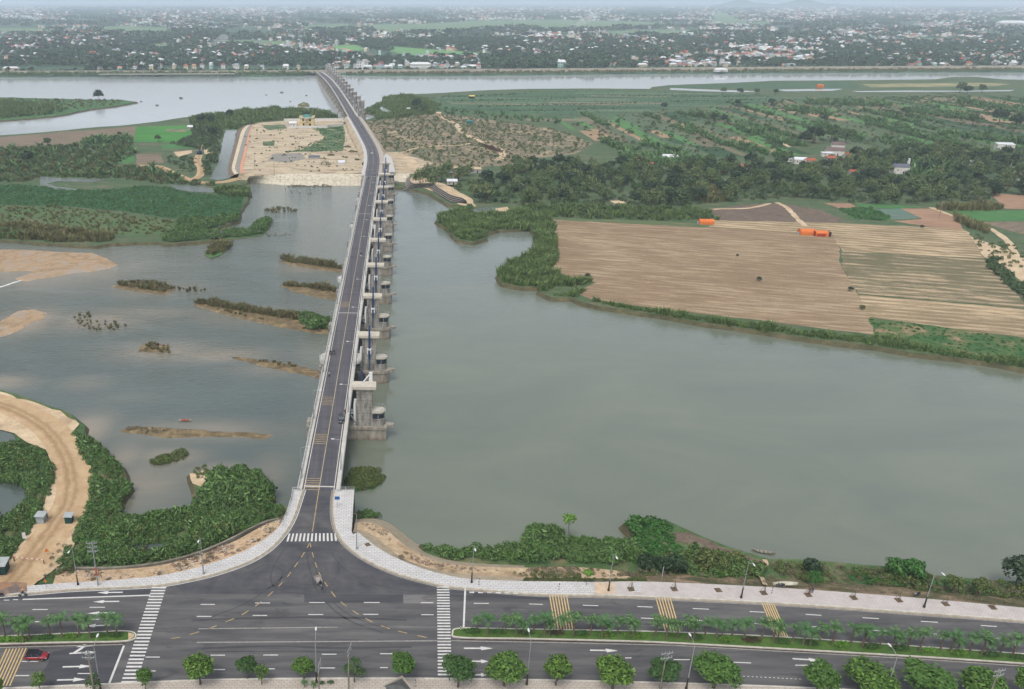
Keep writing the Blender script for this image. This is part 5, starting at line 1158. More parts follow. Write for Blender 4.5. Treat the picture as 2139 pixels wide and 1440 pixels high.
# palms: ringed stem, arching feather fronds
def palm_shape(seed, n=11):
    r_ = random.Random(seed); V, Fs = [], []; hh = 3.1
    for k in range(n):
        a_ = 6.283 * k / n + r_.uniform(-.25, .25); el = r_.uniform(.15, 1.15); L = r_.uniform(1.35, 1.7); pts = []
        p = Vector((0, 0, hh)); d = Vector((math.cos(a_) * math.cos(el), math.sin(a_) * math.cos(el), math.sin(el)))
        for j in range(8):
            pts.append(p.copy()); p = p + d * L / 7; d = (d + Vector((0, 0, -.24))).normalized()
        side = Vector((-math.sin(a_), math.cos(a_), 0))
        for j in range(1, 8):
            w_ = .5 * math.sin(math.pi * (.12 + .8 * j / 8)); q0, q1 = pts[j - 1], pts[j]
            for s_ in (1, -1):
                b = len(V); t_ = side * s_ * w_ + (q1 - q0) * 1.1 + Vector((0, 0, -.22 * w_))
                V += [tuple(q0), tuple(q0 + (q1 - q0) * .75), tuple(q0 + t_ + (q1 - q0) * .2), tuple(q0 + t_)]; Fs.append((b, b + 1, b + 2, b + 3))
    tr = MB(); tr.tube([(0, 0, -.2), (.03, .02, 1.2), (.0, .0, hh - .3), (0, 0, hh + .05)], [.17, .12, .11, .16], 8)
    return (tr.mesh('trunk', m_palmbark), npmesh('crown', V, Fs, lf_palm))
palm = Plant('palm_tree', 'palm', [palm_shape(k, 12 + k % 3) for k in range(5)])
PC = [(1010, 1325), (1071, 1326), (1129, 1326), (1189, 1327), (1247, 1329), (1304, 1329), (1382, 1333), (1427, 1335), (1486, 1331), (1545, 1335), (1604, 1338), (1670, 1345), (1727, 1345), (1792, 1349), (1853, 1353), (1911, 1358), (1977, 1363), (2041, 1366), (2105, 1371)]
rp = random.Random(3)
POS = ['fuller palm', 'slighter palm', 'short leaning palm']
for i, (x, y) in enumerate(PC):
    for j, dx in enumerate((9, -15, 20)[: (3 if i % 3 else 2)]):
        c = U(x + dx + rp.uniform(-2, 2), y + (2, -4, 4)[j] + rp.uniform(-1, 1), .2)
        s_ = (1.3, 1.1, .98)[j] * rp.uniform(.92, 1.08)
        palm.put(c.x, c.y, .2, s_, f'{POS[j]} of the {nth(i)} clump from the crossing on the long median', 'palms along the long median')
for i, (x, y) in enumerate([(0, 1330), (51, 1336), (119, 1332), (178, 1332), (236, 1328)]):
    for j, dx in enumerate((10, -13, 0)[: (3 if i == 1 else 2)]):
        c = U(x + dx + rp.uniform(-2, 2), y + (0, -4, 6)[j], .2)
        palm.put(c.x, c.y, .2, (1.4, 1.24, 1.12)[j] * rp.uniform(.94, 1.06), f'{POS[j]} of the {nth(4 - i)} clump from the zebra crossing on the short median', 'palms along the short median')
# clipped bushes on the medians
def hedge_mesh(seed, mat): return lm('hedge_bush', leafy(520, [(0, 0, .3, 1.5, .8, .55), (.8, .1, .3, 1.0, .7, .5), (-.8, -.1, .3, 1.0, .7, .5)], .12, .26, seed, .8), mat)
HB = {'bright green': [hedge_mesh(k, lf_bright) for k in (31, 32)], 'dark green': [hedge_mesh(k, lf_hedge) for k in (33, 34)], 'purplish': [hedge_mesh(35, lf_red)]}
for i, (x, y, k) in enumerate([(985, 1321, 1), (1042, 1322, 1), (1100, 1323, 1), (1162, 1324, 2), (1213, 1326, 1), (1268, 1328, 0), (1318, 1329, 0), (1335, 1330, 0), (1453, 1335, 1), (1517, 1338, 0), (1570, 1340, 2), (1634, 1343, 1), (1695, 1346, 1), (1757, 1349, 0), (1820, 1353, 1), (1880, 1357, 1), (1941, 1361, 0), (2001, 1366, 0), (2070, 1370, 1), (2125, 1375, 1), (12, 1338, 0), (40, 1339, 0), (95, 1334, 1), (146, 1331, 0), (205, 1329, 1), (240, 1329, 1), (-25, 1341, 0)]):
    key = list(HB)[k]; c = U(x, y, .2); o = link(bpy.data.objects.new('hedge_bush', HB[key][i % len(HB[key])])); o.location = (c.x, c.y, .2); s_ = rp.uniform(.85, 1.1); o.scale = (s_, s_, s_); o.rotation_euler = (0, 0, ang(960, 1320, 1400, 1330, 0) if 0 < x else 0)
    lab = f'{key} clipped bush, {nth(i)} from the crossing on the long median' if i < 20 else f'{key} clipped bush, {nth([6, 5, 3, 2, 1, 0, 4][i - 20] if False else i - 20)} on the short median counted past the red car'
    tag(o, lab, 'bush', 'clipped bushes on the medians')
# ---------------------------------------------------------------- uncountable cover
def slope_pts2(l0_, l1_, z0, z1, n):
    a_ = np.array([U(x, y, z0).to_2d() for x, y in l0_]); b_ = np.array([U(x, y, z1).to_2d() for x, y in l1_]); r_ = np.random.default_rng(5); out = []
    for _ in range(n):
        k = r_.integers(0, len(a_) - 1); t = r_.random(); s_ = r_.uniform(.12, .95); p = (a_[k] * (1 - t) + a_[k + 1] * t) * (1 - s_) + (b_[k] * (1 - t) + b_[k + 1] * t) * s_; out.append((p[0], p[1], z0 + (z1 - z0) * s_))
    return np.array(out)
proto_set('shrub', [lm('shrub', leafy(130, [(0, 0, .7, 1.1, 1.1, .8)], .2, .85, k, .5, .4), lf_shrub) for k in range(5)])
proto_set('olive', [lm('olive', leafy(110, [(0, 0, .6, 1.0, 1.0, .7)], .2, .6, k + 20, .5, .3), lf_shrub2) for k in range(4)])
proto_set('dry', [lm('dry', leafy(90, [(0, 0, .4, 1.0, 1.0, .5)], .1, .6, k + 30, .4, .2), lf_dry) for k in range(4)])
proto_set('vine', [lm('vine', leafy(110, [(0, 0, .2, 1.2, 1.2, .45)], .28, .5, k + 40, .8, .1), lf_vine) for k in range(4)])
proto_set('reed', [lm('reed', blades(42, 1.2, 2.3, .3, k + 50), lf_reed) for k in range(5)])
proto_set('reedo', [lm('reedo', blades(42, 1.2, 2.0, .26, k + 60), lf_reed2) for k in range(5)])
proto_set('tuft', [lm('tuft', blades(26, .45, 1.1, .14, k + 70), lf_tuft) for k in range(4)])
proto_set('crop', [lm('crop', leafy(46, [(0, 0, .3, 1.5, 1.0, .5)], .4, .9, k + 80, .7), lf_crop) for k in range(4)])
proto_set('banana', [lm('banana', (lambda A, B: (np.concatenate([A[0], B[0]]), np.concatenate([A[1], B[1] + len(A[0])])))(blades(16, 1.0, 3.6, .75, k + 90, .5, .9), blades(10, .8, 2.6, .6, k + 95, .7, .8)), lf_banana) for k in range(4)])
proto_set('grovebush', [lm('grovebush', leafy(120, [(0, 0, 1.2, 2.2, 2.2, 1.5)], .5, 1.1, k + 100, .6), lf_grove) for k in range(5)])
proto_set('fartree', [lm('fartree', leafy(64, crown_blobs(4.6, k + 110, 5, .8, 4.4), 2.0, 3.0, k + 110, .8), lf_far) for k in range(6)])
proto_set('farwood', [lm('farwood', leafy(60, [(random.uniform(-16, 16), random.uniform(-16, 16), 4.2, 7, 7, 4.2) for _ in range(9)], 4.5, 6.5, k + 120, .8), lf_far) for k in range(5)])
HP = lambda px, z: UU(px, z)
shA = [(-140, 935), (40, 930), (62, 930), (100, 960), (112, 990), (104, 1032), (88, 1068), (58, 1114), (28, 1156), (-5, 1190), (-140, 1215)]
shB = [(153, 903), (180, 912), (222, 948), (262, 992), (271, 1020), (247, 1060), (262, 1080), (330, 1082), (398, 1066), (420, 1035), (440, 1004), (500, 981), (545, 992), (568, 1030), (567, 1054), (602, 1060), (597, 1078), (555, 1086), (488, 1119), (438, 1141), (385, 1158), (315, 1172), (232, 1181), (130, 1180), (120, 1168), (150, 1132), (172, 1095), (192, 1052), (197, 1020), (190, 980), (166, 930)]
hA = [HP([(-40, 1000), (0, 1006), (40, 1012), (62, 1022), (58, 1042), (38, 1066), (12, 1082), (-40, 1078)], LOW)]
hB = [HP([(268, 1142), (290, 1137), (330, 1136), (356, 1142), (352, 1150), (318, 1156), (284, 1153)], LOW)]
scatter('shrubbery', scatter_in(HP(shA, -6.0), 1.15, 1, hA), 'shrub', .6, 1.35, 'dense green shrubs beside the dirt road and small pond', seed=1, z=-6.3, nm_gap=-1.7)
scatter('dry_stems', scatter_in(HP(shA, -6.0), 3.2, 101, hA), 'olive', .7, 1.4, 'olive bushes mixed into the shrubs by the small pond', seed=101, z=-6.0)
scatter('shrubbery', scatter_in(HP(shB, -6.0), 1.1, 2, hB), 'shrub', .6, 1.45, 'thick green shrub belt around the brown lagoon', seed=2, z=-6.3, nm_gap=-1.7)
scatter('dry_stems', scatter_in(HP(shB, -6.0), 3.4, 102, hB), 'olive', .7, 1.5, 'olive bushes mixed into the shrub belt', seed=102, z=-6.0)
scatter('dry_stems', scatter_in(HP(shB, -6.0), 5.5, 103, hB), 'vine', .9, 1.6, 'brighter green bushes mixed into the shrub belt', seed=103, z=-5.9)
scatter('shrubbery', scatter_in(HP([(455, 1000), (500, 982), (545, 992), (568, 1030), (560, 1050), (500, 1060), (420, 1060), (430, 1020)], -6), 1.5, 3), 'shrub', 1.5, 2.3, 'tall bushes on the point next to the lagoon', seed=3, z=-6.3)
scatter('shrubbery', scatter_in(HP([(200, 1140), (235, 1128), (250, 1150), (225, 1160), (200, 1158)], -6), 1.2, 4), 'vine', 1.0, 1.6, 'bright green bushes by the dark puddle', seed=4, z=-5.7)
scatter('dry_weeds', scatter_in(HP([(110, 1140), (150, 1120), (190, 1040), (200, 1000), (160, 925), (172, 928), (210, 1000), (200, 1060), (160, 1150), (130, 1200), (96, 1212), (92, 1190)], -6), 2.6, 5), 'dry', .5, 1.0, 'dry weeds fringing the dirt road', seed=5, z=-5.9)
scatter('dry_weeds', scatter_in(HP([(90, 1212), (120, 1184), (170, 1188), (150, 1206), (110, 1218)], -2), 1.3, 6), 'olive', .5, .9, 'straggly weeds at the mouth of the dirt road', seed=6, z=-1.4)
shC = [(880, 1140), (950, 1156), (1000, 1150), (1050, 1146), (1095, 1133), (1108, 1110), (1145, 1104), (1180, 1120), (1250, 1132), (1320, 1134), (1340, 1150), (1330, 1168), (1280, 1174), (1200, 1172), (1120, 1170), (1000, 1168), (930, 1162)]
scatter('shrubbery', scatter_in(HP(shC, -5), 1.2, 7), 'shrub', .7, 1.4, 'green thicket along the water below the revetment', seed=7, z=-5.3)
scatter('creeper', scatter_in(HP([(1190, 1130), (1250, 1128), (1322, 1130), (1336, 1120), (1309, 1092), (1330, 1083), (1390, 1087), (1402, 1108), (1425, 1150), (1412, 1182), (1345, 1182), (1300, 1164), (1200, 1150)], -5), 1.3, 8), 'vine', .8, 1.3, 'low bright green creeper on the spit', seed=8, z=-5.3)
shD = [(1330, 1182), (1420, 1152), (1480, 1152), (1560, 1170), (1596, 1184), (1586, 1212), (1450, 1214), (1330, 1210)]
shE = [(1604, 1182), (1720, 1178), (1890, 1196), (2080, 1218), (2200, 1232), (2200, 1270), (2050, 1250), (1900, 1238), (1640, 1222), (1606, 1214)]
scatter('shrubbery', scatter_in(HP(shD, -4.5), 1.5, 9), 'olive', .7, 1.5, 'olive bushes behind the overturned boat', seed=9, z=-4.9, nm_gap=-.6)
scatter('shrubbery', scatter_in(HP(shD, -4.5), 2.4, 10), 'shrub', .7, 1.5, 'scattered dark shrubs behind the overturned boat', seed=10, z=-4.9)
scatter('shrubbery', scatter_in(HP(shE, -4.5), 1.5, 11), 'olive', .45, 1.1, 'olive scrub between pavement and river', seed=11, z=-4.9, nm_gap=-.3)
scatter('dry_weeds', scatter_in(HP(shE, -4.5), 1.8, 12), 'dry', .5, 1.1, 'brown dead weeds between pavement and river', seed=12, z=-4.9)
scatter('shrubbery', scatter_in(HP([(1740, 1190), (1960, 1205), (2100, 1230), (2060, 1244), (1900, 1226), (1760, 1212)], -4.5), 2.0, 13), 'vine', .5, 1.2, 'fresh green shrubs in the riverside scrub', seed=13, z=-4.8)
scatter('dry_weeds', scatter_in(HP([(1330, 1190), (1420, 1196), (1640, 1214), (1900, 1236), (2139, 1262), (2139, 1268), (1900, 1245), (1640, 1226), (1450, 1217), (1330, 1213)], -1.5), 1.2, 14), 'dry', .35, .7, 'dry grass along the pavement edge', seed=14, z=-1.6)
scatter('dry_weeds', scatter_in(HP([(745, 1101), (780, 1103), (812, 1122), (845, 1150), (880, 1168), (930, 1182), (1060, 1192), (1060, 1196), (920, 1188), (870, 1174), (835, 1156), (805, 1130), (776, 1108), (745, 1105)], -2), .9, 15), 'dry', .25, .5, 'dead weeds along the joint between the slabs', seed=15, z=-2.3)
scatter('dry_weeds', slope_pts2(r1[-4:], r2x[-4:], -1.62, -2.6, 170), 'dry', .25, .7, 'dead weeds and grass on the terrace end', seed=161)
scatter('dry_weeds', slope_pts2(r0[-4:], r1[-4:], -.2, -1.6, 150), 'olive', .2, .5, 'weeds on the earth slope beyond the slab', seed=162)
scatter('grass_strip', scatter_in(HP([(1070, 1196), (1130, 1194), (1240, 1198), (1220, 1208), (1100, 1208)], -1), 1.0, 16), 'olive', .3, .55, 'weedy grass strip above the slab end', seed=16, z=-1.2)
proto_set('stone', [(lambda m: m.mesh('stone', plain('stone_mix%d' % k, C(*((176, 152, 130), (148, 120, 104), (206, 196, 182))[k]), .9, 0, .2, 1)))(MB().box(0, 0, .12, .5, .38, .3, .4, .6).box(.42, .2, .08, .3, .26, .2, 1.1, .6).box(-.3, .36, .08, .26, .3, .18, .2, .6)) for k in range(3)])
vg = [(120, 1196), (165, 1192), (235, 1190), (320, 1183), (390, 1168), (445, 1150), (495, 1128), (535, 1106), (565, 1094), (580, 1100), (556, 1122), (512, 1148), (458, 1170), (398, 1187), (330, 1200), (240, 1209), (160, 1214)]
vp = scatter_in(HP(vg, -.7), .75, 17)
scatter('loose_stones', slope_pts2(l0, l1, -.15, -1.3, 700), 'stone', .35, 1.1, 'loose stones strewn over the earth slope below the pavement', seed=18, nm_gap=-.4)
scatter('dry_weeds', slope_pts2(l0, l1, -.15, -1.3, 260), 'dry', .2, .55, 'dead weeds on the stony slope below the pavement', seed=19, nm_gap=.2)
scatter('loose_stones', slope_pts2(r1[:9], r2, -1.62, -2.6, 260), 'stone', .3, .8, 'stones on the terrace between the slabs', seed=20, nm_gap=0)
scatter('rubble_heap', np.column_stack([scatter_in(UU([(438, 1152), (458, 1142), (492, 1136), (486, 1148), (455, 1160)], -.8), .55, 21)]), 'stone', .5, 1.0, 'heap of white broken rubble on the stony slope', seed=21, z=-.75)
fp = scatter_in(HP([(512, 275), (530, 264), (600, 262), (716, 266), (722, 290), (740, 330), (752, 356), (690, 360), (600, 358), (512, 358)], FZ), 4.2, 22)
scatter('weeds', fp, 'olive', .25, .8, 'thin weeds over the sandy plateau', seed=22, z=FZ - .1, nm_gap=1.35)
scatter('weeds', fp, 'dry', .3, .9, 'dead weeds over the sandy plateau', seed=23, z=FZ - .1, nm_gap=1.2)
scatter('weeds', scatter_in(HP([(650, 268), (717, 262), (721, 287), (716, 316), (640, 318), (590, 320), (640, 305), (656, 298), (680, 288)], FZ), 2.6, 24), 'vine', .4, .8, 'green weeds in the plateau corner', seed=24, z=FZ - .1, nm_gap=-.6)
# river islets
def islet_reeds(px, key, sp, a_, b_, lab, sd, z=WATER + .3, nm='reeds'): scatter(nm, scatter_in(HP(px, WATER), sp, sd), key, a_, b_, lab, seed=sd, z=z)
islet_reeds([(583, 543), (640, 545), (690, 553), (715, 560), (715, 565), (660, 556), (600, 549)], 'tuft', 1.1, 1.2, 2.4, 'reed row on the farthest silt bar', 20)
islet_reeds([(588, 594), (640, 598), (705, 606), (705, 613), (640, 603), (595, 599)], 'tuft', 1.1, 1.2, 2.2, 'reed row on the second farthest silt bar', 21)
islet_reeds([(405, 634), (440, 632), (500, 642), (560, 652), (620, 663), (690, 672), (688, 678), (600, 667), (520, 654), (440, 641)], 'tuft', .9, 1.0, 2.0, 'reed fringe along the longest silt bar', 22)
islet_reeds([(420, 638), (520, 662), (640, 690), (690, 696), (600, 680), (500, 660)], 'tuft', 2.2, .6, 1.2, 'sparse tufts on the edge of the longest silt bar', 23)
islet_reeds([(622, 664), (650, 660), (690, 674), (689, 690), (650, 690), (630, 680)], 'shrub', 1.3, .9, 1.6, 'dark bush clump where the longest silt bar meets the bridge', 24, nm='bush_clump')
islet_reeds([(240, 592), (300, 588), (345, 595), (365, 604), (340, 612), (300, 605), (255, 600)], 'tuft', 1.3, .8, 1.6, 'low reeds on the midstream bar', 25)
islet_reeds([(365, 600), (400, 602), (440, 608), (438, 611), (395, 610), (360, 606)], 'tuft', 2.2, .7, 1.3, 'scattered reed tufts standing in the shallows', 26, WATER)
islet_reeds([(147, 660), (185, 657), (195, 672), (250, 672), (268, 684), (240, 692), (180, 690), (160, 675)], 'tuft', 2.4, .7, 1.3, 'loose brown tufts in the shallows', 27, WATER)
islet_reeds([(300, 722), (330, 717), (350, 726), (358, 740), (335, 738), (300, 734)], 'tuft', 1.8, .6, 1.1, 'tufts on the dark midstream hump', 28)
islet_reeds([(520, 750), (620, 764), (665, 776), (640, 772), (540, 757)], 'tuft', 1.8, .6, 1.1, 'tufts on the bare spit', 29)
islet_reeds([(258, 896), (290, 892), (345, 896), (350, 906), (300, 908), (268, 902)], 'dry', 1.2, .3, .6, 'low growth on the thin sand spit', 30)
islet_reeds([(308, 966), (330, 956), (355, 948), (385, 938), (396, 952), (372, 966), (330, 972)], 'olive', .9, .4, .8, 'weed patch floating in the brown shallows', 31, WATER - .1, 'water_weed')
islet_reeds([(398, 990), (430, 984), (440, 1005), (415, 1012)], 'olive', 1.0, .3, .7, 'yellowish weeds on the sand tip', 32, -6.1)
islet_reeds([(722, 1000), (735, 984), (760, 978), (790, 984), (803, 998), (798, 1010), (775, 1022), (740, 1025), (724, 1015)], 'olive', .8, .5, .9, 'floating weed mat beside the bridge head', 33, WATER - .1, 'water_weed')
islet_reeds([(722, 1000), (735, 984), (760, 978), (790, 984), (803, 998), (798, 1010), (775, 1022), (740, 1025), (724, 1015)], 'vine', 1.6, .5, .9, 'green leaves in the floating weed mat', 34, WATER - .1, 'water_weed')
islet_reeds([(743, 1078), (758, 1070), (780, 1070), (794, 1082), (770, 1086), (745, 1086)], 'shrub', .9, .6, 1.1, 'bush at the foot of the bridge head wall', 35, WATER + .2, 'bush_clump')
islet_reeds([(430, 532), (440, 519), (465, 509), (485, 510), (476, 520), (452, 534)], 'reedo', 1.6, .7, 1.3, 'reeds on the small islet off the island', 36)
islet_reeds([(463, 499), (466, 489), (520, 482), (545, 463), (565, 463), (558, 478), (545, 490), (500, 497)], 'shrub', 1.7, 1.0, 1.8, 'green growth on the reedy spit', 37)
islet_reeds([(553, 436), (580, 434), (625, 438), (620, 444), (570, 446), (552, 442)], 'tuft', 2.6, .8, 1.6, 'reed tufts standing in the channel', 38, WATER)
islet_reeds([(555, 488), (612, 488), (612, 492), (560, 495)], 'dry', 2.4, .6, 1.0, 'row of weedy rocks off the spit', 39, WATER - .1)
# river island
Zi = LOW - .1
def cover(px, key, sp, a_, b_, lab, sd, z=Zi, nm='reeds', holes=()): scatter(nm, scatter_in(HP(px, z), sp, sd, [HP(h, z) for h in holes]), key, a_, b_, lab, seed=sd, z=z)
cover([(-80, 470), (0, 472), (110, 478), (200, 490), (235, 494), (228, 506), (110, 506), (0, 498), (-80, 495)], 'reedo', 2.0, .9, 1.7, 'tall olive reeds along the island shore', 40)
cover([(-80, 482), (0, 484), (60, 488), (55, 500), (0, 498), (-80, 496)], 'shrub', 2.4, 1.2, 2.2, 'green bushes at the near corner of the island', 41, nm='bush_clump')
cover([(340, 492), (400, 480), (440, 486), (462, 489), (461, 499), (400, 503), (345, 508)], 'shrub', 1.9, 1.0, 2.0, 'green scrub at the tip of the island', 42, nm='bush_clump')
cover([(370, 462), (420, 464), (470, 456), (498, 450), (494, 462), (455, 474), (400, 484), (370, 482)], 'shrub', 2.2, 1.2, 2.2, 'thicket between the dark crop and the water', 43, nm='bush_clump')
cover([(455, 396), (505, 392), (520, 400), (518, 412), (480, 412), (452, 404)], 'reed', 1.8, .9, 1.5, 'reeds at the inlet mouth', 44)
cover([(-80, 392), (20, 386), (80, 389), (150, 397), (230, 396), (290, 389), (350, 391), (400, 403), (450, 407), (508, 412), (506, 428), (497, 448), (460, 460), (400, 464), (330, 452), (250, 441), (140, 431), (0, 428), (-80, 428)], 'crop', 2.6, .55, .95, 'low dark green crop plants covering the field', 45, LOW, 'crop_plants')
cover([(-80, 430), (0, 430), (140, 433), (290, 452), (365, 460), (366, 482), (340, 490), (200, 490), (100, 480), (0, 473), (-80, 471)], 'reedo', 4.0, .4, .8, 'thin dry stalks in the half dry field', 46, LOW, 'dry_stalks')
bz = [(-80, 312), (0, 310), (120, 306), (200, 298), (275, 295), (282, 322), (240, 345), (320, 350), (360, 364), (392, 378), (455, 384), (450, 390), (350, 386), (230, 372), (90, 366), (60, 380), (-80, 388)]
cover(bz, 'grovebush', 7.5, .5, 1.15, 'tangled green scrub in the middle of the island', 47, nm='scrub')
cover(bz, 'banana', 8.0, .7, 1.2, 'banana plants in the island scrub', 48, nm='banana_plants')
cover(bz, 'reedo', 6.0, .8, 1.3, 'olive reeds in the island scrub', 49)
cover([(170, 296), (275, 288), (278, 298), (180, 304)], 'banana', 4.0, 1.0, 1.5, 'dense banana row below the ploughed strip', 50, nm='banana_plants')
cover([(85, 362), (230, 371), (230, 375), (90, 369)], 'reed', 4, .9, 1.4, 'reeds along the backwater', 51)
cover([(395, 247), (440, 241), (500, 233), (560, 229), (640, 230), (690, 236), (705, 246), (600, 250), (540, 255), (515, 263), (495, 270), (470, 270), (430, 265), (400, 258)], 'reed', 4.0, 1.0, 1.9, 'tall reeds along the far shore of the island', 52)
cover([(400, 262), (465, 272), (460, 310), (448, 345), (436, 372), (424, 365), (424, 340), (440, 322), (410, 312), (340, 300), (372, 298), (402, 286)], 'grovebush', 5.5, .7, 1.25, 'bushes lining the side channel', 53, nm='scrub')
cover([(350, 328), (410, 330), (415, 350), (400, 368), (372, 362), (352, 346)], 'grovebush', 6, .4, .9, 'scrub inside the loop of the dirt track', 54, nm='scrub')
cover([(-80, 214), (0, 213), (60, 216), (110, 222), (140, 230), (100, 240), (0, 249), (-80, 252)], 'reed', 6, 1.2, 2.2, 'reeds on the far islet', 55)
cover([(-80, 205), (100, 208), (260, 210), (240, 220), (150, 230), (60, 215), (-80, 213)], 'reedo', 8, .6, 1.2, 'rough grass on the far islet', 56)
cover([(505, 270), (495, 305), (486, 340), (476, 366), (472, 364), (480, 335), (488, 302), (498, 270)], 'dry', 3.0, .5, 1.0, 'weeds on the rubble slope', 57, -6.6, 'dry_weeds')
cover([(610, 384), (700, 388), (690, 393), (600, 392)], 'dry', 2.0, .6, 1.2, 'dark weeds at the foot of the pale slab', 58, WATER - .2, 'dry_weeds')
cover([(590, 395), (660, 398), (655, 408), (600, 404)], 'tuft', 4.5, .6, 1.0, 'drift weed in front of the slab', 59, WATER - .3, 'water_weed')
# east side: marsh, scrub, meadow fringe
marsh = [(912, 462), (925, 448), (950, 441), (990, 450), (1040, 452), (1075, 440), (1140, 450), (1150, 470), (1160, 500), (1163, 545), (1146, 572), (1210, 588), (1240, 590), (1200, 600), (1160, 600), (1130, 612), (1150, 620), (1200, 616), (1225, 606), (1200, 622), (1150, 621), (1127, 610), (1130, 602), (1165, 597), (1190, 590), (1120, 600), (1090, 600), (1050, 592), (1042, 575), (1056, 557), (1092, 541), (1118, 530), (1121, 515), (1118, 492), (1106, 480), (1042, 481), (1012, 490), (1015, 498), (986, 505), (958, 500), (945, 490), (930, 474)]
cover(marsh, 'reed', 1.75, .8, 1.5, 'lush reed bed curling round the cove', 60, WATER + .9)
cover(marsh, 'shrub', 3.2, .8, 1.5, 'leafy plants mixed in the reed bed', 61, WATER + .9, 'shrubbery')
cover([(940, 470), (1000, 460), (1060, 455), (1030, 476), (985, 480)], 'shrub', 2.0, 1.2, 1.9, 'taller bushes on the marsh point', 62, WATER + .9, 'shrubbery')
cover([(955, 437), (982, 436), (986, 446), (960, 442)], 'shrub', 1.8, 1.0, 1.6, 'small leafy clump by the dark inlet', 63, WATER + .9, 'shrubbery')
cover([(1230, 629), (1300, 641), (1400, 655), (1480, 668), (1600, 684), (1660, 694), (1760, 705), (1830, 708), (1900, 722), (1990, 738), (2139, 762), (2300, 780), (2300, 792), (2139, 770), (1990, 746), (1830, 723), (1660, 702), (1480, 676), (1300, 646)], 'reed', 1.5, .6, 1.1, 'green fringe along the field bank', 64, LOW - .4)
cover([(1560, 686), (1620, 690), (1830, 712), (1990, 738), (2139, 762), (2300, 784), (2139, 768), (1900, 735), (1700, 706)], 'shrub', 2.2, .7, 1.4, 'leafy plants along the field bank', 65, LOW - .6, 'shrubbery')
cover([(1075, 440), (1100, 432), (1270, 432), (1400, 438), (1480, 440), (1500, 462), (1400, 462), (1250, 458), (1140, 455)], 'grovebush', 4.5, .5, 1.0, 'low green thicket below the grove', 66, nm='scrub')
cover([(1075, 440), (1100, 432), (1270, 432), (1400, 438), (1480, 440), (1500, 462), (1400, 462), (1250, 458), (1140, 455)], 'reed', 4, .8, 1.4, 'reeds below the grove', 67)
scr = [(762, 256), (800, 250), (900, 238), (960, 242), (1060, 256), (1160, 270), (1240, 300), (1200, 322), (1120, 330), (1060, 346), (980, 352), (900, 346), (850, 320), (790, 312), (770, 285)]
scrp = scatter_in(HP(scr, Zi), 3.6, 68); nzs = np.sin(scrp[:, 0] * .09 + np.sin(scrp[:, 1] * .05) * 2) + np.sin(scrp[:, 1] * .11 + scrp[:, 0] * .03)
scatter('dry_weeds', scrp[nzs > .6], 'dry', .4, .9, 'dry brown scrub by the bridge ramp', seed=68, z=Zi)
scatter('scrub', scrp[nzs < -.5], 'olive', .35, .85, 'olive scrub patches by the bridge ramp', seed=67, z=Zi)
cover(scr, 'olive', 7.5, .8, 1.7, 'olive bushes scattered in the dry scrub', 69, nm='scrub')
cover([(757, 234), (782, 221), (800, 214), (800, 209), (810, 203), (860, 200), (920, 222), (905, 240), (850, 246), (785, 252), (788, 241)], 'reed', 5, 1.0, 1.9, 'dense marsh growth near the far gates', 70, holes=[[(789, 226), (800, 224), (817, 232), (813, 238), (799, 237)]])
cover([(900, 226), (1050, 240), (1180, 250), (1170, 262), (1060, 252), (930, 240)], 'banana', 11, .8, 1.2, 'banana plants edging the meadow', 72, nm='banana_plants')
gz = UU([(1180, 262), (1260, 245), (1500, 222), (1640, 210), (1800, 203), (2000, 200), (2300, 206), (2500, 330), (2139, 330), (1900, 318), (1780, 300), (1640, 312), (1500, 318), (1400, 322), (1300, 316)], Zi)
scatter('scrub', scatter_in(gz, 8.5, 200), 'olive', .5, 1.5, 'small olive bushes along the field margins', seed=200, z=Zi, nm_gap=.35)
scatter('scrub', scatter_in(gz, 11, 201), 'grovebush', .35, .8, 'dark low bushes along the field margins', seed=201, z=Zi, nm_gap=.5)
cover([(870, 203), (960, 197), (1100, 191), (1360, 189), (1560, 197), (1640, 206), (1600, 214), (1450, 222), (1330, 236), (1180, 244), (1040, 240), (920, 226)], 'olive', 9, .3, .8, 'low tufts in the broad meadow', 202, nm='meadow_tufts')
for i, (a_, b_) in enumerate([((905, 214), (1200, 206)), ((1000, 224), (1330, 216)), ((1060, 233), (1300, 228)), ((1250, 200), (1560, 204)), ((1400, 213), (1600, 209)), ((880, 206), (1100, 197))]):
    cover([(a_[0], a_[1] - .8), (b_[0], b_[1] - .8), (b_[0], b_[1] + .8), (a_[0], a_[1] + .8)], 'grovebush', 4.5, .25, .6, f'low hedge, {nth(i)} line across the broad meadow', 210 + i, nm='hedge_rows')
cover([(1816, 666), (1900, 676), (2000, 690), (2139, 710), (2300, 736), (2300, 782), (2139, 760), (1990, 738), (1836, 712)], 'vine', 2.6, .3, .65, 'leafy ground plants of the green field corner', 203, LOW + .05, 'crop_plants')
cover([(2016, 484), (2060, 500), (2139, 520), (2139, 560), (2100, 560), (2060, 540)], 'olive', 4.5, .6, 1.2, 'bushes on the sandy waste ground', 73, nm='scrub')
cover([(2060, 548), (2075, 545), (2090, 565), (2110, 580), (2139, 600), (2200, 640), (2180, 650), (2139, 625), (2100, 595), (2070, 570)], 'grovebush', 2.6, .5, 1.1, 'dark hedge along the weedy furrows', 74, nm='scrub')
cover([(1985, 455), (2000, 452), (2040, 470), (2070, 482), (2060, 490), (2020, 475)], 'reedo', 2.6, 1.0, 1.7, 'dry maize stalks by the lane', 75, nm='dry_stalks')
cover([(1955, 432), (2060, 432), (2095, 436), (2060, 441), (1960, 440)], 'reedo', 2.4, 1.2, 2.0, 'row of dry maize in front of the grove', 76, nm='dry_stalks')
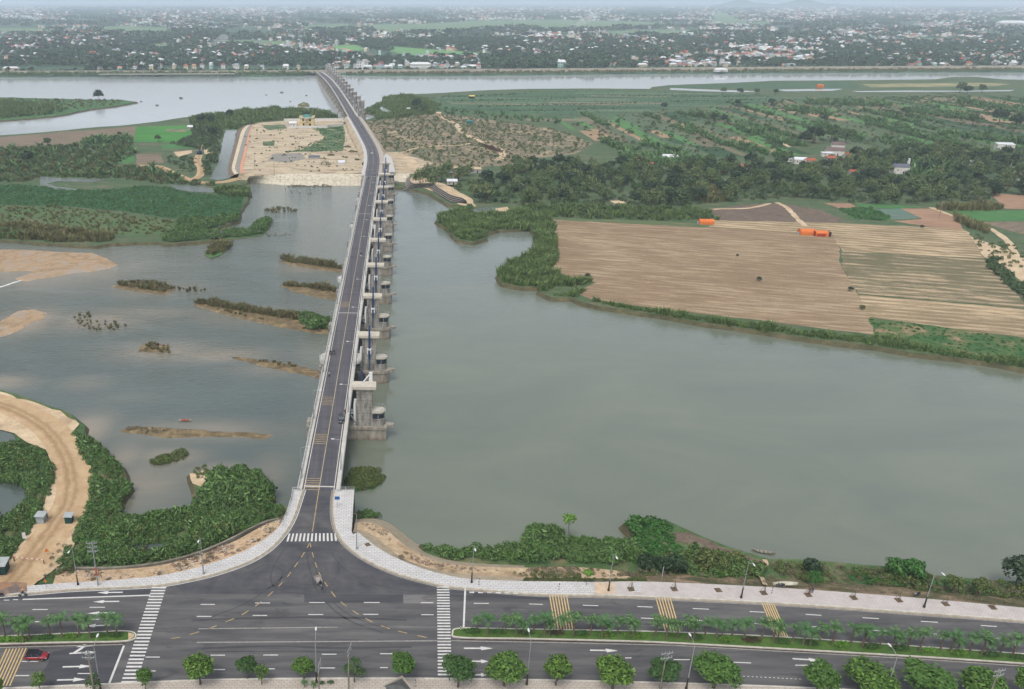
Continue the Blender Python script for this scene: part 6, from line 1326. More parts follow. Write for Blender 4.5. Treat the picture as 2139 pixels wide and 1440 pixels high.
cover([(1458, 398), (1500, 396), (1530, 402), (1525, 420), (1470, 424), (1455, 412)], 'reedo', 3, 1.5, 2.4, 'yellowish tall stalks at the grove foot', 77, nm='dry_stalks')
cover([(1752, 437), (1820, 435), (1859, 452), (1855, 461), (1786, 456)], 'crop', 2.0, .8, 1.1, 'bean plants of the dense green square', 78, LOW + .3, 'crop_plants')
pp = [scatter_in(q, 3.6, 300 + i) for i, q in enumerate(PLANTED)]; hf = len(pp) // 2
scatter('banana_plants', np.concatenate(pp[:hf]), 'banana', .6, 1.1, 'banana strips planted through the patchwork fields', seed=79, z=Zi)
scatter('crop_plants', np.concatenate(pp[hf:]), 'crop', .9, 1.5, 'leafy crop strips planted through the patchwork fields', seed=78, z=Zi)
for i, (a_, b_) in enumerate([((1255, 296), (1335, 322)), ((1335, 300), (1420, 316)), ((1440, 240), (1520, 250)), ((1430, 262), (1500, 300)), ((1680, 214), (1860, 219)), ((1640, 228), (1740, 240)), ((1800, 250), (1900, 272)), ((1900, 232), (2040, 250)), ((1540, 268), (1640, 300)), ((1700, 258), (1800, 290)), ((1960, 280), (2139, 300)), ((1500, 300), (1640, 330)), ((2000, 210), (2139, 236)), ((1300, 330), (1480, 338)), ((1840, 296), (1990, 316))]):
    px = [(a_[0], a_[1] - 3), (b_[0], b_[1] - 3), (b_[0], b_[1] + 5), (a_[0], a_[1] + 5)]
    cover(px, 'banana', 5.0, .9, 1.5, f'banana hedge, {nth(i)} row in the field patchwork beyond the grove', 80 + i, nm='banana_plants')
cover([(1240, 262), (1500, 224), (1800, 205), (2139, 203), (2300, 300), (2139, 330), (1780, 302), (1400, 325), (1280, 310)], 'grovebush', 30, .6, 1.3, 'isolated bushes dotted over the patchwork fields', 97, nm='scrub')
# ---------------------------------------------------------------- the grove: every tree a thing
def tree_shape(seed, mat, r=5.0, h=9.5, n=560, lw=.75, ll=1.5, flat=.85, k=6):
    return (trunk_mesh('trunk', h * .55, .28, .16, 5, seed, m_bark), lm('crown', leafy(n, crown_blobs(r, seed, k, flat, h - r * .75), lw, ll, seed, .7), mat))
broad = Plant('broadleaf_tree', 'tree', [tree_shape(k + 200, lf_grove if k % 2 else lf_darktree) for k in range(7)])
def bamboo_shape(seed):
    r_ = random.Random(seed); B = []; m = MB()
    for k in range(11):
        a_ = r_.uniform(0, 6.28); q = r_.uniform(1, 4.6); hh = r_.uniform(7, 12.5) * (1.1 - q * .07)
        e_ = Vector((math.cos(a_) * q, math.sin(a_) * q, hh)); m.tube([(e_.x * .15, e_.y * .15, -.2), (e_.x * .5, e_.y * .5, hh * .6), tuple(e_)], [.09, .07, .03], 4)
        B.append((e_.x * .75, e_.y * .75, hh * .78, 1.7, 1.7, 2.6)); B.append((e_.x * 1.1, e_.y * 1.1, hh * .55, 1.6, 1.6, 2.2))
    B.append((0, 0, 4, 3, 3, 3.4))
    return (m.mesh('trunk', m_palmbark), lm('crown', leafy(720, B, .5, 1.7, seed, .5, .5, .3), lf_bamboo))
bam = Plant('bamboo_clump', 'bamboo', [bamboo_shape(k + 300) for k in range(5)])
grove = [(1000, 428), (1100, 430), (1270, 430), (1400, 433), (1480, 428), (1600, 418), (1700, 417), (1800, 426), (1930, 427), (2050, 420), (2150, 408), (2320, 402), (2320, 325), (2139, 328), (1960, 318), (1860, 316), (1780, 328), (1680, 338), (1600, 345), (1500, 347), (1400, 350), (1300, 352), (1200, 350), (1120, 346), (1064, 350), (1062, 366), (1015, 378), (1000, 400)]
holesG = [HP(h, LOW) for h in ([(1380, 324), (1412, 324), (1412, 345), (1380, 345)], [(1640, 330), (1700, 330), (1705, 365), (1640, 365)], [(1708, 318), (1765, 316), (1768, 350), (1708, 352)], [(1870, 355), (1905, 355), (1905, 390), (1870, 390)], [(1268, 400), (1315, 400), (1315, 440), (1268, 440)], [(2075, 300), (2120, 300), (2120, 330), (2075, 330)], [(1500, 375), (1535, 375), (1535, 395), (1500, 395)])]
gp = scatter_in(HP(grove, LOW), 13.2, 21, holesG)
far_y = U(1500, 360, LOW).y
kinds_seen = {}
for (x, y) in gp:
    ppx, ppy = PX((x, y, LOW)); front = ppy > 408 - (ppx > 1600) * 8
    row = 'at the front edge of the grove' if front else 'deep in the grove' if ppy > 370 else 'on the far side of the grove'
    if rp.random() < (.55 if front else .35): bam.put(x, y, LOW, rp.uniform(.75, 1.15), 'feathery bamboo clump ' + row, 'bamboo ' + row)
    else: broad.put(x, y, LOW, rp.uniform(.7, 1.15), 'rounded dark green tree ' + row, 'trees ' + row)
for i, (x, y, s_) in enumerate([(880, 388, 1.15), (896, 372, 1.0), (905, 391, 1.0), (921, 380, 1.2), (935, 366, 1.0), (962, 378, 1.05), (975, 368, .9), (985, 398, .8), (958, 398, .6), (992, 412, .9)]):
    c = U(x, y, LOW); bam.put(c.x, c.y, LOW, s_, f'tall bamboo clump behind the waterside huts, {nth(i)} counted from the bridge', 'bamboo behind the huts')
cover(grove, 'grovebush', 7.5, .6, 1.25, 'undergrowth and low canopy filling the grove', 98, nm='undergrowth')
cover([(1900, 345), (2000, 350), (1990, 385), (1910, 380)], 'banana', 3.6, 1.0, 1.6, 'banana plants in the grove clearing', 99, nm='banana_plants')
cover([(1290, 322), (1400, 322), (1500, 340), (1420, 350), (1300, 350)], 'banana', 4.5, .9, 1.4, 'banana plants behind the grove', 100, nm='banana_plants')
# single trees out in the open
for x, y, s_, lb in [(207, 211, 1.5, 'round dark tree standing alone on the far islet'), (118, 215, .6, 'small tree on the far islet'), (1386, 230, .9, 'lone dark tree on the meadow edge'), (1540, 223, .9, 'single round tree at the meadow corner'), (2005, 195, 1.6, 'larger dark tree by the far silver channel'), (2020, 199, 1.3, 'lower tree by the far silver channel'), (2050, 194, 1.2, 'third tree of the far channel clump'), (1722, 255, .8, 'small tree amid the striped fields'), (1890, 245, 1.2, 'dark tree in the middle of the patchwork'), (2085, 260, 1.7, 'big tree at the edge of the patchwork'), (2120, 270, 1.6, 'big dark tree beside the patchwork edge'), (2030, 262, 1.3, 'dense tree inside the patchwork'), (1700, 300, 1.7, 'wide tree crown behind the white houses'), (1735, 296, 1.6, 'tree crown next to the wide one behind the white houses'), (1680, 305, 1.4, 'lower tree at the lane end behind the white houses'), (1765, 300, 1.4, 'tree east of the white house roofs'), (420, 260, 1.1, 'dark tree beside the island paddy'), (440, 262, 1.2, 'second dark tree beside the island paddy'), (330, 297, .7, 'grey green bush tree beside the bright paddy'), (60, 345, 1.2, 'dark clump tree in the island scrub'), (415, 283, 1.1, 'tree above the sand pit'), (445, 288, 1.1, 'tree at the side channel bank'), (640, 247, .9, 'tree beyond the yellow building'), (480, 247, 1.0, 'tree in the tall reeds'), (870, 231, 1.5, 'leafy tree by the marsh pool'), (885, 236, 1.2, 'second leafy tree by the marsh pool'), (250, 286, .5, 'small round bush on the ploughed strip'), (100, 306, .8, 'bush at the lower edge of the ploughed strip'), (1610, 222, 1.0, 'bushy tree at the meadow end'), (1460, 251, 1.0, 'tree cluster in the grey fields'), (1490, 254, 1.0, 'second tree of the cluster in the grey fields'), (1512, 257, .9, 'third tree of the cluster in the grey fields'), (1510, 197, 1.0, 'tree beside the thin channel'), (1545, 199, 1.0, 'second tree beside the thin channel'), (1580, 198, .9, 'third tree beside the thin channel'), (1620, 198, .8, 'fourth tree beside the thin channel')]:
    c = U(x, y, LOW); broad.put(c.x, c.y, LOW, s_, lb, 'trees standing in the open')
nearb = Plant('bush', 'bush', [(trunk_mesh('trunk', 1.2, .12, .06, 4, 401, m_bark), lm('crown', leafy(900, crown_blobs(2.2, 401 + k, 6, .9, 2.0), .28, .6, 401 + k, .7, .2), mt)) for k, mt in enumerate((lf_shrub2, lf_darktree, lf_vine))])
for x, y, s_, k, z, lb in [(2122, 1222, 1.9, 1, -4.9, 'large dark green tree at the water edge of the pavement'), (1470, 1190, 1.35, 0, -4.9, 'pale olive bush behind the tall lamp'), (1500, 1196, 1.0, 0, -4.9, 'second olive bush behind the tall lamp'), (1694, 1200, 1.05, 1, -4.9, 'dark upright bush rising from the riverside scrub'), (1868, 1206, 1.2, 2, -4.9, 'fresh green bush, first of the riverside pair'), (1905, 1210, 1.25, 2, -4.9, 'fresh green bush, second of the riverside pair'), (1350, 1195, 1.2, 1, -4.8, 'dense bush beside the white notice post'), (1380, 1197, 1.1, 1, -4.8, 'dense bush behind the first bare tree pit'), (1410, 1196, 1.2, 1, -4.8, 'bush between the notice post and the olive bush'), (1700, 1222, .8, 2, -2.5, 'light green sapling bush at the pavement edge'), (1990, 1232, .9, 0, -3, 'bush close to the pavement near the tall lamp'), (2045, 1238, .9, 0, -3, 'bush before the large dark tree'), (1585, 588, .62, 1, LOW, 'lone bush in the middle of the ploughed field'), (1776, 609, .62, 1, LOW, 'lone bush at the corner of the weedy furrows'), (1800, 648, .6, 0, LOW, 'lone bush near the green field corner'), (1540, 536, .35, 1, LOW, 'tiny bush in the upper ploughed field'), (1227, 582, .7, 1, LOW, 'leafy plant at the tip of the reed bed'), (1925, 478, .6, 1, LOW, 'small bush below the tan plot'), (1610, 690, .8, 1, LOW - .5, 'round bush on the field bank')]:
    c = U(x, y, z); nearb.put(c.x, c.y, z, s_, lb, None, i=k)
pap = Plant('slender_tree', 'tree', [(trunk_mesh('trunk', 4.2, .09, .06, 7, 420, m_palmbark), lm('crown', leafy(150, [(0, 0, 5.2, 1.7, 1.7, 1.0), (1.2, .3, 4.6, .8, .8, .6), (-1.1, -.2, 4.9, .8, .8, .6)], .35, .8, 421, .9, .1, .3), lf_bright))])
c = U(1186, 1120, -5.2); pap.put(c.x, c.y, -5.2, 1.0, 'slender pale green tree leaning over the river bank', None)
c = U(1688, 1236, .15); c2 = U(1225, 1222, .15)
pap.put(c2.x, c2.y, .1, .62, 'young yellowish tree in a pavement pit', None)
# ---------------------------------------------------------------- people
def person_mesh(name, J, E, rad, mat):
    """one continuous body grown over a jointed skeleton"""
    me = bpy.data.meshes.new(name); me.from_pydata([Vector(v) for v in J], E, []); o = bpy.data.objects.new(name, me); COL.objects.link(o)
    sk = o.modifiers.new('skin', 'SKIN'); sk.use_smooth_shade = True
    for i, d in enumerate(me.skin_vertices[0].data): d.radius = (rad[i], rad[i] * .9); d.use_root = (i == 0)
    sb = o.modifiers.new('sub', 'SUBSURF'); sb.levels = sb.render_levels = 1
    dg = bpy.context.evaluated_depsgraph_get(); m2 = bpy.data.meshes.new_from_object(o.evaluated_get(dg)); m2.name = name
    bpy.data.objects.remove(o); m2.materials.clear(); m2.materials.append(mat); return m2
def skeleton(seat):
    J = [(0, 0, 0), (0, .02, .22), (0, .04, .44), (0, .06, .56), (0, .08, .70)]; E = [(0, 1), (1, 2), (2, 3), (3, 4)]; rd = [.15, .145, .16, .06, .1]
    for s in (-1, 1):
        b = len(J)
        if seat: J += [(s * .19, .05, .42), (s * .26, .25, .24), (s * .27, .48, .22)]
        else: J += [(s * .19, .03, .44), (s * .24, .02, .17), (s * .25, .1, -.07)]
        E += [(2, b), (b, b + 1), (b + 1, b + 2)]; rd += [.062, .047, .036]
        for f in range(5):   # fingers, the thumb leaving the side of the palm
            d = Vector((s * (-.045 + .02 * f), .09 - .008 * abs(f - 2), -.03)) if seat else Vector((s * .01, -.035 + .02 * f, -.09 + .01 * abs(f - 2)))
            if f == 0: d = Vector((-s * .05, .03, -.02)) if seat else Vector((0, .06, -.03))
            J.append(tuple(Vector(J[b + 2]) + d)); E.append((b + 2, len(J) - 1)); rd.append(.011)
        b = len(J)
        if seat: J += [(s * .11, .05, -.02), (s * .18, .46, 0.0), (s * .17, .36, -.42), (s * .17, .52, -.46)]
        else: J += [(s * .1, .0, -.05), (s * .11, .04, -.45), (s * .11, -.01, -.86), (s * .12, .15, -.9)]
        E += [(0, b), (b, b + 1), (b + 1, b + 2), (b + 2, b + 3)]; rd += [.1, .07, .05, .04]
    return J, E, rd
m_cloth = [plain('cloth_dark', C(44, 46, 54), .8), plain('cloth_blue', C(70, 84, 110), .8), plain('cloth_pale', C(190, 188, 184), .8), plain('cloth_red', C(130, 60, 56), .8)]
m_skin = plain('skin', C(190, 146, 116), .6)
m_helmet = [plain('helmet_dark', C(40, 42, 48), .3), plain('helmet_white', C(224, 224, 222), .3)]
PM = {(True, k): person_mesh('rider_body', *skeleton(True), m_cloth[k]) for k in range(4)}
PM.update({(False, k): person_mesh('standing_body', *skeleton(False), m_cloth[k]) for k in (0, 1, 3)})
fm = MB(); fm.ell((0, .1, .72), (.085, .1, .12), 10, 8); fm.ell((0, .2, .71), (.018, .025, .02), 6, 4)
for s in (-1, 1): fm.ell((s * .085, .1, .72), (.015, .03, .035), 6, 4); fm.ell((s * .035, .19, .735), (.014, .012, .01), 6, 4)
fm.ell((0, .19, .665), (.03, .012, .01), 6, 4); FACE = fm.mesh('face', m_skin, True)
hm = MB(); hm.ell((0, .08, .79), (.12, .135, .1), 12, 7); HELM = [hm.mesh('helmet', m, True) for m in m_helmet]
def person(x, y, z, rz, seat, cloth, helm, label):
    o = empty('person', (x, y, z), rz, label, 'person')
    link(bpy.data.objects.new('body', PM[(seat, cloth)]), o); link(bpy.data.objects.new('face', FACE), o)
    if helm is not None: link(bpy.data.objects.new('helmet' if seat else 'hat', HELM[helm]), o)
    return o
# ---------------------------------------------------------------- vehicles
m_tyre = plain('tyre', C(34, 34, 36), .8); m_rim = plain('rim', C(150, 152, 156), .4, .5); m_lamp = plain('lamp_glass', C(226, 228, 230), .2, 0, .05, 1, .6); m_redlamp = plain('tail_glass', C(150, 30, 28), .3, 0, .05, 1, .6); m_black = plain('black_trim', C(30, 31, 34), .5); m_seat = plain('seat_vinyl', C(36, 36, 38), .6)
def wheel(r, w, x, y, parent, spokes=5):
    m = MB(); m.tube([(x, y - w / 2, r), (x, y - w * .35, r), (x, y + w * .35, r), (x, y + w / 2, r)], [r * .9, r, r, r * .9], 16)
    o = m.build('wheel', m_tyre, parent); m = MB(); m.tube([(x, y - w * .54, r), (x, y + w * .54, r)], r * .62, 12); m.build('rim', m_rim, o); return o
def loft(secs):
    m = MB(); n = len(secs[0]); vs = [p for s in secs for p in s]
    fs = [(i * n + k, i * n + (k + 1) % n, (i + 1) * n + (k + 1) % n, (i + 1) * n + k) for i in range(len(secs) - 1) for k in range(n)]
    fs += [tuple(range(n)), tuple((len(secs) - 1) * n + k for k in range(n))]; m.add(vs, fs); return m
def car(loc, rz, paint, roofmat, label, suv=True, L=4.3, Wd=1.8):
    o = empty('car', loc, rz, label, 'car'); hw = Wd / 2; h1 = .92 if suv else .82; h2 = 1.58 if suv else 1.42
    xs = [(-L / 2, .45, h1 - .1, .8), (-L / 2 + .12, .32, h1, .93), (-L * .25, .28, h1 + .03, 1), (L * .1, .28, h1 + .02, 1), (L * .22, .28, h1 - .03, .99), (L * .42, .32, h1 - .14, .94), (L / 2, .42, h1 - .28, .78)]
    ring = lambda x, lo, hi, k: [(x, -hw * k * .9, lo), (x, -hw * k, lo + .18), (x, -hw * k, hi - .14), (x, -hw * k * .88, hi), (x, hw * k * .88, hi), (x, hw * k, hi - .14), (x, hw * k, lo + .18), (x, hw * k * .9, lo)]
    loft([ring(*q) for q in xs]).build('body', paint, o, True)
    x0, x1, x2, x3 = -L / 2 + .14, -L * .36, L * .05, L * .24
    cab = lambda x, hi, k: [(x, -hw * .9, h1 - .02), (x, -hw * k, hi), (x, hw * k, hi), (x, hw * .9, h1 - .02)]
    loft([cab(x0, h1 + .02, .88), cab(x1, h2 - .06, .72), cab(x2, h2 - .04, .72), cab(x3, h1 + .0, .88)]).build('window', m_glassd, o)
    m = MB(); m.add([(x1 - .08, -hw * .7, h2 - .04), (x2 + .06, -hw * .7, h2 - .02), (x2 + .06, hw * .7, h2 - .02), (x1 - .08, hw * .7, h2 - .04), (x1, -hw * .66, h2 + .03), (x2 - .05, -hw * .66, h2 + .04), (x2 - .05, hw * .66, h2 + .04), (x1, hw * .66, h2 + .03)], [(0, 1, 5, 4), (1, 2, 6, 5), (2, 3, 7, 6), (3, 0, 4, 7), (4, 5, 6, 7)]); m.build('roof', roofmat, o)
    m = MB()
    for s in (-1, 1):
        for xa, xb in ((x1, x1 - .5), (x2 - .0, x3), (-.55, -.5)): m.tube([(xa, s * hw * .735, h2 - .05), (xb, s * hw * .91, h1 + .02)], .035, 4)
    m.build('pillars', paint, o)
    for x in (-L * .3, L * .31):
        for s in (-1, 1): wheel(.34, .22, x, s * (hw - .1), o)
    for s in (-1, 1):
        m = MB(); m.box(L / 2 - .1, s * hw * .66, h1 - .34, .16, .4, .13); m.build('headlight', m_lamp, o)
        m = MB(); m.box(-L / 2 + .05, s * hw * .72, h1 - .14, .12, .3, .16); m.build('tail_light', m_redlamp, o)
        m = MB(); m.box(L * .17, s * (hw + .06), h1 + .06, .14, .2, .12); m.build('mirror', paint, o)
    m = MB(); m.box(L / 2 - .03, 0, .5, .08, Wd * .6, .2); m.build('grille', m_black, o)
    return o
m_redpaint = plain('paint_red', C(150, 34, 46), .3, 0, .04, 1, .6); m_darkpaint = plain('paint_dark', C(40, 48, 62), .3, 0, .04, 1, .6); m_whitepaint = plain('paint_white', C(226, 228, 230), .3, 0, .04, 1, .5); m_greypaint = plain('paint_silver', C(170, 176, 184), .3, .2, .04, 1)
def on(px, py, z=0.0): return U(px, py, z)
c = on(77, 1375); car(c, ang(40, 1375, 110, 1374.4, 0), m_redpaint, m_black, 'red hatchback with black roof beside the short median')
def deck(px, py, z=None):
    c = U(px, py, 1.0)
    for _ in range(4): c = U(px, py, B1(c.y).z + .012)
    return c
hd = R(90 - 2.7)
c = deck(713, 879); car(c, hd + math.pi, m_darkpaint, m_darkpaint, 'dark car stopped at the east parapet of the bridge')
p = deck(720.5, 866); person(p.x, p.y, p.z + .93, 0, False, 0, None, 'person in dark clothes standing beside the dark car on the bridge')
c = on(777, 322.5, .02); car(c, R(100), m_whitepaint, m_whitepaint, 'white car on the island road between the bridges')
c = on(755, 266, .15); car(c, R(112), m_greypaint, m_black, 'small silver car parked on the east pavement of the island road', False)
c = on(719, 259, .15); car(c, R(120), m_darkpaint, m_darkpaint, 'dark car beside the yellow building gate', False)
def motorbike(loc, rz, paint, label, lean=0):
    o = empty('motorbike', loc, rz, label, 'motorbike')
    b = MB(); b.tube([(-.72, 0, .74), (-.35, 0, .7), (0, 0, .5), (.3, 0, .55), (.5, 0, .92)], [.1, .16, .13, .12, .1], 8); b.box(.0, 0, .38, .5, .22, .28); b.build('body', paint, o, True)
    m = MB(); m.box(-.33, 0, .84, .8, .27, .12); m.build('seat', m_seat, o)
    for x in (-.62, .64): wheel(.29, .11, x, 0, o)
    m = MB(); m.tube([(.64, .07, .3), (.48, .07, .95)], .03, 5); m.tube([(.64, -.07, .3), (.48, -.07, .95)], .03, 5); m.build('fork', m_rim, o)
    m = MB(); m.tube([(.34, -.34, 1.04), (.45, -.1, 1.02), (.45, .1, 1.02), (.34, .34, 1.04)], .025, 5); m.build('handlebar', m_black, o)
    m = MB(); m.ell((.58, 0, .9), (.08, .1, .09), 8, 5); m.build('headlight', m_lamp, o)
    return o
def ridden(px, py, rz, paint, cloth, helm, lb, lp, onroad=False):
    c = U(px, py, .01) if onroad else deck(px, py)
    motorbike(c, rz, paint, lb)
    f = Vector((math.cos(rz), math.sin(rz), 0)); person(c.x - f.x * .2, c.y - f.y * .2, c.z + .93, rz - math.pi / 2, True, cloth, helm, lp)
ridden(690.5, 741, hd + math.pi, m_darkpaint, 0, 0, 'dark motorbike close to the west parapet, beside another one', 'dark clad rider near the west parapet, first of the pair')
ridden(697.5, 740, hd + math.pi, m_darkpaint, 0, 0, 'dark motorbike further from the parapet of the riding pair', 'dark clad rider toward mid lane, second of the pair')
ridden(688, 786, hd, m_darkpaint, 2, 0, 'motorbike riding alone towards the far bank, nearest to the junction', 'rider in a pale shirt alone on the bridge')
ridden(754, 533, hd, m_darkpaint, 0, 1, 'motorbike at mid bridge with a white helmeted rider', 'rider with white helmet at mid bridge')
ridden(757, 416, hd + math.pi, m_darkpaint, 0, 0, 'motorbike towards the island end of the bridge', 'dark rider towards the island end of the bridge')
ridden(770, 375, hd + math.pi, m_darkpaint, 1, 0, 'motorbike farthest away on the near bridge', 'rider farthest away on the near bridge')
c = on(50, 1247); ridden(48, 1246, R(182), m_whitepaint, 0, 1, 'white scooter passing the dirt road mouth', 'dark clad rider on the white scooter', True)
ridden(-1, 1247, R(182), m_darkpaint, 0, 0, 'dark motorbike half out of the picture by the brick apron', 'rider half out of the picture by the brick apron', True)
c = U(1915, 1246, .15); motorbike(c, R(200), m_darkpaint, 'dark blue motorbike parked on the riverside pavement')
c = U(1630, 1226, .15); motorbike(c, R(165), m_darkpaint, 'motorbike parked in front of the overturned boat')
for x, y, k, lb in ((1690, 1240, 3, 'person in red at the foot of a staked pit on the riverside pavement'), (1696, 1239, 1, 'person in blue next to the staked pit on the riverside pavement')):
    c = U(x, y, .15); person(c.x, c.y, c.z + .93, 2.0, False, k, None, lb)
# cargo tricycle
c = U(668, 1223, .01); th = ang(662, 1206, 675, 1236, 0); o = empty('cargo_tricycle', c, th, 'three-wheeled motor cargo tricycle with an open grey bed crossing the junction', 'cargo tricycle')
m = MB(); m.box(-1.0, 0, .62, 2.0, 1.35, .08)
for s in (-1, 1): m.box(-1.0, s * .66, .86, 2.0, .05, .42)
for x in (-2.0, 0): m.box(x, 0, .86, .05, 1.35, .42)
m.build('cargo_bed', plain('bed_steel', C(176, 170, 166), .6, .1, .12, 2), o)
m = MB(); m.tube([(-1.9, 0, .5), (0, 0, .5), (.7, 0, .62), (1.15, 0, .95)], [.1, .13, .14, .08], 7); m.box(.35, 0, .72, .6, .34, .2); m.build('body', m_black, o)
for s in (-1, 1): wheel(.32, .16, -1.2, s * .62, o)
wheel(.3, .12, 1.4, 0, o)
m = MB(); m.tube([(1.4, .08, .3), (1.15, .08, 1.0)], .03, 5); m.tube([(1.4, -.08, .3), (1.15, -.08, 1.0)], .03, 5); m.tube([(.95, -.38, 1.1), (1.12, 0, 1.05), (.95, .38, 1.1)], .03, 5); m.build('fork', m_rim, o)
m = MB(); m.ell((1.3, 0, .92), (.1, .12, .11), 8, 5); m.build('headlight', m_lamp, o)
f = Vector((math.cos(th), math.sin(th), 0)); person(c.x + f.x * .38, c.y + f.y * .38, .96, th - math.pi / 2, True, 0, 0, 'driver in dark clothes on the cargo tricycle')
# ---------------------------------------------------------------- street furniture
def lamp(x, y, z, arm, label, group, h=10.0, reach=2.0, dark=True, mat=None):
    o = empty('street_lamp', (x, y, z), math.atan2(arm[1], arm[0]), label, 'street lamp', group)
    m = MB(); m.tube([(0, 0, 2.6), (0, 0, h * .96), (.1, 0, h), (reach * .5, 0, h + .25), (reach, 0, h + .3)], [.1, .07, .06, .05, .045], 7); m.build('pole', mat or m_steel, o)
    m = MB(); m.tube([(0, 0, 0), (0, 0, .5), (0, 0, .55), (0, 0, 2.65)], [.26, .22, .16, .12], 8); m.build('base', m_darksteel if dark else (mat or m_steel), o)
    m = MB(); m.ell((reach + .4, 0, h + .3), (.55, .2, .1), 10, 5); m.build('lamp_head', m_bwhite, o); return o
NL = [(163, 1222, (0, -1), 'street lamp beside the striped utility pole at the dirt road'), (425, 1199, (0, -1), 'street lamp on the curving western pavement'), (745, 1147, (-.8, -.6), 'street lamp at the start of the sweeping east corner'), (985, 1217, (0, -1), 'street lamp by the end of the lower revetment slab'), (1271, 1234, (0, -1), 'street lamp near the young yellowish pit tree'), (1548, 1249, (0, -1), 'street lamp in front of the pale olive bush'), (1930, 1269, (0, -1), 'street lamp by the parked dark motorbike')]
for x, y, a_, lb in NL:
    c = U(x, y, .15); lamp(c.x, c.y, .15, a_, lb, 'lamps along the riverside pavement', 9.6, 1.6, x > 900 or x < 300)
for x, y, lb in [(204, 1329, 'street lamp rising beside the big utility pole near the red car'), (660, 1315, 'street lamp standing in the near pavement below mid junction'), (1104, 1318, 'street lamp behind the big glossy street tree'), (1441, 1327, 'street lamp before the largest street tree'), (1858, 1349, 'street lamp inside the dense row of street trees')]:
    c = U(x, y, 10.3); lamp(c.x, c.y - 2.4, .15, (0, 1), lb, 'lamps along the near pavement', 10, 2.0, True)
hb = [deck(687 + 12, 1032)]
ys = [190 + 32.5 * k for k in range(12)]
for k, Y in enumerate(ys):
    p = B1(Y)
    lamp(p.x + 5.0, p.y, p.z + .5, (-1, .05), f'lamp on the east parapet of the near bridge, {nth(k)} from the junction', 'bridge lamps', 8.6, 1.7, False)
    p = B1(Y - 4)
    lamp(p.x - 5.0, p.y, p.z + .5, (1, .05), f'lamp on the west parapet of the near bridge, {nth(k)} from the junction', 'bridge lamps', 8.6, 1.7, False)
def upole(x, y, z, h, label, arms=2, rz=0.0, mat=None, stripe=False, drum=False, r=.17):
    o = empty('utility_pole', (x, y, z), rz, label, 'utility pole', 'utility poles')
    m = MB(); m.tube([(0, 0, -.2), (0, 0, h)], [r, r * .62], 8); m.build('pole', mat or m_concdark, o)
    m = MB()
    for k in range(arms):
        zz = h - .35 - k * 1.0; m.box(0, -.16, zz, 2.2, .12, .14)
        for s in (-1, -.4, .4, 1): m.tube([(s, -.16, zz + .06), (s, -.16, zz + .34)], [.05, .09], 5)
        m.tube([(.8, -.14, zz), (0, -.1, zz - .6)], .04, 4); m.tube([(-.8, -.14, zz), (0, -.1, zz - .6)], .04, 4)
    if arms: m.build('crossarm', m_steel, o)
    if stripe: m = MB(); m.tube([(0, 0, 2.6), (0, 0, 4.6)], r * 1.02, 8); m.build('painted_band', plain('band_red', C(206, 96, 70), .6), o)
    return o
c = U(205, 1223, .15); upole(c.x, c.y, .15, 11.2, 'grey utility pole with crossarms and a red band by the dirt road', 3, .1, m_steel, True)
for x, y, h, a_, lb, rz in [(183, 1361, 11.0, 2, 'thick concrete utility pole with crossarms beside the red car', 0.0), (728, 1352, 10.6, 2, 'slim utility pole in front of the sparse street tree', 1.3), (665, 1385, 8.2, 2, 'low utility pole beside the lamp below mid junction', 1.4), (1393, 1362, 10.6, 2, 'utility pole in front of the dark street tree', .2), (2088, 1398, 10.6, 2, 'utility pole rising in the dense row of street trees', .2)]:
    c = U(x, y, h); upole(c.x, c.y, .1, h, lb, a_, rz, None, False, False, .24 if x == 183 else .16)
for x, y, lb in [(1686, 438, 'lone pole at the edge of the grove by the dead grass'), (1961, 456, 'leaning pole standing in the smooth tan plot'), (994, 348, 'wooden pole behind the tan hut roofs'), (573, 368, 'thin pole on the filled plateau edge'), (532, 353, 'post of a twin pole on the plateau'), (625, 324, 'thin pole amid the plateau sand')]:
    c = U(x, y, LOW if x > 700 else FZ); upole(c.x, c.y, c.z, 10, lb, 1 if x > 1600 else 0, .2, None, False, False, .14)
# thin wires between the near poles
# bridge-head railings
def railing(pts, label, h=1.1, mat=None, step=1.8):
    m = MB(); P = [Vector(p) for p in pts]
    m.tube([p + Vector((0, 0, h)) for p in P], .05, 5); m.tube([p + Vector((0, 0, h * .55)) for p in P], .035, 4)
    for a_, b_ in zip(P, P[1:]):
        n = max(1, int((b_ - a_).length / step))
        for k in range(n + 1): q = a_.lerp(b_, k / n); m.box(q.x, q.y, q.z + h / 2, .09, .09, h)
    return tag(m.build('railing', mat or m_rail), label, 'railing')
railing([U(x, y, .16) for x, y in [(703, 1025.5), (740, 1025.5), (737.6, 1060), (734.6, 1112)]], 'white railing round the paved lookout beside the bridge head')
railing([U(x, y, .16) for x, y in [(611.5, 1027), (609, 1045), (599, 1076), (588, 1100)]], 'white railing along the west side of the bridge head')
railing([U(x, y, .16) for x, y in [(612, 1026), (630, 1026)]], 'short white railing across the west pavement at the bridge head')
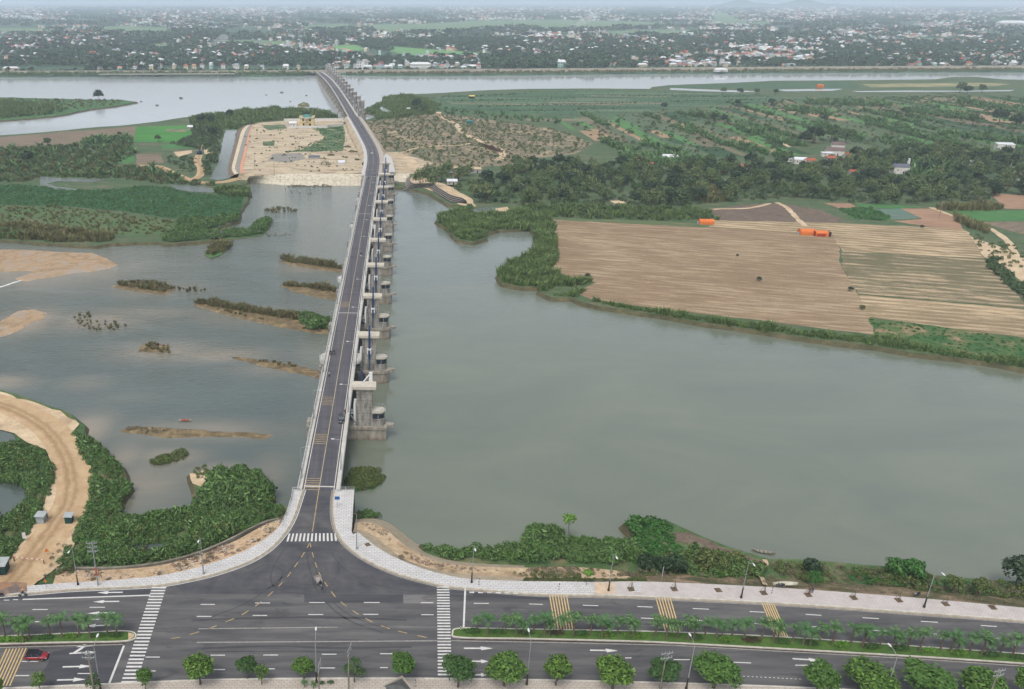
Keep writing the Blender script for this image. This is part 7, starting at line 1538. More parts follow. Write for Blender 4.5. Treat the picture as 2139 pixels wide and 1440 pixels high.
# signs and posts
def sign(x, y, z, h, label, face, mat, rz=0, size=(1.1, .8), tri=False):
    o = empty('sign', (x, y, z), rz, label, 'sign'); m = MB(); m.tube([(0, 0, 0), (0, 0, h)], .05, 6); m.build('post', m_steel, o)
    m = MB()
    if tri: m.add([(-size[0] / 2, -.06, h - size[1]), (size[0] / 2, -.06, h - size[1]), (0, -.06, h), (-size[0] / 2, -.02, h - size[1]), (size[0] / 2, -.02, h - size[1]), (0, -.02, h)], [(0, 1, 2), (3, 4, 5), (0, 1, 4, 3), (1, 2, 5, 4), (2, 0, 3, 5)])
    else: m.box(0, -.05, h - size[1] / 2, size[0], .05, size[1])
    m.build('panel', mat, o); return o
m_bluesign = plain('blue_sign', C(44, 98, 168), .4, 0, .05); m_orsign = plain('orange_sign', C(222, 128, 50), .5, 0, .05); m_redsign = plain('red_sign', C(190, 60, 46), .5, 0, .05)
c = U(704.5, 1062, .15); sign(c.x, c.y, .15, 3.4, 'blue rectangular sign on a pole at the bridge head lookout', None, m_bluesign, 0, (1.2, .9))
c = U(99, 1160, -5.9); sign(c.x, c.y, -5.9, 2.0, 'orange triangular warning sign on the dirt road edge', None, m_orsign, .2, (1.2, 1.0), True)
c = U(97, 1229, .15); sign(c.x, c.y, .15, 2.4, 'small orange and white warning post on the pavement by the dirt road', None, m_orsign, .1, (.8, .8), True)
c = U(52, 1130, -5.9); sign(c.x, c.y, -5.9, 2.4, 'round white road sign beside the dirt road', None, m_bwhite, .2, (.8, 1.7))
c = U(1381, 1215, -.1); sign(c.x, c.y, -1, 4.6, 'tall white notice post among the bank bushes', None, m_bwhite, 1.1, (.7, 2.2))
m_stripeb = plain('band_black', C(40, 40, 42), .6)
for i, (x, y, lb) in enumerate([(1000, 1222, 'beside the lamp at the revetment end'), (1167, 1232, 'near the first yellow stripes'), (1612, 1240, 'near the overturned boat'), (867, 1434, 'behind a round street tree on the near pavement'), (962, 1318, 'at the tip of the long median')]):
    c = U(x, y, .15); o = empty('marker_post', c, 0, 'black and white banded post ' + lb, 'post', 'banded marker posts')
    for k in range(5): m = MB(); m.tube([(0, 0, k * .32), (0, 0, k * .32 + .32)], .07, 7); m.build('band', m_bwhite if k % 2 else m_stripeb, o)
# staked pits along the riverside pavement
PT = [(1318, 1231), (1408, 1231), (1500, 1233), (1595, 1239), (1688, 1243), (1783, 1249), (1877, 1254), (1975, 1262), (2073, 1269)]
m_soil = plain('pit_soil', C(112, 96, 78), .95, 0, .2); m_stake = plain('stake_wood', C(120, 104, 84), .9)
for i, (x, y) in enumerate(PT):
    c = U(x, y, .16); o = empty('tree_pit', c, .1, f'square soil pit with {"a lone dead stem" if i in (1, 2) else "three stakes"}, {nth(i)} from the east corner', 'tree pit', 'staked tree pits')
    m = MB(); m.box(0, 0, .015, 1.3, 1.3, .05); m.build('soil', m_soil, o)
    if i != 2:
        m = MB()
        for k in range(3): a_ = 2.1 * k + .4; m.tube([(.75 * math.cos(a_), .75 * math.sin(a_), 0), (.04 * math.cos(a_), .04 * math.sin(a_), 1.8)], .04, 4)
        m.build('stake', m_stake, o)
        m = MB(); m.tube([(0, 0, 0), (.03, 0, 1.6), (0, .06, 3.0)], [.05, .04, .02], 5); m.build('stem', m_bark, o)
for i, (x, y) in enumerate([(768, 1138), (838, 1163)]):
    c = U(x, y, .16); m = MB(); m.box(0, 0, .01, 1.2, 1.2, .04, .5); o = m.build('tree_pit', m_soil); o.location = c; tag(o, f'empty soil pit in the white tiles of the east corner, {nth(i)} from the bridge', 'tree pit', 'empty pits')
# ---------------------------------------------------------------- boats
def boat(x, y, z, rz, L, Wd, mat, label, over=False, red=False):
    o = empty('boat', (x, y, z), rz, label, 'boat')
    n = 13; so, si = [], []
    for i in range(n):
        t = i / (n - 1) * 2 - 1; w = Wd / 2 * max(.03, (1 - abs(t) ** 2.4)) ; sh = .28 + .34 * t * t; k = .12 * t * t
        so.append([(t * L / 2, -w, sh), (t * L / 2, -w * .75, .1 + k), (t * L / 2, 0, -.12 + k), (t * L / 2, w * .75, .1 + k), (t * L / 2, w, sh)])
        si.append([(t * L / 2 * .97, w * .86, sh - .02), (t * L / 2 * .97, w * .6, .14 + k), (t * L / 2 * .97, 0, .04 + k), (t * L / 2 * .97, -w * .6, .14 + k), (t * L / 2 * .97, -w * .86, sh - .02)])
    h = loft([a_ + b_ for a_, b_ in zip(so, si)]).build('hull', mat, o, False)
    if over: o.rotation_euler = (math.pi, 0, rz); o.location.z = z + .62
    else:
        m = MB()
        for t in (-.3, .05, .4): m.box(t * L / 2, 0, .3, .22, Wd * .8, .06)
        m.build('thwart', m_stake, o)
        if red: m = MB(); m.box(-.4, 0, .36, 1.6, .5, .16); m.box(.9, .1, .34, .7, .4, .2); m.build('cargo', m_redsign, o)
    return o
m_boatg = plain('boat_grey', C(150, 146, 134), .7, 0, .2, 2); m_boatw = plain('boat_pale', C(196, 194, 176), .7, 0, .15, 2); m_boatd = plain('boat_dark', C(92, 86, 74), .7, 0, .2, 2)
c = U(387, 880, WATER); boat(c.x, c.y, WATER + .06, .03, 3.9, .95, m_boatw, 'small boat with red cargo off the thin sand spit', False, True)
c = U(1594, 1155, WATER); boat(c.x, c.y, WATER + .06, ang(1574, 1151, 1614, 1158, WATER), 5.2, 1.2, m_boatg, 'grey wooden boat moored near the riverside path')
c = U(1640, 1223, -.1); boat(c.x, c.y, .1, .0, 5.4, 1.3, m_boatw, 'pale overturned boat lying on the pavement edge', True)
# ---------------------------------------------------------------- sheds by the dirt road, barrier
def shed(x, y, z, rz, w, d, h, wallm, roofm, label, slope=.3, name='shed', cat='shed', door=True, gable=False, over=.3):
    o = empty(name, (x, y, z), rz, label, cat)
    m = MB(); m.box(0, 0, h / 2, w, d, h)
    if gable: m.add([(-w / 2, -d / 2, h), (-w / 2, d / 2, h), (-w / 2, 0, h + slope), (w / 2, -d / 2, h), (w / 2, d / 2, h), (w / 2, 0, h + slope)], [(0, 1, 2), (3, 4, 5)])
    m.build('wall', wallm, o)
    m = MB(); a_, b_ = w / 2 + over, d / 2 + over
    if gable:
        for s in (-1, 1):
            m.add([(-a_, s * b_, h - slope * over / (d / 2) + .02), (a_, s * b_, h - slope * over / (d / 2) + .02), (a_, 0, h + slope + .02), (-a_, 0, h + slope + .02), (-a_, s * b_, h - slope * over / (d / 2) + .14), (a_, s * b_, h - slope * over / (d / 2) + .14), (a_, 0, h + slope + .14), (-a_, 0, h + slope + .14)], [(0, 1, 2, 3), (4, 5, 6, 7), (0, 1, 5, 4), (0, 3, 7, 4), (1, 2, 6, 5)])
    else: m.add([(-a_, -b_, h + .02), (a_, -b_, h + .02), (a_, b_, h + slope), (-a_, b_, h + slope), (-a_, -b_, h + .12), (a_, -b_, h + .12), (a_, b_, h + slope + .1), (-a_, b_, h + slope + .1)], [(0, 1, 2, 3), (4, 5, 6, 7), (0, 1, 5, 4), (1, 2, 6, 5), (2, 3, 7, 6), (3, 0, 4, 7)])
    m.build('roof', roofm, o)
    if door:
        m = MB(); m.box(w * .15, -d / 2 - .02, 1.0 * min(1, h / 2.4), .9 * min(1, w / 3), .06, 2.0 * min(1, h / 2.4)); m.build('door', m_black, o)
        if w > 3: m = MB(); m.box(-w * .25, -d / 2 - .02, h * .55, 1.0, .06, .8); m.build('window', m_glassd, o)
    return o
m_tin = plain('tin_grey', C(176, 186, 190), .5, .2, .1, 1); m_tingreen = plain('tin_green', C(44, 84, 82), .6, .1, .1, 1); m_tinblue = plain('tin_pale_blue', C(178, 186, 186), .5, .1, .1, 1); m_rust = plain('tin_rust', C(150, 92, 74), .7, .1, .2, .8); m_tile = plain('tile_red', C(178, 100, 76), .85, 0, .2, .8); m_tiledark = plain('tile_brown', C(120, 104, 100), .85, 0, .2, .8); m_wallw = plain('wall_white', C(224, 222, 216), .85, 0, .1, .6); m_wallg = plain('wall_grey', C(176, 174, 168), .9, 0, .15, .6); m_wally = plain('wall_yellow', C(234, 208, 148), .85, 0, .1, .6); m_tanroof = plain('roof_tan', C(212, 190, 156), .8, 0, .15, .8); m_bluegrey = plain('roof_bluegrey', C(104, 110, 124), .6, .1, .12, .8); m_teal = plain('roof_teal', C(62, 132, 124), .5, .1, .1, .8); m_whiteroof = plain('roof_white', C(228, 232, 236), .5, .1, .06, .8)
c = U(86, 1093, -5.9); shed(c.x, c.y + .6, -5.9, -.1, 2.0, 1.9, 2.1, m_tin, m_tinblue, 'pale grey tin cabin on the west side of the dirt road', .15, door=False)
c = U(90, 1090, -5.9); m = MB(); m.box(0, 0, 1.1, .08, 1.9, 2.1); o = m.build('sheet_panel', m_tingreen); o.location = (c.x + .55, c.y + .9, -5.9); o.rotation_euler = (0, 0, .0); tag(o, 'dark green metal sheet standing against the pale cabin', 'panel')
c = U(144, 1093, -5.9); shed(c.x, c.y + .5, -5.9, .02, 1.7, 1.7, 2.0, m_tingreen, m_tinblue, 'dark green cabin on the east side of the dirt road', .12, door=False)
c = U(8, 1194, -5.6); shed(c.x - 1.2, c.y, -5.5, .02, 4.2, 2.6, 2.3, m_tingreen, m_tinblue, 'green guard hut with a pale lean-to roof at the dirt road barrier', .35)
c0, c1 = U(30, 1172, -5.8), U(92, 1178, -5.8); m = MB(); n = 12; d = (c1 - c0) / n
o = empty('road_barrier', c0, 0, 'red and white barrier pole across the dirt road', 'barrier')
for k in range(n): m = MB(); m.tube([d * k + Vector((0, 0, 1.1)), d * (k + 1) + Vector((0, 0, 1.1))], .07, 6); m.build('band', m_bwhite if k % 2 else m_redsign, o)
m = MB(); m.box(0, 0, .55, .25, .25, 1.1); m.box((c1 - c0).x, (c1 - c0).y, .55, .18, .18, 1.1); m.build('post', m_stake, o)
# orange field shelters
m_tarp = plain('orange_tarp', C(226, 124, 58), .6, 0, .06, .8); m_tarpdark = plain('red_tarp', C(178, 70, 40), .7, 0, .12, .8); m_tarpblack = plain('black_net', C(52, 50, 48), .9)
def shelter(px, py, w, d, h, rz, label, dark=False):
    c = U(px, py, LOW); o = empty('field_shelter', c, rz, label, 'shelter'); n = 9
    arc = [(d / 2 * math.cos(math.pi * k / (n - 1)), h * (.55 + .45 * math.sin(math.pi * k / (n - 1))) if 0 < k < n - 1 else h * .5) for k in range(n)]
    arc = [(d / 2, 0)] + arc + [(-d / 2, 0)]
    m = MB(); k = len(arc); m.add([(-w / 2, a_, b_) for a_, b_ in arc] + [(w / 2, a_, b_) for a_, b_ in arc], [(i, i + 1, k + i + 1, k + i) for i in range(k - 1)]); m.build('tarpaulin', m_tarp, o)
    m = MB(); m.add([(-w / 2 + .05, a_ * .97, b_ * .97) for a_, b_ in arc], [tuple(range(k))]); m.add([(w / 2 - .05, a_ * .97, b_ * .97) for a_, b_ in arc], [tuple(range(k))]); m.build('end_wall', m_tarpdark if dark else m_tarp, o)
    if dark:
        m = MB(); m.box(w / 2 + .8, 0, h * .4, 1.4, d * .9, h * .8); m.build('side_net', m_tarpblack, o)
        m = MB(); m.box(-.6, -d / 2 - .05, h * .35, w * .7, .1, h * .5); m.build('front_flap', m_tarpdark, o)
    else:
        m = MB(); m.box(-w / 2 - .5, -.3, .7, .9, 1.4, 1.4); m.build('door_box', m_tin, o)
    return o
shelter(1474, 468, 8.2, 4.2, 2.9, -.03, 'single orange tarpaulin shelter by the looping path')
shelter(1683, 490, 8.0, 4.4, 3.2, -.03, 'orange tarpaulin shelter with a tin porch, larger of the twin pair')
shelter(1713, 493, 7.0, 4.2, 3.0, -.03, 'darker orange shelter with black netting, smaller of the twin pair', True)
# ---------------------------------------------------------------- huts and houses on the farm land
hut = lambda px, py, rz, w, d, h, wm, rm, lb, sl=1.2, gable=True, z=LOW, name='house': shed(*U(px, py, z)[:2], z, rz, w, d, h, wm, rm, lb, sl, name, 'house' if name == 'house' else 'hut', True, gable)
hut(908, 377, -.05, 8, 5, 2.6, m_wallg, plain('roof_old', C(140, 136, 132), .8, 0, .2, .8), 'grey plank hut with an old grey roof by the stepped bank', 1.2, True, LOW + 1, 'hut')
hut(944, 385, -.1, 7, 6, 2.6, m_wallg, m_whiteroof, 'hut with a bright white roof edge by the stepped bank', 1.0, True, LOW + 1, 'hut')
hut(954, 375, .0, 6, 4, 2.6, m_wallg, m_rust, 'rusty roofed hut behind the white edged hut', 1.0, True, LOW + 1, 'hut')
hut(945, 360, -.15, 8, 5, 2.8, m_wallg, m_tanroof, 'tan roofed shed between two bamboo clumps', .8, False, LOW, 'hut')
hut(993, 361, .0, 8, 5, 3.0, m_wallg, m_tanroof, 'tan roofed shed beside the wooden pole', .7, False, LOW, 'hut')
hut(981, 259, 0, 7, 5, 3.2, m_teal, m_teal, 'teal painted cabin on the scrub track', .3, False, LOW, 'hut')
hut(916, 242, 0, 5, 5, 3, m_tanroof, m_tanroof, 'pale tan tent-like hut at the end of the scrub track', 1.0, True, LOW, 'hut')
hut(985, 206, 0, 7, 5, 3, m_tarpblack, plain('roof_yellow', C(232, 206, 120), .7), 'yellow roofed field hut in the meadow', 1.0, True, LOW, 'hut')
hut(1398, 335, -.1, 12, 7, 3.2, m_wallg, m_whiteroof, 'pale metal roofed farmhouse at the back of the grove', 1.6)
hut(1415, 334, .15, 6, 5, 2.8, m_wallg, m_tinblue, 'small lean-to beside the pale metal roofed farmhouse', .6, False, LOW, 'hut')
hut(1352, 350, -.1, 8, 6, 3, m_wallg, m_rust, 'rusty roofed house half hidden behind the grove', 1.4)
hut(1669, 342, -.2, 9, 6, 3.6, m_wallw, m_whiteroof, 'white house with a pale roof and long white awning', 1.5)
hut(1656, 338, -.1, 10, 4, 2.6, m_wallw, m_whiteroof, 'low white awning roof left of the pale roofed house'.replace('left of', 'beside'), .4, False, LOW, 'hut')
hut(1690, 344, .2, 8, 5, 3.4, m_wallw, m_tile, 'red tiled house joined to the pale roofed one', 1.6)
hut(1742, 324, -.35, 14, 8, 4.2, m_wallw, m_tiledark, 'large brown tiled white house amid the tree crowns', 2.2)
hut(1748, 314, -.35, 10, 7, 5.0, m_wallw, m_tiledark, 'second brown tiled wing behind the large white house', 2.0)
hut(1727, 327, -.2, 9, 5, 3.0, m_wallw, m_whiteroof, 'flat white annex in front of the large white house', .3, False)
hut(1733, 337, -.1, 7, 5, 3.0, m_wallg, m_tile, 'red roofed outbuilding below the large white house', 1.2)
hut(1766, 334, .6, 5, 5, 3.2, m_wallg, m_tile, 'steep little red roof among the trees', 2.6)
hut(1877, 362, -.1, 11, 7, 5.2, m_wallw, m_bluegrey, 'white house with a dark blue grey roof and a water tank', 1.8)
c = U(1894, 356, LOW); m = MB(); m.tube([(0, 0, 7.2), (0, 0, 8.8)], .8, 10); m.tube([(0, 0, 8.8), (0, 0, 9.1)], [.8, .2], 10); m.box(0, 0, 3.6, 1.4, 1.4, 7.2); o = m.build('water_tank', m_bwhite); o.location = c; tag(o, 'white water tank on a tower beside the blue grey roof', 'water tank')
hut(2096, 314, -.25, 13, 7, 5.2, m_wallw, m_whiteroof, 'tall white metal roofed building at the edge of the grove', .9, False)
hut(2033, 346, -.2, 12, 6, 3.2, m_wallg, m_whiteroof, 'long low roof with a bent white ridge in the grove', .8)
hut(2130, 352, -.05, 11, 6, 3.2, m_wallw, m_tiledark, 'white fronted house at the picture edge in the grove', 1.4)
hut(2134, 376, -.3, 9, 6, 3.4, m_wallw, m_tiledark, 'small pale house with a white gable at the grove corner', 1.6)
hut(1519, 386, .2, 6, 4, 2.6, m_wallg, m_tin, 'grey tin roof showing through the grove', .8, True, LOW, 'hut')
hut(1556, 356, .0, 8, 5, 3, m_wallg, m_tile, 'faded red roof deep in the grove', 1.5)
hut(1680, 385, .4, 4, 4, 3, m_wallg, m_tarp, 'tiny orange roof amid the bamboo', 1.6, True, LOW, 'hut')
hut(1780, 366, .0, 6, 4, 3, m_wallg, m_tile, 'faint orange brick roof in mid grove', 1.0, True, LOW, 'hut')
hut(1291, 428, .1, 8, 6, 1.6, m_wallg, m_tanroof, 'half built tan block hut in the grove clearing', .2, False, LOW, 'hut')
hut(1712, 183, 0, 9, 6, 3, m_tarp, m_tarp, 'distant orange shelter on the river flats', 1.2, True, LOW, 'hut')
hut(398, 271, 0, 5, 4, 3, m_wallg, m_whiteroof, 'white tent-like hut beside the island trees', 1.2, True, LOW, 'hut')
for x, y, lb in ((853, 231, 'west'), (878, 232, 'east')): hut(x, y, .2, 4, 3, 2.4, m_wallg, m_whiteroof, f'tiny white roof by the marsh trees, {lb} one of two', .6, True, LOW, 'hut')
# digger in the island sand pit
c = U(417, 322, LOW); o = empty('excavator', c, .8, 'dark blue excavator with raised arm in the island sand pit', 'excavator')
m = MB(); m.box(0, .9, .5, 4, .7, 1.0); m.box(0, -.9, .5, 4, .7, 1.0); m.build('track', m_black, o)
m = MB(); m.box(-.3, 0, 1.9, 3.6, 2.6, 1.6); m.build('body', plain('digger_blue', C(70, 92, 118), .5), o)
m = MB(); m.box(.9, .7, 2.9, 1.4, 1.2, 1.4); m.build('cab', m_glassd, o)
m = MB(); m.tube([(1.3, -.3, 2.4), (3.2, -.3, 7.6)], [.3, .22], 5); m.tube([(3.2, -.3, 7.6), (6.0, -.3, 4.2)], [.22, .16], 5); m.build('boom', m_tanroof, o)
m = MB(); m.box(6.0, -.3, 3.7, 1.0, 1.1, .9, 0, .7); m.build('bucket', m_black, o)
# yellow control house with its compound wall
c = U(641, 265, FZ); o = empty('control_house', c, -.03, 'two storey pale yellow house with a teal roof on the filled plateau', 'building')
m = MB(); m.box(0, 4.5, 4.2, 14, 9, 8.4); m.build('wall', m_wally, o)
m = MB(); m.box(0, 4.5, 8.6, 15.4, 10.4, .5); m.box(0, 4.5, 4.4, 14.5, 9.5, .35); m.build('cornice', m_cap, o)
m = MB()
for s in (-1, 1):
    m.box(s * 7.2, -.3, 9.4, .9, .9, 1.3); m.box(s * 7.2, 9.3, 9.4, .9, .9, 1.3); m.box(s * 7.2, 4.5, 9.2, .25, 8.8, .8)
m.box(0, 9.3, 9.2, 13.6, .25, .8); m.build('parapet', m_wally, o)
m = MB(); m.add([(-4.8, 1, 8.9), (4.8, 1, 8.9), (4.8, 8, 8.9), (-4.8, 8, 8.9), (-2.6, 3.4, 11.2), (2.6, 3.4, 11.2), (2.6, 5.6, 11.2), (-2.6, 5.6, 11.2)], [(0, 1, 5, 4), (1, 2, 6, 5), (2, 3, 7, 6), (3, 0, 4, 7), (4, 5, 6, 7)]); m.build('roof', m_teal, o)
for x, z, w, h in ((-3.6, 6.4, 1.6, 2.4), (3.2, 6.4, 2.2, 2.2), (-3.2, 2.2, 1.8, 2.2), (3.2, 2.0, 2.2, 2.0)): m = MB(); m.box(x, -.03, z, w, .1, h); m.build('window', m_glassd, o)
m = MB()
for x in (-1.2, .6): m.tube([(x, -1.6, 0), (x, -1.6, 7.8)], .3, 8)
m.box(-.3, -.9, 8.0, 3.2, 2.0, .5); m.build('portico', m_cap, o)
cw = [U(x, y, FZ) for x, y in [(600, 265.5), (593, 253), (716, 252.5), (718, 263), (690, 266), (684, 268), (603, 268.5), (600, 265.5)]]
m = MB()
for a_, b_ in zip(cw, cw[1:]):
    d = (b_ - a_); n = Vector((-d.y, d.x, 0)).normalized() * .15
    m.add([tuple(a_ - n), tuple(b_ - n), tuple(b_ + n), tuple(a_ + n)] + [tuple(q + Vector((0, 0, 2.4))) for q in (a_ - n, b_ - n, b_ + n, a_ + n)], [(0, 1, 5, 4), (2, 3, 7, 6), (4, 5, 6, 7), (1, 2, 6, 5), (3, 0, 4, 7)])
tag(m.build('compound_wall', m_wallw), 'long white wall round the yellow control house', 'wall')
c = U(612, 263, FZ); shed(c.x, c.y, FZ, 0, 7, 4, 2.8, m_wallw, m_whiteroof, 'small white gabled outbuilding inside the compound wall', 1.4, gable=True)
# heaps and debris on the plateau
for i, (x, y, w, h, k, lb) in enumerate([(678, 345, 14, 4.5, 2, 'rounded heap of dry brush on the plateau'), (735, 318, 12, 2.0, 0, 'dark scrap heap beside the ramp'), (725, 308, 10, 1.8, 0, 'brown debris heap beside the weeds'), (690, 325, 9, 1.6, 0, 'low dark spoil heap in the sand'), (745, 335, 7, 1.6, 0, 'scrap heap at the pavement edge')]):
    c = U(x, y, FZ); q = lm('heap', leafy(260, [(0, 0, h * .2, w * .28, w * .28, h * .6), (w * .2, .5, 0, w * .2, w * .2, h * .4)], .35, 1.0, 500 + i, .6), lf_dry if k else lf_tuft); o = link(bpy.data.objects.new('brush_heap', q)); o.location = c; tag(o, lb, 'heap')
c = U(656, 331, FZ); shed(c.x, c.y, FZ, .1, 9, 3, 1.8, m_greypaint, m_bluegrey, 'low grey tarpaulin stack on the plateau sand', .4, 'tarp_stack', 'stack', False, True)
c = U(713, 343, FZ); shed(c.x, c.y, FZ, .3, 5, 3, 1.6, m_whitepaint, m_whiteroof, 'small white tent at the plateau edge', 1.2, 'tent', 'tent', False, True)
# rusty trusses beside the scrub track
for i, (x, y) in enumerate([(1016, 309), (1026, 312), (1036, 314)]):
    c = U(x, y, LOW); m = MB(); ux_ = Vector((math.cos(-.9), math.sin(-.9), 0)); L_ = 32
    for dy_, z_ in ((-.8, .4), (.8, .4), (-.8, 2.0), (.8, 2.0)): m.tube([(-L_ / 2, dy_, z_), (L_ / 2, dy_, z_)], .16, 4)
    for k in range(16):
        x0 = -L_ / 2 + k * 2
        for dy_ in (-.8, .8): m.tube([(x0, dy_, .4), (x0 + 1, dy_, 2.0)], .1, 4); m.tube([(x0 + 1, dy_, 2.0), (x0 + 2, dy_, .4)], .1, 4)
    o = m.build('steel_truss', plain('rust_steel', C(86, 56, 48), .8, 0, .25, .5) if i == 0 else MATS['rust_steel']); o.location = c; o.rotation_euler = (0, 0, 1.75); tag(o, ['rusty lattice truss nearest the sandy track fork', 'rusty lattice truss in the middle of the stack', 'rusty lattice truss beside the sandy track'][i], 'truss')
# rocks and drift in the far channel
m_rock = plain('wet_rock', C(84, 80, 72), .8, 0, .25, .6)
for i, (x, y, s_) in enumerate([(328, 221, 2.4), (295, 213, 1.8), (378, 206, 3), (588, 194, 2.6), (556, 199, 1.6), (640, 200, 1.8), (606, 213, 1.4), (635, 222, 8)]):
    c = U(x, y, WATER); m = MB(); r_ = random.Random(i)
    m.ell((0, 0, 0), (s_, s_ * .8, s_ * .55), 9, 6); m.v = [(a_ * (1 + r_.uniform(-.15, .15)), b_ * (1 + r_.uniform(-.15, .15)), q * (1 + r_.uniform(-.15, .15))) for a_, b_, q in m.v]
    o = m.build('river_rock', m_rock if i < 7 else lf_tuft); o.location = c; tag(o, ['weedy rock off the islet tip', 'small rock at the islet tip', 'long low rock in the far channel', 'larger dark rock in mid channel', 'small rock short of mid channel', 'rock nearest the far bridge', 'flat rock near the far shore reeds', 'mounded bushy islet beside the far bridge'][i], 'rock')
# the grey ornamental railing corner and hut at the near pavement
c = U(832, 1446, .15); o = empty('gate_house', (c.x, c.y - 1.5, .15), .5, 'grey roofed kiosk with an ornamental railing at the near pavement', 'kiosk')
m = MB(); m.box(0, 0, 1.1, 3.0, 3.0, 2.2); m.build('wall', m_concdark, o)
m = MB(); m.add([(-1.9, -1.9, 2.2), (1.9, -1.9, 2.2), (1.9, 1.9, 2.2), (-1.9, 1.9, 2.2), (0, 0, 3.2)], [(0, 1, 4), (1, 2, 4), (2, 3, 4), (3, 0, 4), (0, 1, 2, 3)]); m.build('roof', plain('roof_slate', C(96, 98, 98), .8, 0, .2, 1), o)
m = MB(); m.box(0, 1.7, 2.9, 3.6, .1, .1); m.box(1.7, 0, 2.9, .1, 3.6, .1)
for k in range(9): m.box(-1.6 + k * .4, 1.7, 2.5, .12, .08, .8); m.box(1.7, -1.6 + k * .4, 2.5, .08, .12, .8)
m.build('balustrade', m_cap, o)
for x, y, s_, lb in ((636, 1436, .55, 'small potted palm beside the near lamp'), (655, 1438, .5, 'second small potted palm beside the near lamp')):
    c = U(x, y, .15); palm.put(c.x, c.y, -.3, s_, lb, None)
for x, y, lb in ((671, 1429, 'small clipped bush on the near pavement by the lamp'), (690, 1428, 'second small clipped bush on the near pavement by the lamp')):
    c = U(x, y, .2); o = link(bpy.data.objects.new('hedge_bush', HB['dark green'][0])); o.location = c; o.scale = (.42, .5, .8); tag(o, lb, 'bush')
# ---------------------------------------------------------------- far bank: embankment road, promenade, town, woods
fl = smooth_line([U(x, y, PLAIN + 1) for x, y in [(-500, 152.5), (-60, 152.5), (200, 152), (420, 152), (640, 151), (700, 150), (900, 149), (1200, 147), (1500, 144.5), (1800, 142.5), (2139, 141), (2500, 140), (2900, 139)]], 6)
m_frd = plain('far_road', C(172, 168, 160), .9, 0, .08, .05); m_fwall = plain('far_wall', C(150, 144, 130), .9, 0, .2, .08)
ftop = lambda d, z: [Vector((p.x, p.y, z)) for p in offs(fl, d)]
m = MB(); m.add(*ribbon_vf(ftop(14, -.6), ftop(-2, -.6))); tag(m.build('riverside_road', m_frd), 'pale riverside road along the far bank', kind='structure')
m = MB(); m.add(*ribbon_vf(ftop(-2, -.6), ftop(-2, .5))); m.add(*ribbon_vf(ftop(-2, .5), ftop(-2.6, .5))); m.add(*ribbon_vf(ftop(-2.6, .5), ftop(-16, PLAIN + .1))); tag(m.build('river_wall', m_fwall), 'pale embankment wall below the far riverside road', 'wall')
# promenade deck on piles
pa, pb = U(205, 155.5, -.5), U(490, 154.5, -.5); m = MB(); d = pb - pa
m.add([tuple(pa), tuple(pb), tuple(pb + Vector((0, 9, 0))), tuple(pa + Vector((0, 9, 0)))] + [tuple(q + Vector((0, 0, -.8))) for q in (pa, pb, pb + Vector((0, 9, 0)), pa + Vector((0, 9, 0)))], [(0, 1, 2, 3), (0, 1, 5, 4), (4, 5, 6, 7), (1, 2, 6, 5), (0, 3, 7, 4)])
pr = empty('promenade', (0, 0, 0), 0, 'long promenade deck on dark piles along the far bank', 'promenade'); m.build('deck', m_frd, pr)
m = MB()
for k in range(60): q = pa.lerp(pb, k / 59); m.box(q.x, q.y + 1, -3.6, .8, .8, 5)
m.build('piles', m_darksteel, pr)
cover([(-60, 158), (200, 157), (480, 156.5), (630, 156), (660, 154), (620, 152.5), (300, 153.5), (-60, 154)], 'reed', 6, 1.2, 2.0, 'reeds on the far bank west of the bridge', 110, PLAIN)
cover([(720, 154.5), (900, 155.5), (1400, 151), (2139, 147.5), (2139, 144.5), (1500, 147.5), (900, 152), (720, 153)], 'reedo', 7, 1.0, 1.8, 'rough grass on the far bank east of the bridge', 111, PLAIN)
FF = [UU(px, PLAIN) for px, _ in FARFIELDS]
def far_pts(n, y0, y1, seed, dens=True):
    r_ = np.random.default_rng(seed)
    py = 1 / r_.uniform(1 / y1, 1 / y0, n) if False else None
    Y = np.exp(r_.uniform(np.log(y0), np.log(y1), n * 2)); keep = r_.random(n * 2) < (Y / y1) ** 1.0
    Y = Y[keep]; X = r_.uniform(-.56, .92, len(Y)) * Y * 1.0
    k = np.ones(len(Y), bool)
    for P in FF: k &= ~inside(P, X, Y)
    # openings between the woods
    nz = np.sin(X * .006 + 1.3 * np.sin(Y * .0021)) + np.sin(Y * .0052 + 2 * np.sin(X * .0033)) + .7 * np.sin(X * .017 + Y * .011)
    return X[k], Y[k], nz[k]
Yb = U(700, 140, PLAIN).y
X, Y, nz = far_pts(26000, Yb + 6, 2900, 5)
k = nz > -1.35
scatter('woodland', np.stack([X[k], Y[k]], 1), 'fartree', .6, 1.35, 'bluish green trees packed between the far houses', seed=120, z=PLAIN)
X, Y, nz = far_pts(15000, 2900, 16000, 6); k = nz > -1.0
scatter('woodland', np.stack([X[k], Y[k]], 1), 'farwood', .8, 1.8, 'hazy woods fading toward the horizon', seed=121, z=PLAIN)
for i, px in enumerate([[(362, 66), (470, 66), (466, 82), (366, 82)], [(180, 132), (330, 130), (330, 146), (180, 147)], [(1010, 128), (1160, 126), (1160, 144), (1010, 146)], [(1180, 126), (1270, 126), (1270, 142), (1180, 143)]]):
    scatter('woodland', scatter_in(UU(px, PLAIN), 9, 130 + i), 'fartree', .9, 1.6, ['dark wood behind the rice fields', 'dense trees behind the promenade houses', 'long dark riverside tree belt', 'riverside trees near the teal house'][i], seed=130 + i, z=PLAIN)
fr = np.array([[p.x, p.y + 24] for p in smooth_line(fl, 6)]); fr = fr[(fr[:, 0] > -900) & (fr[:, 0] < 1500)]
fr2 = np.repeat(fr, 2, 0) + np.random.default_rng(4).uniform(-9, 9, (len(fr) * 2, 2))
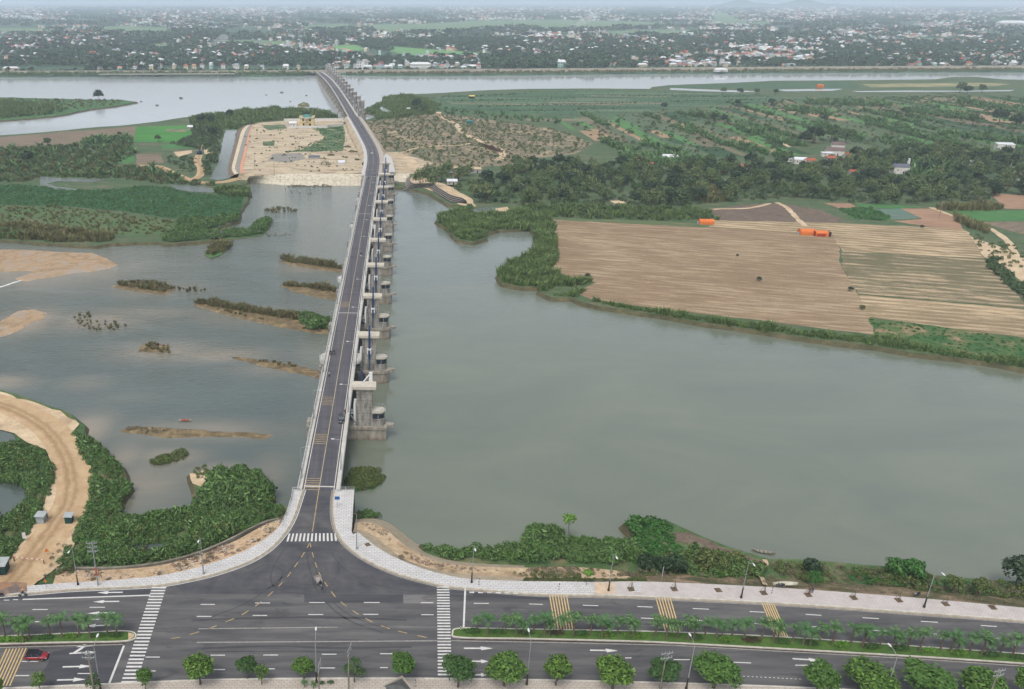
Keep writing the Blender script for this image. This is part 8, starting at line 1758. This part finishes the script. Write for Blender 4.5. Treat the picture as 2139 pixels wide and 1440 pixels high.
scatter('roadside_trees', fr2, 'fartree', .35, .8, 'broken row of trees along the far riverside road', seed=125, z=PLAIN)
# houses: bodies with roofs, openings in the bigger ones
hrng = random.Random(17)
WALLS = [plain('far_wall_white', C(232, 232, 228), .85, 0, .06, .1), plain('far_wall_cream', C(228, 214, 186), .85, 0, .06, .1), plain('far_wall_grey', C(186, 188, 188), .85, 0, .1, .1), plain('far_wall_mint', C(176, 214, 206), .85, 0, .06, .1)]
ROOFS = [('red tiled', plain('far_roof_red', C(168, 92, 78), .85, 0, .12, .1)), ('grey metal', plain('far_roof_grey', C(150, 158, 166), .6, .1, .1, .1)), ('pale metal', plain('far_roof_pale', C(222, 226, 228), .6, 0, .06, .1)), ('brown tiled', plain('far_roof_brown', C(134, 112, 104), .85, 0, .12, .1)), ('salmon tiled', plain('far_roof_salmon', C(196, 144, 124), .85, 0, .1, .1))]
WN = ['white', 'cream', 'grey', 'mint']
m_opening = plain('far_opening', C(74, 84, 92), .4)
def house_parts(w, d, h, flat, gable_x):
    wl_, rf_, op_ = MB(), MB(), MB()
    wl_.box(0, 0, h / 2, w, d, h)
    rh = min(w, d) * .28
    if flat:
        rf_.box(0, 0, h + .2, w + .6, d + .6, .4); rf_.box(-w * .2, d * .15, h + 1.4, w * .4, d * .5, 2.2)
    else:
        a_, b_ = w / 2 + .5, d / 2 + .5
        rf_.add([(-a_, -b_, h), (a_, -b_, h), (a_, b_, h), (-a_, b_, h), (-a_ * .72, 0, h + rh), (a_ * .72, 0, h + rh)], [(0, 1, 5, 4), (2, 3, 4, 5), (1, 2, 5), (3, 0, 4), (0, 1, 2, 3)])
    nf = max(1, int(h / 3.2))
    for f_ in range(nf):
        for x in np.arange(-w / 2 + 1.6, w / 2 - .8, 2.8): op_.box(x, -d / 2 - .03, 1.7 + f_ * 3.2, 1.3, .1, 1.5)
    return wl_, rf_, op_
TYPES = []
for (w, d, h, fl_) in [(9, 8, 3.6, 0), (12, 8, 3.8, 0), (7, 10, 7.0, 0), (6, 9, 7.2, 1), (8, 9, 10.0, 1), (16, 9, 3.8, 0), (10, 10, 6.6, 0), (24, 10, 4.2, 0), (34, 10, 7.2, 0)]: TYPES.append(house_parts(w, d, h, fl_, 0))
CACHE = {}
def house_mesh(t, wi, ri):
    if (t, wi, ri) not in CACHE: CACHE[(t, wi, ri)] = (TYPES[t][0].mesh('wall', WALLS[wi]), TYPES[t][1].mesh('roof', ROOFS[ri][1]), TYPES[t][2].mesh('window', m_opening) if t >= 0 else None)
    return CACHE[(t, wi, ri)]
SZ = ['small', 'wide low', 'narrow two storey', 'slim flat topped', 'tall flat topped', 'long low', 'square two storey', 'very long low', 'very long two storey']
SEEN = {}
def house(x, y, z, rz, t, wi, ri, where, sc=1.0, label=None):
    wm, rm, om = house_mesh(t, wi, ri)
    lab = label or f'{SZ[t]} {WN[wi]} house with {ROOFS[ri][0]} roof {where}'
    o = empty('house', (x, y, z), rz, lab, 'house', None if label else f'{SZ[t]} {WN[wi]} {ROOFS[ri][0]} houses {where}'); o.scale = (sc,) * 3
    link(bpy.data.objects.new('wall', wm), o); link(bpy.data.objects.new('roof', rm), o); link(bpy.data.objects.new('window', om), o); return o
def pick(): return hrng.choice([0, 0, 1, 1, 2, 2, 3, 4, 5, 6, 6]), hrng.choice([0, 0, 1, 1, 2, 2, 3]), hrng.choice([0, 0, 1, 1, 1, 2, 2, 2, 2, 3, 4])
# the row along the far road, each told by its place in the row
row = [210, 228, 247, 262, 276, 288, 300, 312, 324, 340, 360, 384, 408, 425, 446, 470, 490, 512, 548, 600, 625]
for i, x in enumerate(row):
    c = U(x + hrng.uniform(-6, 6), hrng.uniform(143, 147), PLAIN); t, wi, ri = pick(); t = hrng.choice([2, 3, 4, 6, 2, 0])
    house(c.x, c.y, PLAIN, hrng.uniform(-.1, .1), t, 0 if wi == 2 else wi, ri, '', 1.05, f'{SZ[t]} {WN[0 if wi == 2 else wi]} house behind the promenade, {nth(i)} towards the bridge')
row = [700, 724, 742, 770, 790, 812, 838, 925, 938, 950, 963, 976, 990, 1004]
for i, x in enumerate(row):
    c = U(x + hrng.uniform(-5, 5), hrng.uniform(141, 145), PLAIN); t, wi, ri = pick()
    house(c.x, c.y, PLAIN, hrng.uniform(-.1, .1), t, 0 if wi == 2 else wi, ri, '', 1.0, f'{SZ[t]} {WN[0 if wi == 2 else wi]} riverside house beyond the bridge end, {nth(i)} in row')
for x, y, t, wi, ri, sc, rz, lb in [(878, 143.5, 8, 0, 2, 1.15, 0, 'very long two storey white building at the far road'), (752, 146, 4, 0, 1, 1.5, 0, 'tall white tower house with dark front strips by the bridge end'), (24, 149, 8, 1, 2, .8, .1, 'long cream block at the picture edge on the far bank'), (1172, 140, 6, 3, 2, 1.4, 0, 'large teal mint house in the riverside belt'), (985, 104, 7, 1, 1, 1.1, 0, 'long pale hall at the edge of the bright rice field'), (395, 116, 7, 0, 2, 1.1, .1, 'long white hall near the smoke'), (425, 115, 7, 0, 2, 1.2, .05, 'second long white hall near the smoke'), (195, 121, 6, 1, 0, 1.5, 0, 'big red roofed villa behind the promenade trees'), (290, 101, 7, 2, 2, 1.0, .1, 'long grey hall by the green clearing'), (1855, 86, 7, 1, 1, 1.6, 0, 'long pale yellow school in the distant town'), (1735, 78, 7, 1, 1, 1.7, 0, 'long beige school farther in the distant town'), (2110, 60, 8, 0, 2, 3.4, 0, 'very long white factory roof at the picture edge'), (1465, 84, 7, 1, 0, 1.6, 0, 'wide cream compound with red roofs in the town'), (1780, 134, 7, 0, 2, .9, 0, 'long white shed at the far road'), (1830, 133, 7, 2, 2, 1.0, .1, 'grey shed roof at the far road'), (1420, 131, 6, 2, 1, 1.2, .2, 'grey roofed house near the river bend'), (1505, 150, 7, 0, 2, .9, .0, 'white floating pavilion below the far road')]:
    c = U(x, y, PLAIN); house(c.x, c.y, PLAIN, rz, t, wi, ri, '', sc, lb)
# the town behind: nearest ones as things, the rest as one mass
def town_px(n):
    out = []
    while len(out) < n:
        u = hrng.random(); x = hrng.uniform(-40, 2180); y = 18 + 122 * hrng.random() ** 1.5
        q = math.sin(x * .011 + y * .08) + math.sin(x * .027 - y * .05 + 1) + .8 * math.sin(y * .21 + x * .004)
        wgt = .5 + .5 * (x > 1050) + (.35 if 70 < y < 135 else 0) + (.3 if 30 < y < 45 and x > 1500 else 0) + (.35 if x < 340 and 72 < y < 128 else 0)
        if q * .5 + hrng.random() * 1.5 > 1.25 - wgt * .5:
            c = U(x, y, PLAIN)
            if not any(inside(P, np.array([c.x]), np.array([c.y]))[0] for P in FF): out.append((x, y, c))
    return out
TP = sorted(town_px(7000), key=lambda q: -q[1])
NEAR = 232
for x, y, c in TP[:NEAR]:
    t, wi, ri = pick(); where = 'behind the promenade' if x < 660 else 'near the rice field' if x < 1060 else 'in mid town' if x < 1600 else 'towards the hills'
    house(c.x, c.y, PLAIN + .3, hrng.uniform(-.6, .6), t, wi, ri, where, hrng.uniform(.78, 1.05))
mass = {}
for x, y, c in TP[NEAR:]:
    t, wi, ri = pick(); s_ = hrng.uniform(.75, 1.15) * (1 + max(0, (c.y - 2200) / 5200)); a_ = hrng.uniform(-.6, .6); ca, sa = math.cos(a_) * s_, math.sin(a_) * s_
    for part, mt in ((TYPES[t][0], WALLS[wi]), (TYPES[t][1], ROOFS[ri][1])):
        mb = mass.setdefault(mt.name, (MB(), mt))[0]
        mb.add([(c.x + v[0] * ca - v[1] * sa, c.y + v[0] * sa + v[1] * ca, PLAIN + .3 + v[2] * s_) for v in part.v], part.f)
allv, allf, mats, mi = [], [], [], []
for nm, (mb, mt) in mass.items():
    o_ = len(allv); allv += mb.v; allf += [tuple(i + o_ for i in f) for f in mb.f]; mi += [len(mats)] * len(mb.f); mats.append(mt)
me = bpy.data.meshes.new('distant_town'); me.from_pydata(allv, [], allf)
for mt in mats: me.materials.append(mt)
me.polygons.foreach_set('material_index', mi); me.update()
tag(link(bpy.data.objects.new('distant_town', me)), 'hazy mass of small pale and red roofs fading toward the horizon', 'town', None, 'stuff')
# lamps along the far road
fa = empty('street_lamp', (0, 0, 0)); 
for i, x in enumerate(range(60, 2100, 68)):
    c = U(x, 149 - .0045 * x * (1.0 if x > 700 else .3), -.5)
    if i == 0: bpy.data.objects.remove(fa)
    lamp(c.x, c.y, -.6, (0, 1), 'slim lamp on the far riverside road', 'lamps along the far riverside road', 10, 2, False)
# smoke from field fires
def smoke(px, py, sc, dens, label):
    c = U(px, py, PLAIN); s = NT('smoke'); s.t.nodes.remove(s.b); out_ = s.t.nodes['Material Output']; v = s.n('VolumePrincipled'); v.inputs['Color'].default_value = (.9, .92, .95, 1); v.inputs['Density'].default_value = dens; s.l(v.outputs[0], out_.inputs['Volume'])
    m = MB(); r_ = random.Random(px)
    for k in range(6): m.ell((k * sc * .55, k * sc * .1, sc * (.35 + k * .3)), (sc * (.3 + .11 * k),) * 2 + (sc * (.26 + .07 * k),), 12, 8)
    o = m.build('smoke', s.m, None, True); o.location = c; tag(o, label, 'smoke', None, 'stuff')
smoke(432, 105, 16, .018, 'pale smoke drifting up behind the riverside houses')
smoke(1192, 67, 30, .009, 'thin smoke over the distant rice fields')
# ---------------------------------------------------------------- the air
hz = NT('haze_air'); hz.t.nodes.remove(hz.b)
hv = hz.n('VolumePrincipled'); hv.inputs['Color'].default_value = (.70, .82, .97, 1); hv.inputs['Density'].default_value = 0.000105; hv.inputs['Anisotropy'].default_value = 0.0
hz.l(hv.outputs[0], hz.t.nodes['Material Output'].inputs['Volume'])
m = MB(); m.add([(x, y, z) for z in (-13.2, 150) for x, y in ((-41000, -950), (41000, -950), (41000, 60500), (-41000, 60500))], [(0, 1, 2, 3), (4, 5, 6, 7), (0, 1, 5, 4), (1, 2, 6, 5), (2, 3, 7, 6), (3, 0, 4, 7)])
tag(m.build('haze', hz.m), 'pale blue haze over the whole plain', 'haze', None, 'stuff')
